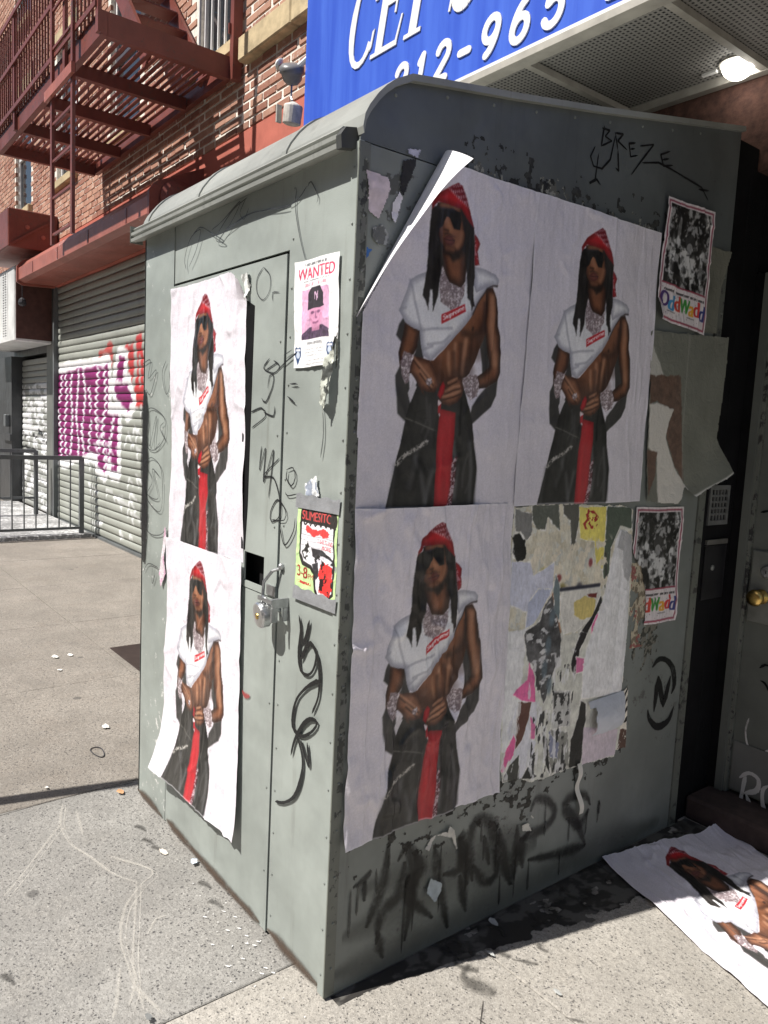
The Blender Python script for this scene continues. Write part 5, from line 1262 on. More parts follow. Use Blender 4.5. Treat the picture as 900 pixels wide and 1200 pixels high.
def flakes(name, region, x_off, thr, col, col2, seed, fx=60, fz=60, edge=None, lift=0.0006):
    y0, y1, z0, z1 = region
    nu = int((y1-y0)/0.0032); nv = int((z1-z0)/0.0032)
    q = Paint(nu, nv, y0, y1, z0, z1, col)
    q.put((fbm(q.X*70, q.Y*70, seed+3) > 0.52)*1.0, col2)
    n_ = fbm(q.X*fx, q.Y*fz, seed, 5)
    w_ = fbm(q.X*7, q.Y*7, seed+8)
    fall = np.minimum(sm(0, 0.35, (q.Y-z0)/(z1-z0)), sm(0, 0.12, (q.X-y0)/(y1-y0))*sm(0, 0.12, (y1-q.X)/(y1-y0)))
    if edge == 'top': fall = sm(0.0, 0.9, (q.Y-z0)/(z1-z0))*sm(0, 0.1, (q.X-y0)/(y1-y0))*sm(0, 0.1, (y1-q.X)/(y1-y0))
    if edge == 'bottom': fall = sm(1.0, 0.1, (q.Y-z0)/(z1-z0))*sm(0, 0.1, (q.X-y0)/(y1-y0))*sm(0, 0.1, (y1-q.X)/(y1-y0))
    k = n_*0.6+w_*0.4+0.16*fall > thr
    pos = np.zeros(q.X.shape+(3,)); pos[..., 0] = x_off+lift*(0.6+n_); pos[..., 1] = q.X; pos[..., 2] = q.Y
    return sheet(name, pos, q.img, M_paper_old, k, parent=SH, kind='stuff')
flakes('flaked_glue', (0.06, 1.30, 0.27, 0.46), 0.0, 0.655, (34, 34, 32), (58, 58, 54), 5, 34, 46, 'top')
flakes('flaked_glue', (0.30, 1.45, 2.25, 2.36), -0.002, 0.645, (30, 32, 32), (52, 54, 52), 9, 40, 40, 'bottom')
flakes('pale_glue', (0.30, 1.35, 2.25, 2.32), -0.0014, 0.685, (150, 150, 140), (96, 96, 90), 15, 70, 70, 'bottom')
flakes('pale_glue', (0.04, 0.30, 1.78, 2.20), 0.0, 0.635, (120, 124, 124), (80, 82, 80), 19, 30, 40)
strokes('rust_edge', [[(-1.10, 0.022), (-0.7, 0.018), (-0.36, 0.024)], [(-0.31, 0.03), (-0.16, 0.028), (-0.02, 0.03)], [(-1.40, 0.015), (-1.26, 0.02), (-1.14, 0.016)]], 0.05, PL_, mat_ink('rusty_grime', (0.09, 0.062, 0.045, 1), 0.9, 0.8, dense=0.8), SH, off=0.0005, step=0.02, seed=44)
flakes('flaked_glue', (1.31, 1.48, 0.70, 0.90), 0.0, 0.645, (60, 62, 56), (120, 118, 108), 25, 40, 26, 'top')
flakes('flaked_glue', (0.0045, 0.028, 0.3, 2.2), 0.0036, 0.61, (62, 65, 62), (104, 106, 102), 29, 60, 30)
# ================================================================= the printed poster (one design, six sheets)
PW, PHH = 0.61, 0.914
p = Paint(400, 600, 0, 1, 0, 1, (227, 222, 231), ax=PW, ay=PHH)
U = POSTER
X, Y = p.X, p.Y
n1 = fbm(X*3, Y*4, 2); n2 = fbm(X*60, Y*90, 6); n3 = fbm(X*150, Y*220, 8)
p.img *= (1.03-0.10*np.sqrt((X-0.5)**2+(Y-0.55)**2))[..., None]
p.img *= (0.975+0.05*n1)[..., None]
SHD = (58, 57, 57)
for k in ('sh_l1', 'sh_l2', 'sh_r', 'sh_m', 'sh_m2'): p.fill(U[k], SHD, soft=0.003)
p.fill(U['pants'], (42, 42, 41), soft=0.0015, edge=(24, 24, 24), ew=0.03, tex=lambda q: 0.75+0.5*fbm(q.X*14+q.Y*5, q.Y*10, 4))
p.fill(U['gap_l'], (205, 200, 208))
for k, w, a in (('fold0', .02, .45), ('fold1', .018, .5), ('fold2', .02, .6), ('fold3', .014, .5), ('fold4', .02, .25), ('fold5', .012, .35)):
    p.line(U[k], w, (112, 112, 114), soft=0.009, alpha=a)
    p.line([(a_[0]+0.022, a_[1]-0.004) for a_ in U[k]], w*0.7, (22, 22, 22), soft=0.008, alpha=0.6)
p.line(U['pwaist'], 0.003, (120, 118, 112), 0.002, alpha=0.8)
p.fill(U['pblk'], (12, 12, 14), soft=0.003)
SK, SKD, SKH = (126, 80, 56), (50, 29, 22), (198, 150, 120)
skt = lambda q: 0.86+0.28*fbm(q.X*22, q.Y*30, 14)
p.fill(U['torso'], SK, tex=skt)
p.line(U['tside'], 0.05, SKD, soft=0.035, alpha=0.75, mask=sm(0.001, -0.001, p.sd(U['torso'])))
for k_ in ('ab0', 'ab1', 'ab2'):
    p.line(U[k_], 0.008, SKH, soft=0.008, alpha=0.6, mask=sm(0.001, -0.001, p.sd(U['torso'])))
    p.line([(a_[0]+0.035, a_[1]) for a_ in U[k_]], 0.010, SKD, soft=0.010, alpha=0.5, mask=sm(0.001, -0.001, p.sd(U['torso'])))
p.line(U['pec'], 0.012, SKD, soft=0.012, alpha=0.6, mask=sm(0.001, -0.001, p.sd(U['torso'])))
p.line(U['waist'], 0.05, SKD, soft=0.03, alpha=0.6, mask=sm(0.001, -0.001, p.sd(U['torso'])))

p.line(U['sk0'], 0.008, (40, 22, 18), soft=0.004, alpha=0.9)
for c in ((0.66, 0.47), (0.60, 0.44), (0.53, 0.40), (0.48, 0.375), (0.62, 0.42)):
    p.ell(c, (0.03, 0.018), (62, 40, 34), soft=0.7, alpha=0.35)
for k in ('arm_r', 'arm_l'): p.fill(U[k], SK, edge=SKD, ew=0.022, tex=skt)
p.line(U['sk3'], 0.016, SKH, soft=0.012, alpha=0.55)
p.line(U['pit'], 0.012, (52, 30, 24), soft=0.008, alpha=0.8)
for k in ('hand_l', 'hand_r'): p.fill(U[k], (146, 98, 73), edge=(72, 43, 33), ew=0.02, tex=skt)
for k in ('fg0', 'fg1', 'fg2', 'fg3', 'fg4'):
    p.line(U[k], 0.004, (58, 32, 24), soft=0.003, alpha=0.8)
    p.line([(a_[0], a_[1]+0.010) for a_ in U[k]], 0.005, SKH, soft=0.004, alpha=0.6)
teet = lambda q: 0.93+0.10*fbm(q.X*9+q.Y*4, q.Y*12, 24)
for k in ('tee', 'tee2'): p.fill(U[k], (240, 240, 244), edge=(172, 172, 184), ew=0.024, tex=teet)
p.line(U['tee'][14:19], 0.004, (50, 40, 40), soft=0.003, alpha=0.8)
for k in ('tf0', 'tf1', 'tf2', 'tf3', 'tf4'): p.line(U[k], 0.004, (160, 160, 172), soft=0.005, alpha=0.6)
p.fill(U['hairback'], (24, 21, 21), soft=0.003)
p.fill(U['neck'], (132, 84, 60), edge=SKD, ew=0.03, tex=skt)
p.fill(U['collar'], (216, 214, 220), soft=0.003)
spark = np.clip((n3-0.42)*4, 0, 1)*np.clip((n2-0.25)*3, 0.2, 1)
spc = (np.array((128, 112, 116))/255)[None, None]*(1-spark[..., None])+np.array((238, 228, 232))/255*spark[..., None]
def sparkle(poly, alpha=1.0, rag=0.003):
    d = p.sd(poly)+(fbm(X*90, Y*130, 31)-0.5)*rag*2
    p.put(sm(0.0015, -0.0015, d)*alpha, spc)
sparkle(U['chain'], 0.95)
p.fill(U['logo'], (196, 36, 48), soft=0.0012)
lo = np.array(U['logo'])
e_ = lo[2]-lo[1]; h_ = lo[0]-lo[1]
for k_ in (0.0, 0.004): p.text('Supreme', lo[1]+e_*0.06+h_*0.16+np.array([k_, 0]), e_*0.88, h_*0.68, (248, 238, 240))
# hair, face
p.fill(U['face'], (140, 90, 64), edge=(70, 41, 30), ew=0.028, tex=skt)
p.fill(U['beard'], (26, 20, 19), soft=0.008, alpha=0.9)
p.fill(U['must'], (40, 26, 22), soft=0.004, alpha=0.75)
p.fill(U['lips'], (128, 74, 68), edge=(88, 46, 42), ew=0.012, soft=0.002)
p.fill(U['lipline'], (52, 26, 26), soft=0.002, alpha=0.8)
p.line([U['nose'][0], U['nose'][2]], 0.012, (176, 124, 94), soft=0.009, alpha=0.7)
p.line([U['nose'][3], U['nose'][4]], 0.006, (50, 28, 22), soft=0.004, alpha=0.7)
p.line(U['cheek'], 0.010, (182, 128, 98), soft=0.010, alpha=0.6)
p.line(U['brow'], 0.008, (168, 114, 84), soft=0.007, alpha=0.6)
p.line(U['chin'], 0.006, (150, 100, 76), soft=0.006, alpha=0.5)
hairt = lambda q: 0.45+1.2*fbm(q.X*90, q.Y*9, 44)
for k in ('hair_l', 'hair_r'): p.fill(U[k], (25, 22, 22), tex=hairt, soft=0.0025, rag=0.002, ragscale=160)
p.fill(U['glass'], (12, 12, 15), soft=0.0015)
p.line([U['glass'][0], U['glass'][1]], 0.006, (46, 48, 54), soft=0.004, alpha=0.6)
p.fill(U['band'], (186, 32, 40), edge=(128, 18, 26), ew=0.02, soft=0.0015, tex=lambda q: 0.9+0.2*fbm(q.X*18, q.Y*22, 54))
m = p.fill(U['band_d'], (112, 22, 36), soft=0.002, alpha=0.85)
dots = (np.sin(X*PW*420)*np.sin(Y*PHH*420+X*PW*300) > 0.35)*1.0
p.put(m*dots*0.7, (226, 196, 204))
bd = [U['band_d'][0], U['band_d'][7], U['band_d'][6], U['band_d'][5]]
p.line(bd, 0.008, (232, 205, 210), soft=0.002, alpha=0.55*1.0, mask=(np.sin(X*PW*900) > -0.2)*1.0)
p.fill(U['tail'], (176, 34, 44), edge=(120, 20, 30), ew=0.01)
p.put(p.fill(U['tail'], (176, 34, 44), alpha=0.0)*0+sm(0, -0.002, p.sd(U['tail']))*(n2 > 0.58)*0.6, (230, 200, 205))
# jewellery and ribbon
sparkle(U['brac_l']); sparkle(U['brac_r']); sparkle(U['ring'])
p.fill(U['rib'], (192, 40, 50), edge=(150, 22, 34), ew=0.02, soft=0.0015, tex=lambda q: 0.82+0.36*fbm(q.X*26, q.Y*5, 64))
p.fill(U['rib_t'], (190, 34, 46), edge=(140, 20, 30), ew=0.012)
p.put(sm(0, -0.002, p.sd(U['rib_w']))*1.0, np.where((n2 > 0.5)[..., None], np.array((236, 216, 220))/255, np.array((176, 40, 52))/255))
p.put(sm(0.002, -0.004, p.sd(U['rib_p']))*0.85, np.where((n3 > 0.52)[..., None], np.array((214, 190, 200))/255, np.array((90, 24, 36))/255))
p.line(U['pchain'], 0.012, (190, 186, 180), soft=0.003, alpha=0.9, mask=(n3 > 0.47)*1.0)
for k_ in range(14):
    x_ = 0.18+0.5*((k_*0.381) % 1); y_ = 0.04+0.3*((k_*0.617) % 1)
    p.line([(x_, y_+0.10), (x_+0.02*math.sin(k_), y_+0.04), (x_-0.015, y_)], 0.006, (86, 85, 86) if k_ % 2 else (20, 20, 20), soft=0.005, alpha=0.5, mask=sm(0.0, -0.01, p.sd(U['pants']))*(1-sm(0.006, 0, p.sd(U['rib']))))
p.img = np.clip(p.img*(0.95+0.10*np.random.default_rng(3).random(p.img.shape[:2])[..., None]), 0, 1)
# faint white print margin
marg = np.minimum(np.minimum(X, 1-X)*PW, np.minimum(Y, 1-Y)*PHH)
p.put(sm(0.006, 0.003, marg)*0.5, (232, 230, 236))
DESIGN = p

def wrinkle(U_, V_, seed, amp=0.0022):
    amp = amp*2.1
    a = fbm(U_*3.2, V_*4.5, seed)-0.5
    b = np.abs(fbm(U_*5+V_*2, V_*3.0, seed+7)-0.5)
    c = fbm(U_*13, V_*4, seed+3)-0.5
    d = np.exp(-((fbm(U_*2.2, V_*2.6, seed+13)-0.5)/0.035)**2)
    e = np.exp(-((fbm(U_*6, V_*1.6, seed+19)-0.5)/0.05)**2)
    return amp*(2.4*a+1.6*(0.25-b)+1.0*c+0.55*d+0.5*e)

def wall_sheet(name, quad, face, nu, nv, seed, base=0.003, disp=None, keep=None, img=None, mat=None, amp=0.0022, tone=1.0):
    """quad TL, TR, BR, BL in face coordinates"""
    tl, tr, br, bl = [np.array(q, float) for q in quad]
    uu, vv = np.meshgrid(np.linspace(0, 1, nu), np.linspace(0, 1, nv))
    Pq = (bl*(1-uu[..., None])+br*uu[..., None])*(1-vv[..., None])+(tl*(1-uu[..., None])+tr*uu[..., None])*vv[..., None]
    # slightly uneven edges
    Pq[..., 0] += 0.0012*np.sin(vv*9+seed); Pq[..., 1] += 0.0012*np.sin(uu*8+seed*2)
    h = base+np.maximum(wrinkle(uu, vv, seed, amp), -base*0.6)
    if disp is not None:
        Pq, h = disp(uu, vv, Pq, h)
    pos = np.zeros(uu.shape+(3,))
    if face == 'R':
        pos[..., 0] = h; pos[..., 1] = Pq[..., 0]; pos[..., 2] = Pq[..., 1]
    elif face == 'L':
        pos[..., 0] = Pq[..., 0]; pos[..., 1] = -0.004-h; pos[..., 2] = Pq[..., 1]
    else:
        pos[..., 0] = Pq[..., 0]; pos[..., 1] = Pq[..., 1]; pos[..., 2] = h
    c = (img or DESIGN).sample(uu, vv)*tone
    k = keep(uu, vv, Pq) if keep is not None else None
    return sheet(name, pos, c, mat or M_paper, k)

GRP = None
# upper poster next to the corner, its torn corner lifted into the sun
FA, FB = np.array([0.272, 2.268]), np.array([0.012, 1.823])       # fold line on the wall
fd = (FB-FA)/np.linalg.norm(FB-FA); fnrm = np.array([-fd[1], fd[0]])
if fnrm @ (np.array([0.0, 2.26])-FA) < 0: fnrm = -fnrm
FL = np.linalg.norm(FB-FA)
def lift_corner(uu, vv, Pq, h):
    rel = Pq-FA
    s = rel@fnrm; t = (rel@fd)/FL
    sp = np.maximum(s, 0)
    r = 0.022*(1-0.6*np.clip(t, 0, 1))+0.004
    amax = math.radians(82)-0.35*np.clip(t, 0, 1)
    ang = np.minimum(sp/r, amax)
    extra = np.maximum(sp-amax*r, 0)
    along = r*np.sin(ang)+extra*np.cos(amax)
    out = r*(1-np.cos(ang))+extra*np.sin(amax)
    P2 = Pq-fnrm*(sp-along)[..., None]
    return P2, h+out
def keep_corner(uu, vv, Pq0):
    return KEEP_A
def make_A():
    nu, nv = 230, 340
    tl, tr, br, bl = [np.array(q, float) for q in ((0.018, 2.262), (0.637, 2.258), (0.628, 1.345), (0.026, 1.345))]
    uu, vv = np.meshgrid(np.linspace(0, 1, nu), np.linspace(0, 1, nv))
    Pq = (bl*(1-uu[..., None])+br*uu[..., None])*(1-vv[..., None])+(tl*(1-uu[..., None])+tr*uu[..., None])*vv[..., None]
    rel = Pq-FA
    s = rel@fnrm; t = np.clip((rel@fd)/FL, -0.2, 1.2)
    return s < np.where(t < 0.97, 0.0025, 0.02)
KEEP_A = make_A()
A1 = wall_sheet('poster', ((0.018, 2.262), (0.637, 2.258), (0.628, 1.345), (0.026, 1.345)), 'R', 230, 340, 3, disp=lift_corner, keep=keep_corner)
uu, vv = np.meshgrid(np.linspace(0, 1, 26), np.linspace(0, 1, 120))     # u across the flap, v up along the fold
tt = 1-vv
wd = 0.012+0.098*(1-tt)**0.8
sp = (1-uu)*wd; rr_ = 0.022*(1-0.6*tt)+0.004
am = math.radians(100)-0.45*tt
an = np.minimum(sp/rr_, am); ex = np.maximum(sp-am*rr_, 0)
al = rr_*np.sin(an)+ex*np.cos(am); ou = rr_*(1-np.cos(an))+ex*np.sin(am)
base_ = FA+(FB-FA)*tt[..., None]+fnrm*al[..., None]
pos = np.stack([0.003+ou+0.002*np.sin(vv*14)*(1-uu), base_[..., 0]+0.02*(1-uu)*vv**3, base_[..., 1]-0.03*(1-uu)**2*vv**4], -1)
sheet('lifted_edge', pos, np.ones(pos.shape)*np.array((206, 202, 212))/255, M_paper, parent=A1)
tag(A1, 'figure poster with torn peeling corner on shed side beside the corner edge', 'poster', 'large posters of a figure in red headscarf')
A2 = wall_sheet('poster', ((0.635, 2.262), (1.262, 2.262), (1.268, 1.343), (0.612, 1.343)), 'R', 210, 340, 9, base=0.0062)
tag(A2, 'flat figure poster next to the striped cartoon lettered flyer, above torn paper', 'poster', 'large posters of a figure in red headscarf')
A2['label'] = 'figure poster on shed side between the peeling cornered poster and a small flyer'
def lift_low(uu, vv, Pq, h):
    e = np.clip((uu-0.9)/0.1, 0, 1)*np.clip((0.5-vv)/0.5, 0, 1)
    return Pq, h+0.006*e+0.004*np.clip((0.05-vv)/0.05, 0, 1)
A3 = wall_sheet('poster', ((0.026, 1.350), (0.618, 1.352), (0.622, 0.440), (0.030, 0.430)), 'R', 230, 340, 17, base=0.0095, disp=lift_low, amp=0.0055)
tag(A3, 'wrinkled figure poster low on shed side above the smeared black spray tag', 'poster', 'large posters of a figure in red headscarf')
# street side pair
def lift_tr(uu, vv, Pq, h):
    e = np.clip(uu-0.86, 0, 1)*np.clip(vv-0.9, 0, 1)*60
    return Pq, h+0.05*np.clip(e, 0, 1)
def keep_tr(uu, vv, Pq):
    j = (fbm(uu*14, vv*20, 3)-0.5)*0.05
    return ~(((uu-0.80)/0.2+(vv-0.955)/0.045+j*8 > 1.15))
B1 = wall_sheet('poster', ((-1.118, 2.012), (-0.555, 2.015), (-0.528, 1.122), (-1.100, 1.108)), 'L', 150, 330, 23, base=0.003, disp=lift_tr, keep=keep_tr, amp=0.003)
tag(B1, 'sunlit figure poster high on the shed door with a torn top corner', 'poster', 'large posters of a figure in red headscarf')
def lift_bl(uu, vv, Pq, h):
    e = np.clip(1-vv/0.30, 0, 1)
    f = e**1.6*(0.35+0.65*np.clip(1-uu*1.2, 0, 1))
    P2 = Pq.copy(); P2[..., 1] += 0.02*e**2*(1-uu)
    return P2, h+0.055*f
B2 = wall_sheet('poster', ((-1.112, 1.120), (-0.522, 1.126), (-0.500, 0.222), (-1.125, 0.218)), 'L', 150, 330, 31, base=0.0075, disp=lift_bl, amp=0.003)
tag(B2, 'sunlit figure poster low on the shed door, loose bottom edge curling off', 'poster', 'large posters of a figure in red headscarf')
# the one on the ground
tlg = np.array([0.006, 1.224]); trg = np.array([0.139, 1.842])
side = np.array([0.737, -0.236])*1.0; side = side/np.linalg.norm(side)*0.914
def ground_disp(uu, vv, Pq, h):
    e = np.clip(vv-0.86, 0, 1)/0.14
    c = np.clip(uu-0.8, 0, 1)/0.2
    return Pq, h+0.035*e**2*c+0.012*e**2+0.006*np.clip(0.15-uu, 0, 1)/0.15*np.abs(np.sin(vv*7))
A6 = wall_sheet('poster', (tlg, trg, trg+side, tlg+side), 'G', 230, 340, 41, base=0.005, disp=ground_disp, amp=0.0045)
tag(A6, 'figure poster lying loose on the sidewalk in front of the door step', 'poster', 'large posters of a figure in red headscarf')

# ================================================================= torn layers on the shed side
T = TORN
q = Paint(270, 380, 0.60, 1.335, 0.385, 1.365, (206, 206, 198))
QX, QY = q.X, q.Y
q.img *= (0.86+0.28*fbm(QX*22, QY*26, 3))[..., None]
cream = fbm(QX*30, QY*34, 5)
def tf(k, col, rag=0.006, lift=0.0012, **kw):
    if k not in ('dkr', 'yell2', 'redpic', 'lowpink', 'blkstrip', 'whitegrey'):
        e_ = q.sd(T[k])+(fbm(QX*70, QY*70, len(k)*5+ord(k[-1]))-0.5)*0.014
        q.put(sm(0.0035, 0.001, e_)*0.9, (232, 230, 226))
    return q.fill(T[k], col, rag=rag, ragscale=45, lift=lift, seed=hash(k) % 97 if False else len(k)*7+ord(k[0]), **kw)
q.put(sm(0.5, 0.56, cream)*(QY > 0.95)*0.9, (196, 188, 166))
q.put(sm(0.45, 0.5, fbm(QX*40, QY*18, 9))*(QY > 0.9)*0.7, (214, 208, 190))
tf('grey1', (92, 96, 88)); tf('grey2', (88, 88, 82)); tf('scar', (126, 126, 124)); tf('black1', (28, 28, 26), 0.012)
tf('green', (76, 88, 76), 0.004)
q.line([(1.075, 1.17), (1.10, 1.165), (1.12, 1.02)], 0.006, (50, 50, 46), 0.004)
tf('yellow', (228, 214, 112), 0.004, 0.001)
q.put(sm(0, -0.004, q.sd(T['redpic']))*(fbm(QX*70, QY*80, 12) > 0.48), (160, 40, 40))
q.put(sm(0.52, 0.60, fbm(QX*34, QY*30, 15))*sm(0.02, -0.02, np.abs(QY-1.13)-0.09)*sm(0.02, 0, np.abs(QX-0.92)-0.2), (222, 214, 196))
for c_, r_, cc in (((0.88, 1.06), (0.018, 0.02), (130, 120, 60)), ((0.86, 1.10), (0.012, 0.012), (120, 40, 44)), ((0.78, 1.12), (0.02, 0.02), (190, 176, 90)), ((0.79, 1.10), (0.012, 0.025), (96, 40, 60)), ((1.02, 1.14), (0.01, 0.014), (130, 40, 50)), ((0.97, 1.06), (0.016, 0.016), (70, 70, 80))):
    q.ell(c_, r_, cc, 0.5, 0.85)
tf('lav1', (204, 206, 222), 0.004, 0.001); tf('lav2', (184, 190, 212), 0.003, 0.001)
q.fill([(0.628, 0.95), (0.72, 0.95), (0.715, 0.70), (0.69, 0.55), (0.64, 0.56)], (226, 226, 228), rag=0.008, lift=0.001)
def ph(pp): return 0.35+0.9*fbm(pp.X*34, pp.Y*34, 71)
tf('photo', (96, 96, 98), 0.006, 0.0008, tex=ph)
q.put(sm(0, -0.01, q.sd(T['photo']))*sm(0.6, 0.68, fbm(QX*26, QY*40, 23)), (196, 196, 198))
q.line(T['photo'][:3], 0.008, (170, 120, 84), 0.004, alpha=0.8)
tf('teal', (110, 124, 128)); tf('box1', (216, 214, 208), 0.003, 0.001); tf('yell2', (208, 190, 120), 0.006); tf('dkr', (110, 40, 36), 0.003)
q.line(T['box1'][:2], 0.012, (50, 52, 66), 0.004)
for x0, y0 in ((0.84, 0.97), (0.83, 0.88), (0.82, 0.80), (0.85, 0.74)):
    q.ell((x0, y0), (0.014, 0.03), (96, 112, 122), 0.5, 0.8)
tf('mono', (190, 190, 188), 0.01); q.put(sm(0, -0.01, q.sd(T['mono']))*(fbm(QX*50, QY*40, 27) > 0.56), (60, 60, 60))
tf('greyb', (142, 142, 136), 0.01); tf('blueb', (134, 138, 162), 0.01)
tf('blk3', (22, 20, 22), 0.004); tf('pink1', (224, 104, 160), 0.004); tf('blk4', (26, 22, 26), 0.005)
tf('pink4', (212, 120, 164), 0.003); tf('blk5', (40, 40, 38), 0.005)
q.fill([(0.66, 0.63), (0.76, 0.80), (0.80, 0.66), (0.80, 0.45), (0.72, 0.44), (0.69, 0.50)], (216, 216, 224), rag=0.012, lift=0.001)
tf('brown', (96, 62, 52), 0.004); tf('pink2', (228, 108, 164), 0.004, 0.002); tf('pink3', (222, 104, 158), 0.008); tf('pink5', (208, 116, 160), 0.006)
tf('dk6', (66, 68, 62), 0.006); tf('dk7', (40, 42, 40), 0.004); tf('dk8', (46, 46, 46), 0.004)
q.put(sm(0.60, 0.66, fbm(QX*48, QY*16, 37))*sm(0, -0.01, q.sd(T['outline']))*(QY < 0.85)*(QX < 0.98)*0.8, (224, 224, 226))
q.put(sm(0.62, 0.66, fbm(QX*55, QY*22, 39))*sm(0, -0.01, q.sd(T['outline']))*(QY < 0.80)*(QX < 0.98)*(QX > 0.78)*0.9, (44, 44, 46))
tf('lowpink', (206, 194, 204), 0.002, 0.001)
tf('white', (226, 226, 228), 0.003, 0.003); tf('whitegrey', (176, 176, 178), 0.005)
tf('blkstrip', (226, 220, 208), 0.002)
m_ = sm(0, -0.002, q.sd(T['blkstrip']))
q.put(m_*((np.sin(QY*150+3*np.sin(QX*90)) > 0.1)*(QY > 0.52)), (28, 26, 26)); q.put(m_*(QY < 0.50)*(fbm(QX*60, QY*60, 5) < 0.62), (88, 62, 52))
dO = q.sd(T['outline'])+(fbm(QX*40, QY*40, 61)-0.5)*0.014
uu, vv = np.meshgrid(np.linspace(0, 1, 270), np.linspace(0, 1, 380))
pos = np.zeros((380, 270, 3))
pos[..., 0] = 0.0022+q.h*0.8+0.0016*fbm(QX*30, QY*30, 77)+0.006*sm(0, -0.03, q.sd(T['white']))*np.abs(np.sin((QX-1.2)*30))
pos[..., 1] = QX; pos[..., 2] = QY
q.img = np.clip(q.img*1.06*(0.90+0.20*fbm(QX*140, QY*60, 91))[..., None]*(0.95+0.10*fbm(QX*12, QY*30, 93))[..., None], 0, 1)
TP = sheet('torn_poster', pos, q.img, M_paper_old, dO < 0)
tag(TP, 'shredded layers of old posters with pink scraps and pale torn strips', 'torn poster')
# curl of white sheet hanging over its lower edge
cu = np.array(T['curl'])
uu, vv = np.meshgrid(np.linspace(0, 1, 40), np.linspace(0, 1, 36))
yy = 1.06+(1.262-1.06)*uu-0.006*(1-vv); zz = 0.515+(0.648-0.515)*vv+0.018*(uu-0.5)*0.3
pos = np.stack([0.010+0.030*np.sin(np.pi*np.clip(1-vv, 0, 1)*0.9)*(0.6+0.4*np.sin(uu*3)), yy+0.004*np.sin(vv*9), zz], -1)
kp = ~((uu < 0.10+0.10*fbm(uu*0+1, vv*9, 3)) & (vv < 0.8)) & (vv > 0.06*fbm(uu*9, vv*0, 5))
tag(sheet('paper_curl', pos, np.ones((36, 40, 3))*np.array((206, 210, 220))/255*(0.95+0.08*fbm(uu*6, vv*6, 3))[..., None], M_paper_old, kp), 'bluish white paper flap curling over the torn poster strip', 'paper scrap')
# hanging ribbon of paper
hg = np.array([(1.035, 0.43), (1.04, 0.36), (1.05, 0.30), (1.068, 0.235)])
c = catmull(hg, 0.01)
pos = np.array([[(0.004+0.008*(1+math.sin(i*0.5)), a[0]+s, a[1]) for s in (-0.012, -0.004, 0.004, 0.011)] for i, a in enumerate(c)])[::-1]
tag(sheet('paper_strip', pos, np.ones(pos.shape)*np.array((214, 212, 206))/255, M_paper_old), 'thin white paper strip dangling below the torn posters', 'paper scrap')

# peeling grey sheet by the doorway
q = Paint(170, 210, 1.225, 1.85, 1.315, 1.985, (116, 118, 108))
QX, QY = q.X, q.Y
P_ = PEEL
q.img *= (0.9+0.2*fbm(QX*9, QY*9, 3))[..., None]
q.fill(P_['lightleft'], (190, 188, 180), rag=0.004)
q.fill(P_['brown'], (104, 82, 70), rag=0.008, tex=lambda a: 0.75+0.5*fbm(a.X*50, a.Y*50, 3))
q.fill(P_['white'], (214, 210, 202), rag=0.004, lift=0.002)
q.fill(P_['brown2'], (104, 82, 70), rag=0.004)
q.line([(1.49, 1.95), (1.50, 1.60), (1.52, 1.42)], 0.006, (150, 150, 142), 0.004, alpha=0.6)
q.line([(1.84, 1.452), (1.72, 1.402), (1.60, 1.358), (1.53, 1.345)], 0.016, (212, 210, 204), 0.004)
d0 = q.sd(P_['top'])+(fbm(QX*40, QY*40, 7)-0.5)*0.008
curl = np.clip((1.56-QY)/0.24, 0, 1)*np.clip((QX-1.42)/0.35, 0, 1)
pos = np.zeros(QX.shape+(3,))
pos[..., 0] = 0.008+q.h+0.004*fbm(QX*8, QY*8, 9)+0.085*curl**1.5+0.02*np.clip((QX-1.66)/0.15, 0, 1)+0.012*np.clip((1.40-QY)/0.08, 0, 1)*np.clip((QX-1.3)/0.2, 0, 1)
pos[..., 1] = QX-0.06*curl**2; pos[..., 2] = QY
PG = sheet('peeling_sheet', pos, q.img, M_paper_old, d0 < 0)
tag(PG, 'grey paper sheet peeling off over brown and white patches by the doorway', 'paper sheet')
# narrow grey sheet under the upper flyer
q = Paint(50, 90, 1.55, 1.72, 1.94, 2.30, (104, 105, 94))
d0 = q.sd([(1.56, 2.285), (1.705, 2.277), (1.672, 2.13), (1.668, 1.972), (1.56, 1.965)])
pos = np.zeros(q.X.shape+(3,)); pos[..., 0] = 0.003+0.02*np.clip((q.X-1.62)/0.08, 0, 1)**2; pos[..., 1] = q.X; pos[..., 2] = q.Y
tag(sheet('grey_sheet', pos, q.img*(0.9+0.2*fbm(q.X*20, q.Y*14, 3))[..., None], M_paper_old, d0 < 0), 'narrow olive grey paper strip peeking out beside the upper lettered flyer', 'paper sheet')

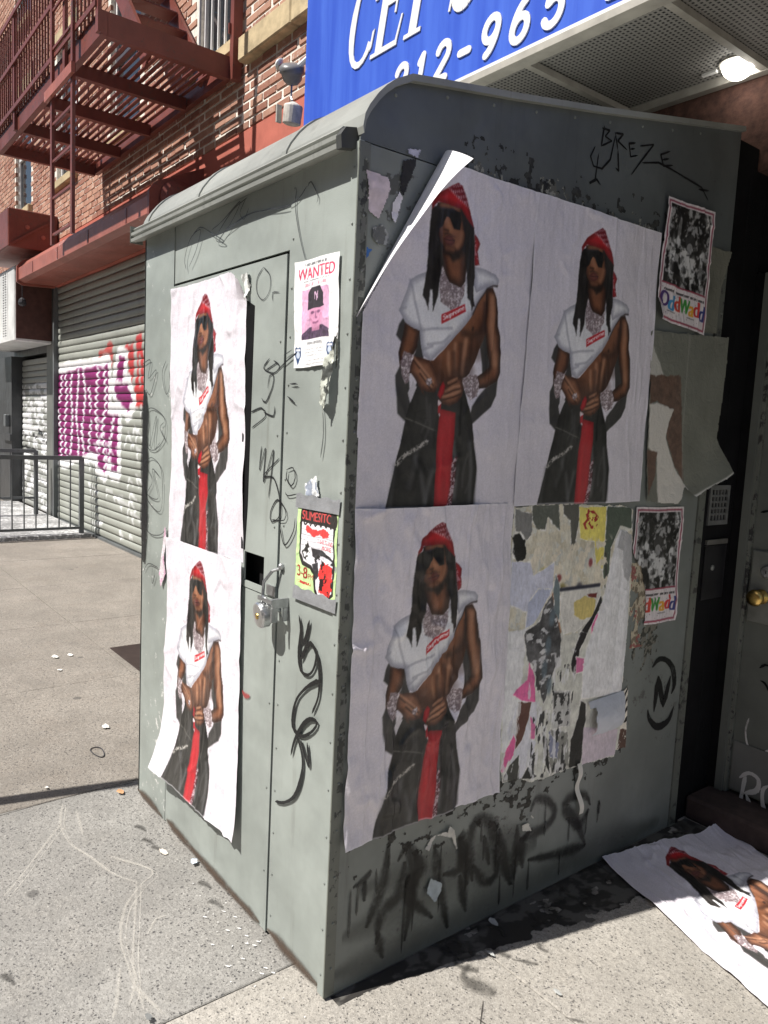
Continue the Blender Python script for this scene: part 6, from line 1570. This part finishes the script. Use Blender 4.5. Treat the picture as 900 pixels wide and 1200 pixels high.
# ================================================================= small flyers
def odd_flyer(seed):
    q = Paint(150, 215, 0, 1, 0, 1, (222, 214, 216), ax=0.305, ay=0.44)
    X, Y = q.X, q.Y
    b = np.minimum(np.minimum(X, 1-X)*0.305, np.minimum(Y, 1-Y)*0.44)
    q.put(sm(0.016, 0.013, b)*sm(0.006, 0.009, b), (150, 78, 96))
    inner = (X > 0.07) & (X < 0.93) & (Y > 0.31) & (Y < 0.955)
    g = fbm(X*11, Y*15, seed); g2 = fbm(X*26, Y*34, seed+5)
    col = np.clip((g-0.46)*3.0+(g2-0.5)*2.0, 0.02, 0.62)
    # pale standing shapes of the crowd picture
    for cx, w, y0, y1 in ((0.18, 0.05, 0.35, 0.75), (0.50, 0.06, 0.40, 0.70), (0.62, 0.07, 0.36, 0.62), (0.40, 0.06, 0.36, 0.66), (0.80, 0.05, 0.36, 0.70), (0.28, 0.04, 0.60, 0.9), (0.85, 0.05, 0.80, 0.93)):
        e = ((X-cx)/w)**2+((Y-(y0+y1)/2)/((y1-y0)/2))**2
        col = col+0.45*sm(1.2, 0.3, e)*(0.5+g2)
    col = np.where(((X-0.52)/0.10)**2+((Y-0.70)/0.06)**2 < 1, 0.08+0.2*g2, col)
    col = np.where(((X-0.52)/0.06)**2+((Y-0.64)/0.045)**2 < 1, 0.45+0.2*g2, col)
    q.put(inner*1.0, np.repeat(np.clip(col, 0.02, 0.8)[..., None], 3, 2))
    q.put(((X > 0.06) & (X < 0.94) & (Y > 0.295) & (Y < 0.31))*1.0, (150, 60, 80))
    dots = (np.sin(X*60)*np.sin(Y*80+X*30) > 0.93) & (Y < 0.29)
    q.put(dots*0.7, (120, 90, 100))
    q.put(((np.abs(Y-0.255) < 0.008) & (X > 0.10) & (X < 0.92) & (fbm(X*60, Y*20, 3) > 0.42))*0.8, (50, 46, 50))
    for ch, x, w, h, c in (('O', 0.045, 0.155, 0.125, (70, 40, 110)), ('d', 0.205, 0.105, 0.125, (60, 140, 190)), ('d', 0.325, 0.105, 0.125, (196, 60, 44)), ('W', 0.435, 0.19, 0.115, (50, 140, 50)), ('a', 0.625, 0.095, 0.085, (224, 160, 40)), ('d', 0.725, 0.10, 0.125, (200, 50, 50)), ('d', 0.835, 0.10, 0.125, (40, 50, 120))):
        for e in (0.0, 0.010, 0.020):
            q.text(ch, (x+e, 0.105+0.01*math.sin(x*20)), (w, 0.0), (0.0, h), c)
    q.put(((np.abs(Y-0.085) < 0.005) & (((X > 0.2) & (X < 0.36)) | ((X > 0.6) & (X < 0.76))))*0.6, (90, 86, 90))
    q.put((np.abs(Y-0.022) < 0.005)*((X > 0.1) & (X < 0.97))*0.9, (170, 70, 90))
    return q
of = odd_flyer(3)
def lift_o(uu, vv, Pq, h): return Pq, h+0.03*np.clip((0.16-vv)/0.16, 0, 1)*np.clip((0.14-uu)/0.14, 0, 1)
f1 = wall_sheet('flyer', ((1.278, 2.387), (1.573, 2.394), (1.580, 1.956), (1.256, 1.985)), 'R', 130, 200, 51, base=0.0125, img=of, mat=M_flyer, disp=lift_o, amp=0.002)
tag(f1, 'whole flyer with rainbow lettering and crowd photo above the peeling grey sheet', 'flyer', 'rainbow lettered flyers')
def keep_f2(uu, vv, Pq):
    d = sdf_poly(uu, vv, [(-0.1, 1.1), (1.1, 1.1), (1.1, -0.1), (0.34, -0.1), (0.36, 0.22), (0.22, 0.45), (0.02, 0.62)])+(fbm(uu*16, vv*16, 4)-0.5)*0.06
    return d < 0
f2 = wall_sheet('flyer', ((1.254, 1.322), (1.562, 1.316), (1.575, 0.874), (1.250, 0.886)), 'R', 130, 200, 57, base=0.004, img=of, mat=M_flyer, keep=keep_f2)
tag(f2, 'half torn flyer with rainbow lettering beside the shredded posters', 'flyer', 'rainbow lettered flyers')
# cream residue where that flyer was torn
q = Paint(90, 150, 1.26, 1.42, 0.80, 1.12, (190, 180, 158))
res_ = (fbm(q.X*26, q.Y*18, 5)+0.25*(q.Y-0.8)/0.32-0.4*np.abs(q.X-1.33)/0.08*0.6) > 0.44
q.put((fbm(q.X*60, q.Y*40, 15) > 0.56)*0.8, (110, 100, 84)); q.put((fbm(q.X*30, q.Y*30, 25) > 0.66)*0.8, (150, 80, 80))
pos = np.zeros(q.X.shape+(3,)); pos[..., 0] = 0.0016+0.0008*fbm(q.X*60, q.Y*60, 2); pos[..., 1] = q.X; pos[..., 2] = q.Y
tag(sheet('paper_residue', pos, q.img, M_paper_old, res_), 'cream glue and paper residue beside the half torn flyer', 'paper residue')

# WANTED flyer
q = Paint(150, 195, 0, 1, 0, 1, (236, 236, 238), ax=0.216, ay=0.28)
X, Y = q.X, q.Y
q.put(((np.abs(Y-0.955) < 0.012) & (X > 0.25) & (X < 0.72) & (fbm(X*70, Y*30, 2) > 0.40))*0.7, (70, 70, 74))
for e in (0.0, 0.008): q.text('WANTED', (0.09+e, 0.82), (0.82, 0), (0, 0.105), (206, 52, 92))
q.put(((np.abs(Y-0.80) < 0.006) & (X > 0.22) & (X < 0.80) & (fbm(X*80, Y*30, 4) > 0.4))*0.6, (90, 90, 94))
q.put(((np.abs(Y-0.765) < 0.016) & (X > 0.25) & (X < 0.75) & (fbm(X*45, Y*30, 9) > 0.42))*0.6, (214, 110, 130))
ph_ = (X > 0.19) & (X < 0.80) & (Y > 0.26) & (Y < 0.725)
q.put(ph_*1.0, np.array((216, 168, 200))/255*(0.9+0.2*fbm(X*8, Y*8, 6))[..., None])
q.fill([(0.19, 0.26), (0.80, 0.26), (0.80, 0.33), (0.66, 0.375), (0.36, 0.37), (0.19, 0.31)], (72, 54, 78), tex=lambda a: 0.5+1.0*fbm(a.X*40, a.Y*40, 8))
q.fill([(0.42, 0.33), (0.60, 0.33), (0.62, 0.42), (0.40, 0.42)], (176, 118, 150))
q.ell((0.515, 0.475), (0.15, 0.125), (206, 144, 178), 0.12)
q.ell((0.44, 0.50), (0.04, 0.014), (96, 58, 92), 0.5, 0.8); q.ell((0.575, 0.50), (0.04, 0.014), (96, 58, 92), 0.5, 0.8)
q.line([(0.512, 0.50), (0.505, 0.45), (0.535, 0.447)], 0.004, (130, 80, 116), 0.003, alpha=0.8)
q.line([(0.455, 0.405), (0.515, 0.40), (0.57, 0.407)], 0.004, (116, 66, 100), 0.003, alpha=0.8)
q.ell((0.515, 0.47), (0.16, 0.135), (110, 70, 110), 0.06, 0.0)
q.fill([(0.34, 0.555), (0.34, 0.68), (0.42, 0.735), (0.60, 0.735), (0.68, 0.66), (0.68, 0.57), (0.70, 0.545), (0.60, 0.535), (0.46, 0.54), (0.33, 0.53)], (34, 26, 40))
q.text('N', (0.475, 0.62), (0.075, 0), (0, 0.07), (214, 176, 206)); q.text('Y', (0.485, 0.605), (0.075, 0), (0, 0.085), (214, 176, 206))
q.put(((np.abs(Y-0.22) < 0.013) & (X > 0.32) & (X < 0.66) & (fbm(X*50, Y*20, 12) > 0.36))*0.7, (120, 120, 124))
for yy in (0.165, 0.135, 0.105, 0.06, 0.03):
    q.put(((np.abs(Y-yy) < 0.006) & (X > 0.28) & (X < 0.70) & (fbm(X*80, Y*90, int(yy*1000)) > 0.45))*0.5, (120, 120, 124))
def shield(cx, cy, s):
    q.fill([(cx-s, cy+s*0.9), (cx-s*0.6, cy+s*1.1), (cx, cy+s*0.95), (cx+s*0.6, cy+s*1.1), (cx+s, cy+s*0.9), (cx+s*0.95, cy), (cx, cy-s*1.2), (cx-s*0.95, cy)], (44, 70, 112))
    q.ell((cx, cy+0.1*s), (s*0.55, s*0.45), (196, 206, 222), 0.2); q.line([(cx-s*0.6, cy+s*0.72), (cx+s*0.6, cy+s*0.72)], 0.006, (220, 220, 228))
shield(0.10, 0.115, 0.075); shield(0.83, 0.135, 0.07)
def keep_w(uu, vv, Pq): return ~((uu > 0.90) & (vv < 0.20+0.1*fbm(uu*9, vv*9, 2)) & (uu-0.9 > (vv-0.2)*0.8))
w1 = wall_sheet('wanted_flyer', ((-0.277, 1.992), (-0.061, 1.992), (-0.054, 1.713), (-0.264, 1.709)), 'L', 150, 195, 61, base=0.002, img=q, mat=M_flyer, amp=0.001, keep=keep_w)
tag(w1, 'white WANTED flyer with pink tinted portrait taped on the shed front', 'flyer')
# torn vinyl under it
def scrap(name, poly, face, col, label, cat='paper scrap', off=0.003, curl=0.012, seed=1, n=46, rag=0.003, tex=0.3, dark=None, group=None):
    A = np.array(poly); x0, y0 = A.min(0)-0.004; x1, y1 = A.max(0)+0.004
    nu = max(14, int((x1-x0)/0.0028)); nv = max(14, int((y1-y0)/0.0028))
    q = Paint(nu, nv, x0, x1, y0, y1, col)
    q.img *= (1-tex/2+tex*fbm(q.X*50, q.Y*60, seed))[..., None]
    if dark is not None: q.put((fbm(q.X*45, q.Y*30, seed+4) > 0.55)*0.8, dark)
    d = q.sd(poly)+(fbm(q.X*120, q.Y*120, seed)-0.5)*rag*2
    h = off+curl*np.clip(fbm(q.X*14, q.Y*14, seed+9)-0.3, 0, 1)
    pos = np.zeros(q.X.shape+(3,))
    if face == 'R': pos[..., 0] = h; pos[..., 1] = q.X; pos[..., 2] = q.Y
    elif face == 'L': pos[..., 0] = q.X; pos[..., 1] = -0.004-h; pos[..., 2] = q.Y
    else: pos[..., 0] = q.X; pos[..., 1] = q.Y; pos[..., 2] = h
    return tag(sheet(name, pos, q.img, M_paper_old, d < 0), label, cat, group)
scrap('torn_sticker', LEFT['tear'], 'L', (178, 182, 172), 'curled torn sticker with black tear line hanging under the wanted flyer', curl=0.05, seed=5, dark=(30, 34, 34))
scrap('torn_sticker', [(-0.066, 1.775), (-0.058, 1.795), (-0.050, 1.76), (-0.052, 1.71), (-0.060, 1.70)], 'L', (52, 56, 50), 'dark tear mark on shed front right of the wanted flyer', curl=0.0, seed=7)
# lettered flyer with tape
q = Paint(140, 190, 0, 1, 0, 1, (196, 226, 160), ax=0.2, ay=0.245)
X, Y = q.X, q.Y
q.img *= (0.95+0.1*fbm(X*9, Y*9, 3))[..., None]
box_ = [(0.12, 0.93), (0.18, 0.80), (0.90, 0.80), (0.93, 0.72), (0.93, 0.10), (0.80, 0.02), (0.60, 0.02), (0.52, 0.10), (0.50, 0.24), (0.40, 0.33), (0.18, 0.36), (0.10, 0.44), (0.10, 0.80)]
q.fill([(0.09, 0.85), (0.95, 0.83), (0.95, 0.08), (0.82, 0.0), (0.56, 0.0), (0.50, 0.07), (0.47, 0.25), (0.38, 0.31), (0.16, 0.33), (0.07, 0.42)], (22, 20, 20))
q.fill([(0.13, 0.82), (0.91, 0.80), (0.91, 0.10), (0.80, 0.03), (0.60, 0.03), (0.54, 0.10), (0.52, 0.26), (0.42, 0.35), (0.20, 0.38), (0.12, 0.46)], (234, 232, 238))
for yy in (0.74, 0.68, 0.62, 0.56): q.line([(0.13, yy), (0.91, yy-0.01)], 0.0012, (150, 150, 156), 0.001)
q.fill([(0.08, 0.84), (0.10, 0.99), (0.96, 0.97), (0.96, 0.80), (0.60, 0.83), (0.30, 0.82)], (28, 22, 22), rag=0.006)
for e in (0.0, 0.01): q.text('SLIMESITO', (0.13+e, 0.85), (0.72, -0.01), (0, 0.10), (214, 76, 76), 0.85)
q.put((np.abs(Y-0.815-0.02*np.sin(X*50)) < 0.012)*(X > 0.08)*(X < 0.95)*1.0, (26, 20, 20))
q.ell((0.90, 0.885), (0.085, 0.07), (26, 20, 20), 0.2)
q.fill([(0.24, 0.70), (0.28, 0.775), (0.84, 0.755), (0.82, 0.68), (0.50, 0.69)], (224, 62, 62), rag=0.012)
q.text('T-SHIRTS AND', (0.52, 0.605), (0.38, -0.005), (0, 0.05), (200, 30, 44)); q.text('MORE', (0.64, 0.54), (0.22, 0), (0, 0.05), (200, 30, 44))
q.fill([(0.14, 0.50), (0.22, 0.58), (0.28, 0.66), (0.33, 0.56), (0.38, 0.50), (0.40, 0.40), (0.28, 0.39), (0.18, 0.42)], (240, 240, 242), tex=lambda a: np.where(fbm(a.X*16, a.Y*18, 6) > 0.52, 1.0, 0.12))
q.fill([(0.38, 0.55), (0.66, 0.54), (0.92, 0.46), (0.92, 0.40), (0.55, 0.42), (0.42, 0.46)], (36, 34, 40)); q.fill([(0.46, 0.46), (0.62, 0.49), (0.90, 0.44), (0.80, 0.38), (0.5, 0.38)], (226, 224, 234), tex=lambda a: np.where(fbm(a.X*14, a.Y*22, 16) > 0.45, 1.0, 0.15))
q.fill([(0.42, 0.37), (0.56, 0.40), (0.60, 0.25), (0.54, 0.20)], (44, 44, 48))
q.fill([(0.66, 0.42), (0.92, 0.36), (0.93, 0.24), (0.88, 0.08), (0.76, 0.04), (0.62, 0.07), (0.66, 0.2), (0.58, 0.27)], (226, 50, 48), rag=0.014, tex=lambda a: np.where(fbm(a.X*12, a.Y*14, 26) > 0.40, 1.0, 0.15))
for e in (0, 0.012): q.text('3-8', (0.04+e, 0.185), (0.27, 0), (0, 0.13), (150, 24, 30))
q.text('PM', (0.34, 0.19), (0.13, 0), (0, 0.06), (150, 24, 30)); q.put(((np.abs(Y-0.13) < 0.018) & (X > 0.05) & (X < 0.42) & (fbm(X*40, Y*30, 5) > 0.42))*0.9, (190, 40, 40))
s1 = wall_sheet('event_flyer', ((-0.214, 1.338), (-0.018, 1.342), (-0.019, 1.098), (-0.218, 1.096)), 'L', 140, 190, 67, base=0.002, img=q, mat=M_flyer, amp=0.001)
tag(s1, 'green and red cartoon event flyer reading 3-8 PM on shed front', 'flyer')
def tape(z0, z1, sl):
    uu, vv = np.meshgrid(np.linspace(0, 1, 50), np.linspace(0, 1, 10))
    pos = np.stack([-0.224+0.212*uu+0.004*vv, -0.0095-0.0015*fbm(uu*12, vv*5, 3)-0.0*vv, z0+(z1-z0)*vv+sl*uu+0.003*np.sin(uu*20)*(vv > 0.9)], -1)
    return sheet('tape_strip', pos, np.ones((10, 50, 3))*0.6, M_tape)
tag(tape(1.330, 1.368, 0.003), 'silver tape strip holding the top of the cartoon event flyer', 'tape', 'silver tape strips')
tag(tape(1.076, 1.112, 0.0), 'silver tape strip holding the bottom of the cartoon event flyer', 'tape', 'silver tape strips')
scrap('paper_scrap', [(-0.185, 1.40), (-0.125, 1.425), (-0.11, 1.37), (-0.15, 1.36), (-0.18, 1.37)], 'L', (222, 224, 226), 'white torn paper corner above the taped event flyer', seed=9, curl=0.02, dark=(130, 140, 160))
# scraps near the lifted poster
S_D = SCRAP
scrap('paper_scrap', S_D['scr1'], 'R', (206, 192, 200), 'pale pink torn paper patch near the lifted poster corner', seed=11, curl=0.01)
scrap('paper_scrap', S_D['scr2'], 'R', (224, 220, 226), 'small white paper tongue tucked beside the lifted poster corner', seed=13, curl=0.03)
scrap('paper_scrap', S_D['scr3'], 'R', (24, 24, 28), 'black torn paper patch next to the lifted poster corner', seed=15, curl=0.004)
scrap('paper_scrap', S_D['scr4'], 'R', (176, 176, 196), 'lavender grey paper shred above the lifted poster corner', seed=17, curl=0.01, dark=(70, 74, 80))
scrap('paint_patch', S_D['blue'], 'R', (54, 102, 168), 'bright blue paint patch on the shed corner below paper shreds', 'paint patch', seed=19, curl=0.0, off=0.0012, rag=0.010)
scrap('paper_scrap', S_D['grit'], 'R', (150, 152, 152), 'gritty grey glue patch beside the lifted poster', seed=21, curl=0.004, dark=(80, 82, 82))
for k, (nm, lb) in enumerate((('w1', 'white folded paper shred over the smeared spray tag'), ('w2', 'pale blue grey scrap stuck on the smeared spray tag'), ('w3', 'small white scrap below the torn posters'), ('w4', 'tiny white fleck of paper above a small white scrap'))):
    scrap('paper_scrap', S_D[nm], 'R', (206, 204, 198) if nm != 'w2' else (170, 180, 186), lb, seed=23+k, curl=0.02)
scrap('paper_scrap', LEFT['white_l'], 'L', (214, 206, 212), 'ragged white paper edge left of the lower sunlit poster', seed=31, curl=0.006, dark=(196, 150, 176))
scrap('paper_scrap', [(-0.60, 2.00), (-0.535, 2.005), (-0.525, 1.96), (-0.54, 1.90), (-0.552, 1.94)], 'L', (206, 208, 206), 'crumpled white tape wad at the top of the shed door poster', seed=33, curl=0.05, dark=(120, 120, 116))

# ================================================================= small things on the sidewalk
PG_ = lambda a, b, z: (a, b, 0.0006+z)
sc_ = strokes('scrape_marks', GROUND['scr'], 0.013, PG_, INK_SCRATCH, sw, off=0.0008, step=0.02, seed=31, vary=0.35)
strokes('scrape_marks', [[(c[0]+0.022, c[1]+0.008) for c in g] for g in GROUND['scr'][:4]], 0.006, PG_, INK_SCRATCH, sw, off=0.0011, step=0.02, seed=32, vary=0.35)
strokes('crack', [[(-1.50, 0.02), (-1.515, -0.3), (-1.49, -0.7), (-1.51, -1.2)], [(0.28, 0.30), (0.45, 0.33), (0.62, 0.42), (0.9, 0.44)], [(0.25, 0.36), (0.3, 0.30), (0.42, 0.16)]], 0.005, PG_, INK_CRACK, sw, off=0.0014, step=0.02, seed=33)
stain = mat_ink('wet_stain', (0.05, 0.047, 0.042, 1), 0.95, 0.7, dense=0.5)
sl_ = [[(c[0]-0.03, c[1]-0.01), (c[0], c[1]+0.005), (c[0]+0.03, c[1]+0.01)] for c in GROUND['st']]
strokes('stain', sl_, 0.10, PG_, stain, sw, off=0.0017, step=0.01, seed=34, vary=0.5)
foot_shade = Paint(150, 420, -0.001, 0.40, 0.02, 1.80, (52, 50, 48))
wn_ = fbm(foot_shade.X*9, foot_shade.Y*6, 5)*0.6+fbm(foot_shade.X*30, foot_shade.Y*22, 6)*0.4
foot_shade.put(sm(0.50, 0.62, fbm(foot_shade.X*22, foot_shade.Y*16, 8)), (92, 90, 86))
wk = (foot_shade.X < 0.02+0.17*np.clip(foot_shade.Y/0.9, 0.12, 1.15)*(0.55+0.9*wn_)) & (wn_ > 0.28)  # ground grime that also paints the shed's shadow darker, widening along with it
wp = np.zeros(foot_shade.X.shape+(3,)); wp[..., 0] = foot_shade.X+0.001; wp[..., 1] = foot_shade.Y; wp[..., 2] = 0.0012
sheet('shade_grime_patch', wp, foot_shade.img, mat_vcol('shade_grime', 0.55, 0.0, 0.2), wk, parent=sw, kind='stuff')
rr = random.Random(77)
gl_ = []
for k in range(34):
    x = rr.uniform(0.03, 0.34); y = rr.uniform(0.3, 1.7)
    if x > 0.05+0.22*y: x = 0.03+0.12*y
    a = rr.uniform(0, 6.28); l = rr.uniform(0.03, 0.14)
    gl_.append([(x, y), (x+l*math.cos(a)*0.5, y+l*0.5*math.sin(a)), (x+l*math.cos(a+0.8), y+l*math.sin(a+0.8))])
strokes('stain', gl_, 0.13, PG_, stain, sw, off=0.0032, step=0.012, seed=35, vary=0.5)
strokes('stain', [[(0.42+0.1*k, 0.50+0.06*math.sin(k*2.2)), (0.46+0.1*k, 0.53)] for k in range(2)]+[[(0.18, 0.55), (0.24, 0.60)], [(0.62, 0.72), (0.66, 0.735)]], 0.035, PG_, stain, sw, off=0.0024, step=0.01, seed=36, vary=0.5)
dots_ = [[(c[0]-0.006, c[1]-0.004), (c[0]+0.006, c[1]+0.004)] for c in GROUND['dots']]
for k in range(22):
    c = rr.choice(GROUND['dots']); x = c[0]+rr.gauss(0, 0.10); y = c[1]+rr.gauss(0, 0.06)
    if y > -0.01: continue
    dots_.append([(x, y), (x+rr.uniform(-.006, .006), y+rr.uniform(0.002, 0.006))])
strokes('paint_drips', dots_, 0.007, PG_, mat_ink('white_drip', (0.75, 0.75, 0.74, 1), 0.0), sw, off=0.0027, step=0.004, seed=37, vary=0.6)
def litter(c, s, col, label, seed):
    r = random.Random(seed)
    poly = [(c[0]+s*(0.5+0.5*r.random())*math.cos(a), c[1]+s*0.6*(0.5+0.5*r.random())*math.sin(a)) for a in np.linspace(0, 6.28, 8)[:-1]]
    scrap('litter_scrap', poly, 'G', col, label, 'litter', off=0.004, curl=0.022, seed=seed, rag=0.003, group='scraps littering the sidewalk')
for k, c in enumerate(GROUND['paper']):
    litter(c, (0.035, 0.028, 0.03, 0.025, 0.02)[k], ((226, 216, 202), (196, 210, 226), (196, 150, 110), (110, 112, 112), (70, 68, 66))[k], ('cream paper scrap on the sidewalk by the shed door', 'pale blue paper scrap on the sidewalk against the shed door', 'tan scrap of litter at the far foot of the shed front', 'flat grey scrap on the sidewalk slab joint', 'dark leaf shaped scrap on sunny sidewalk right of the shed')[k], 90+k)
for k, c in enumerate(GROUND['litter']):
    litter(c, (0.05, 0.04, 0.03, 0.05, 0.02, 0.02, 0.03, 0.03, 0.02, 0.02)[k], (222, 220, 214) if k < 5 else (176, 178, 176), 'white paper fleck lying on the tan sidewalk beyond the shed' if k < 5 else 'pale paper fleck on the sidewalk under the shed side', 110+k)
MB().bevbox(-3.45, -2.75, 0.55, 1.25, 0.001, 0.006, 0.002).build('cellar_plate', simple('dark_plate', (0.05, 0.035, 0.03, 1), 0.6, 0.4), None)
tag(bpy.data.objects['cellar_plate'], 'dark brown metal plate set in the tan sidewalk behind the shed', 'metal plate')
rb = []
cx_, cy_ = -1.88, -0.02
for k in range(21):
    t = 2*math.pi*k/20
    rb.append((cx_+0.06*math.cos(t)+0.01*math.cos(2*t), cy_+0.025*math.sin(t), 0.004))
tag(MB().tube(rb, 0.0025, 5).build('rubber_band', M_plastic), 'dark wire loop lying on the tan sidewalk', 'wire')
# bare sign pole by the kerb whose thin shadow crosses the sidewalk
LPST = thing('sign_pole', (-1.87, -1.5, 0), 'bare dark steel sign pole set in the sidewalk', 'pole')
MB().lathe((-1.87, -1.5, 0.0), (0, 0, 1), [(0.07, 0), (0.07, 0.02), (0.036, 0.03), (0.036, 3.2)], 14).build('post', M_darkpier, LPST, fix=True)
MB().lathe((-1.87, -1.5, 3.2), (0, 0, 1), [(0.040, 0), (0.040, 0.02), (0.02, 0.035)], 14).build('cap', M_darkpier, LPST, fix=True)
bpy.context.view_layer.update()
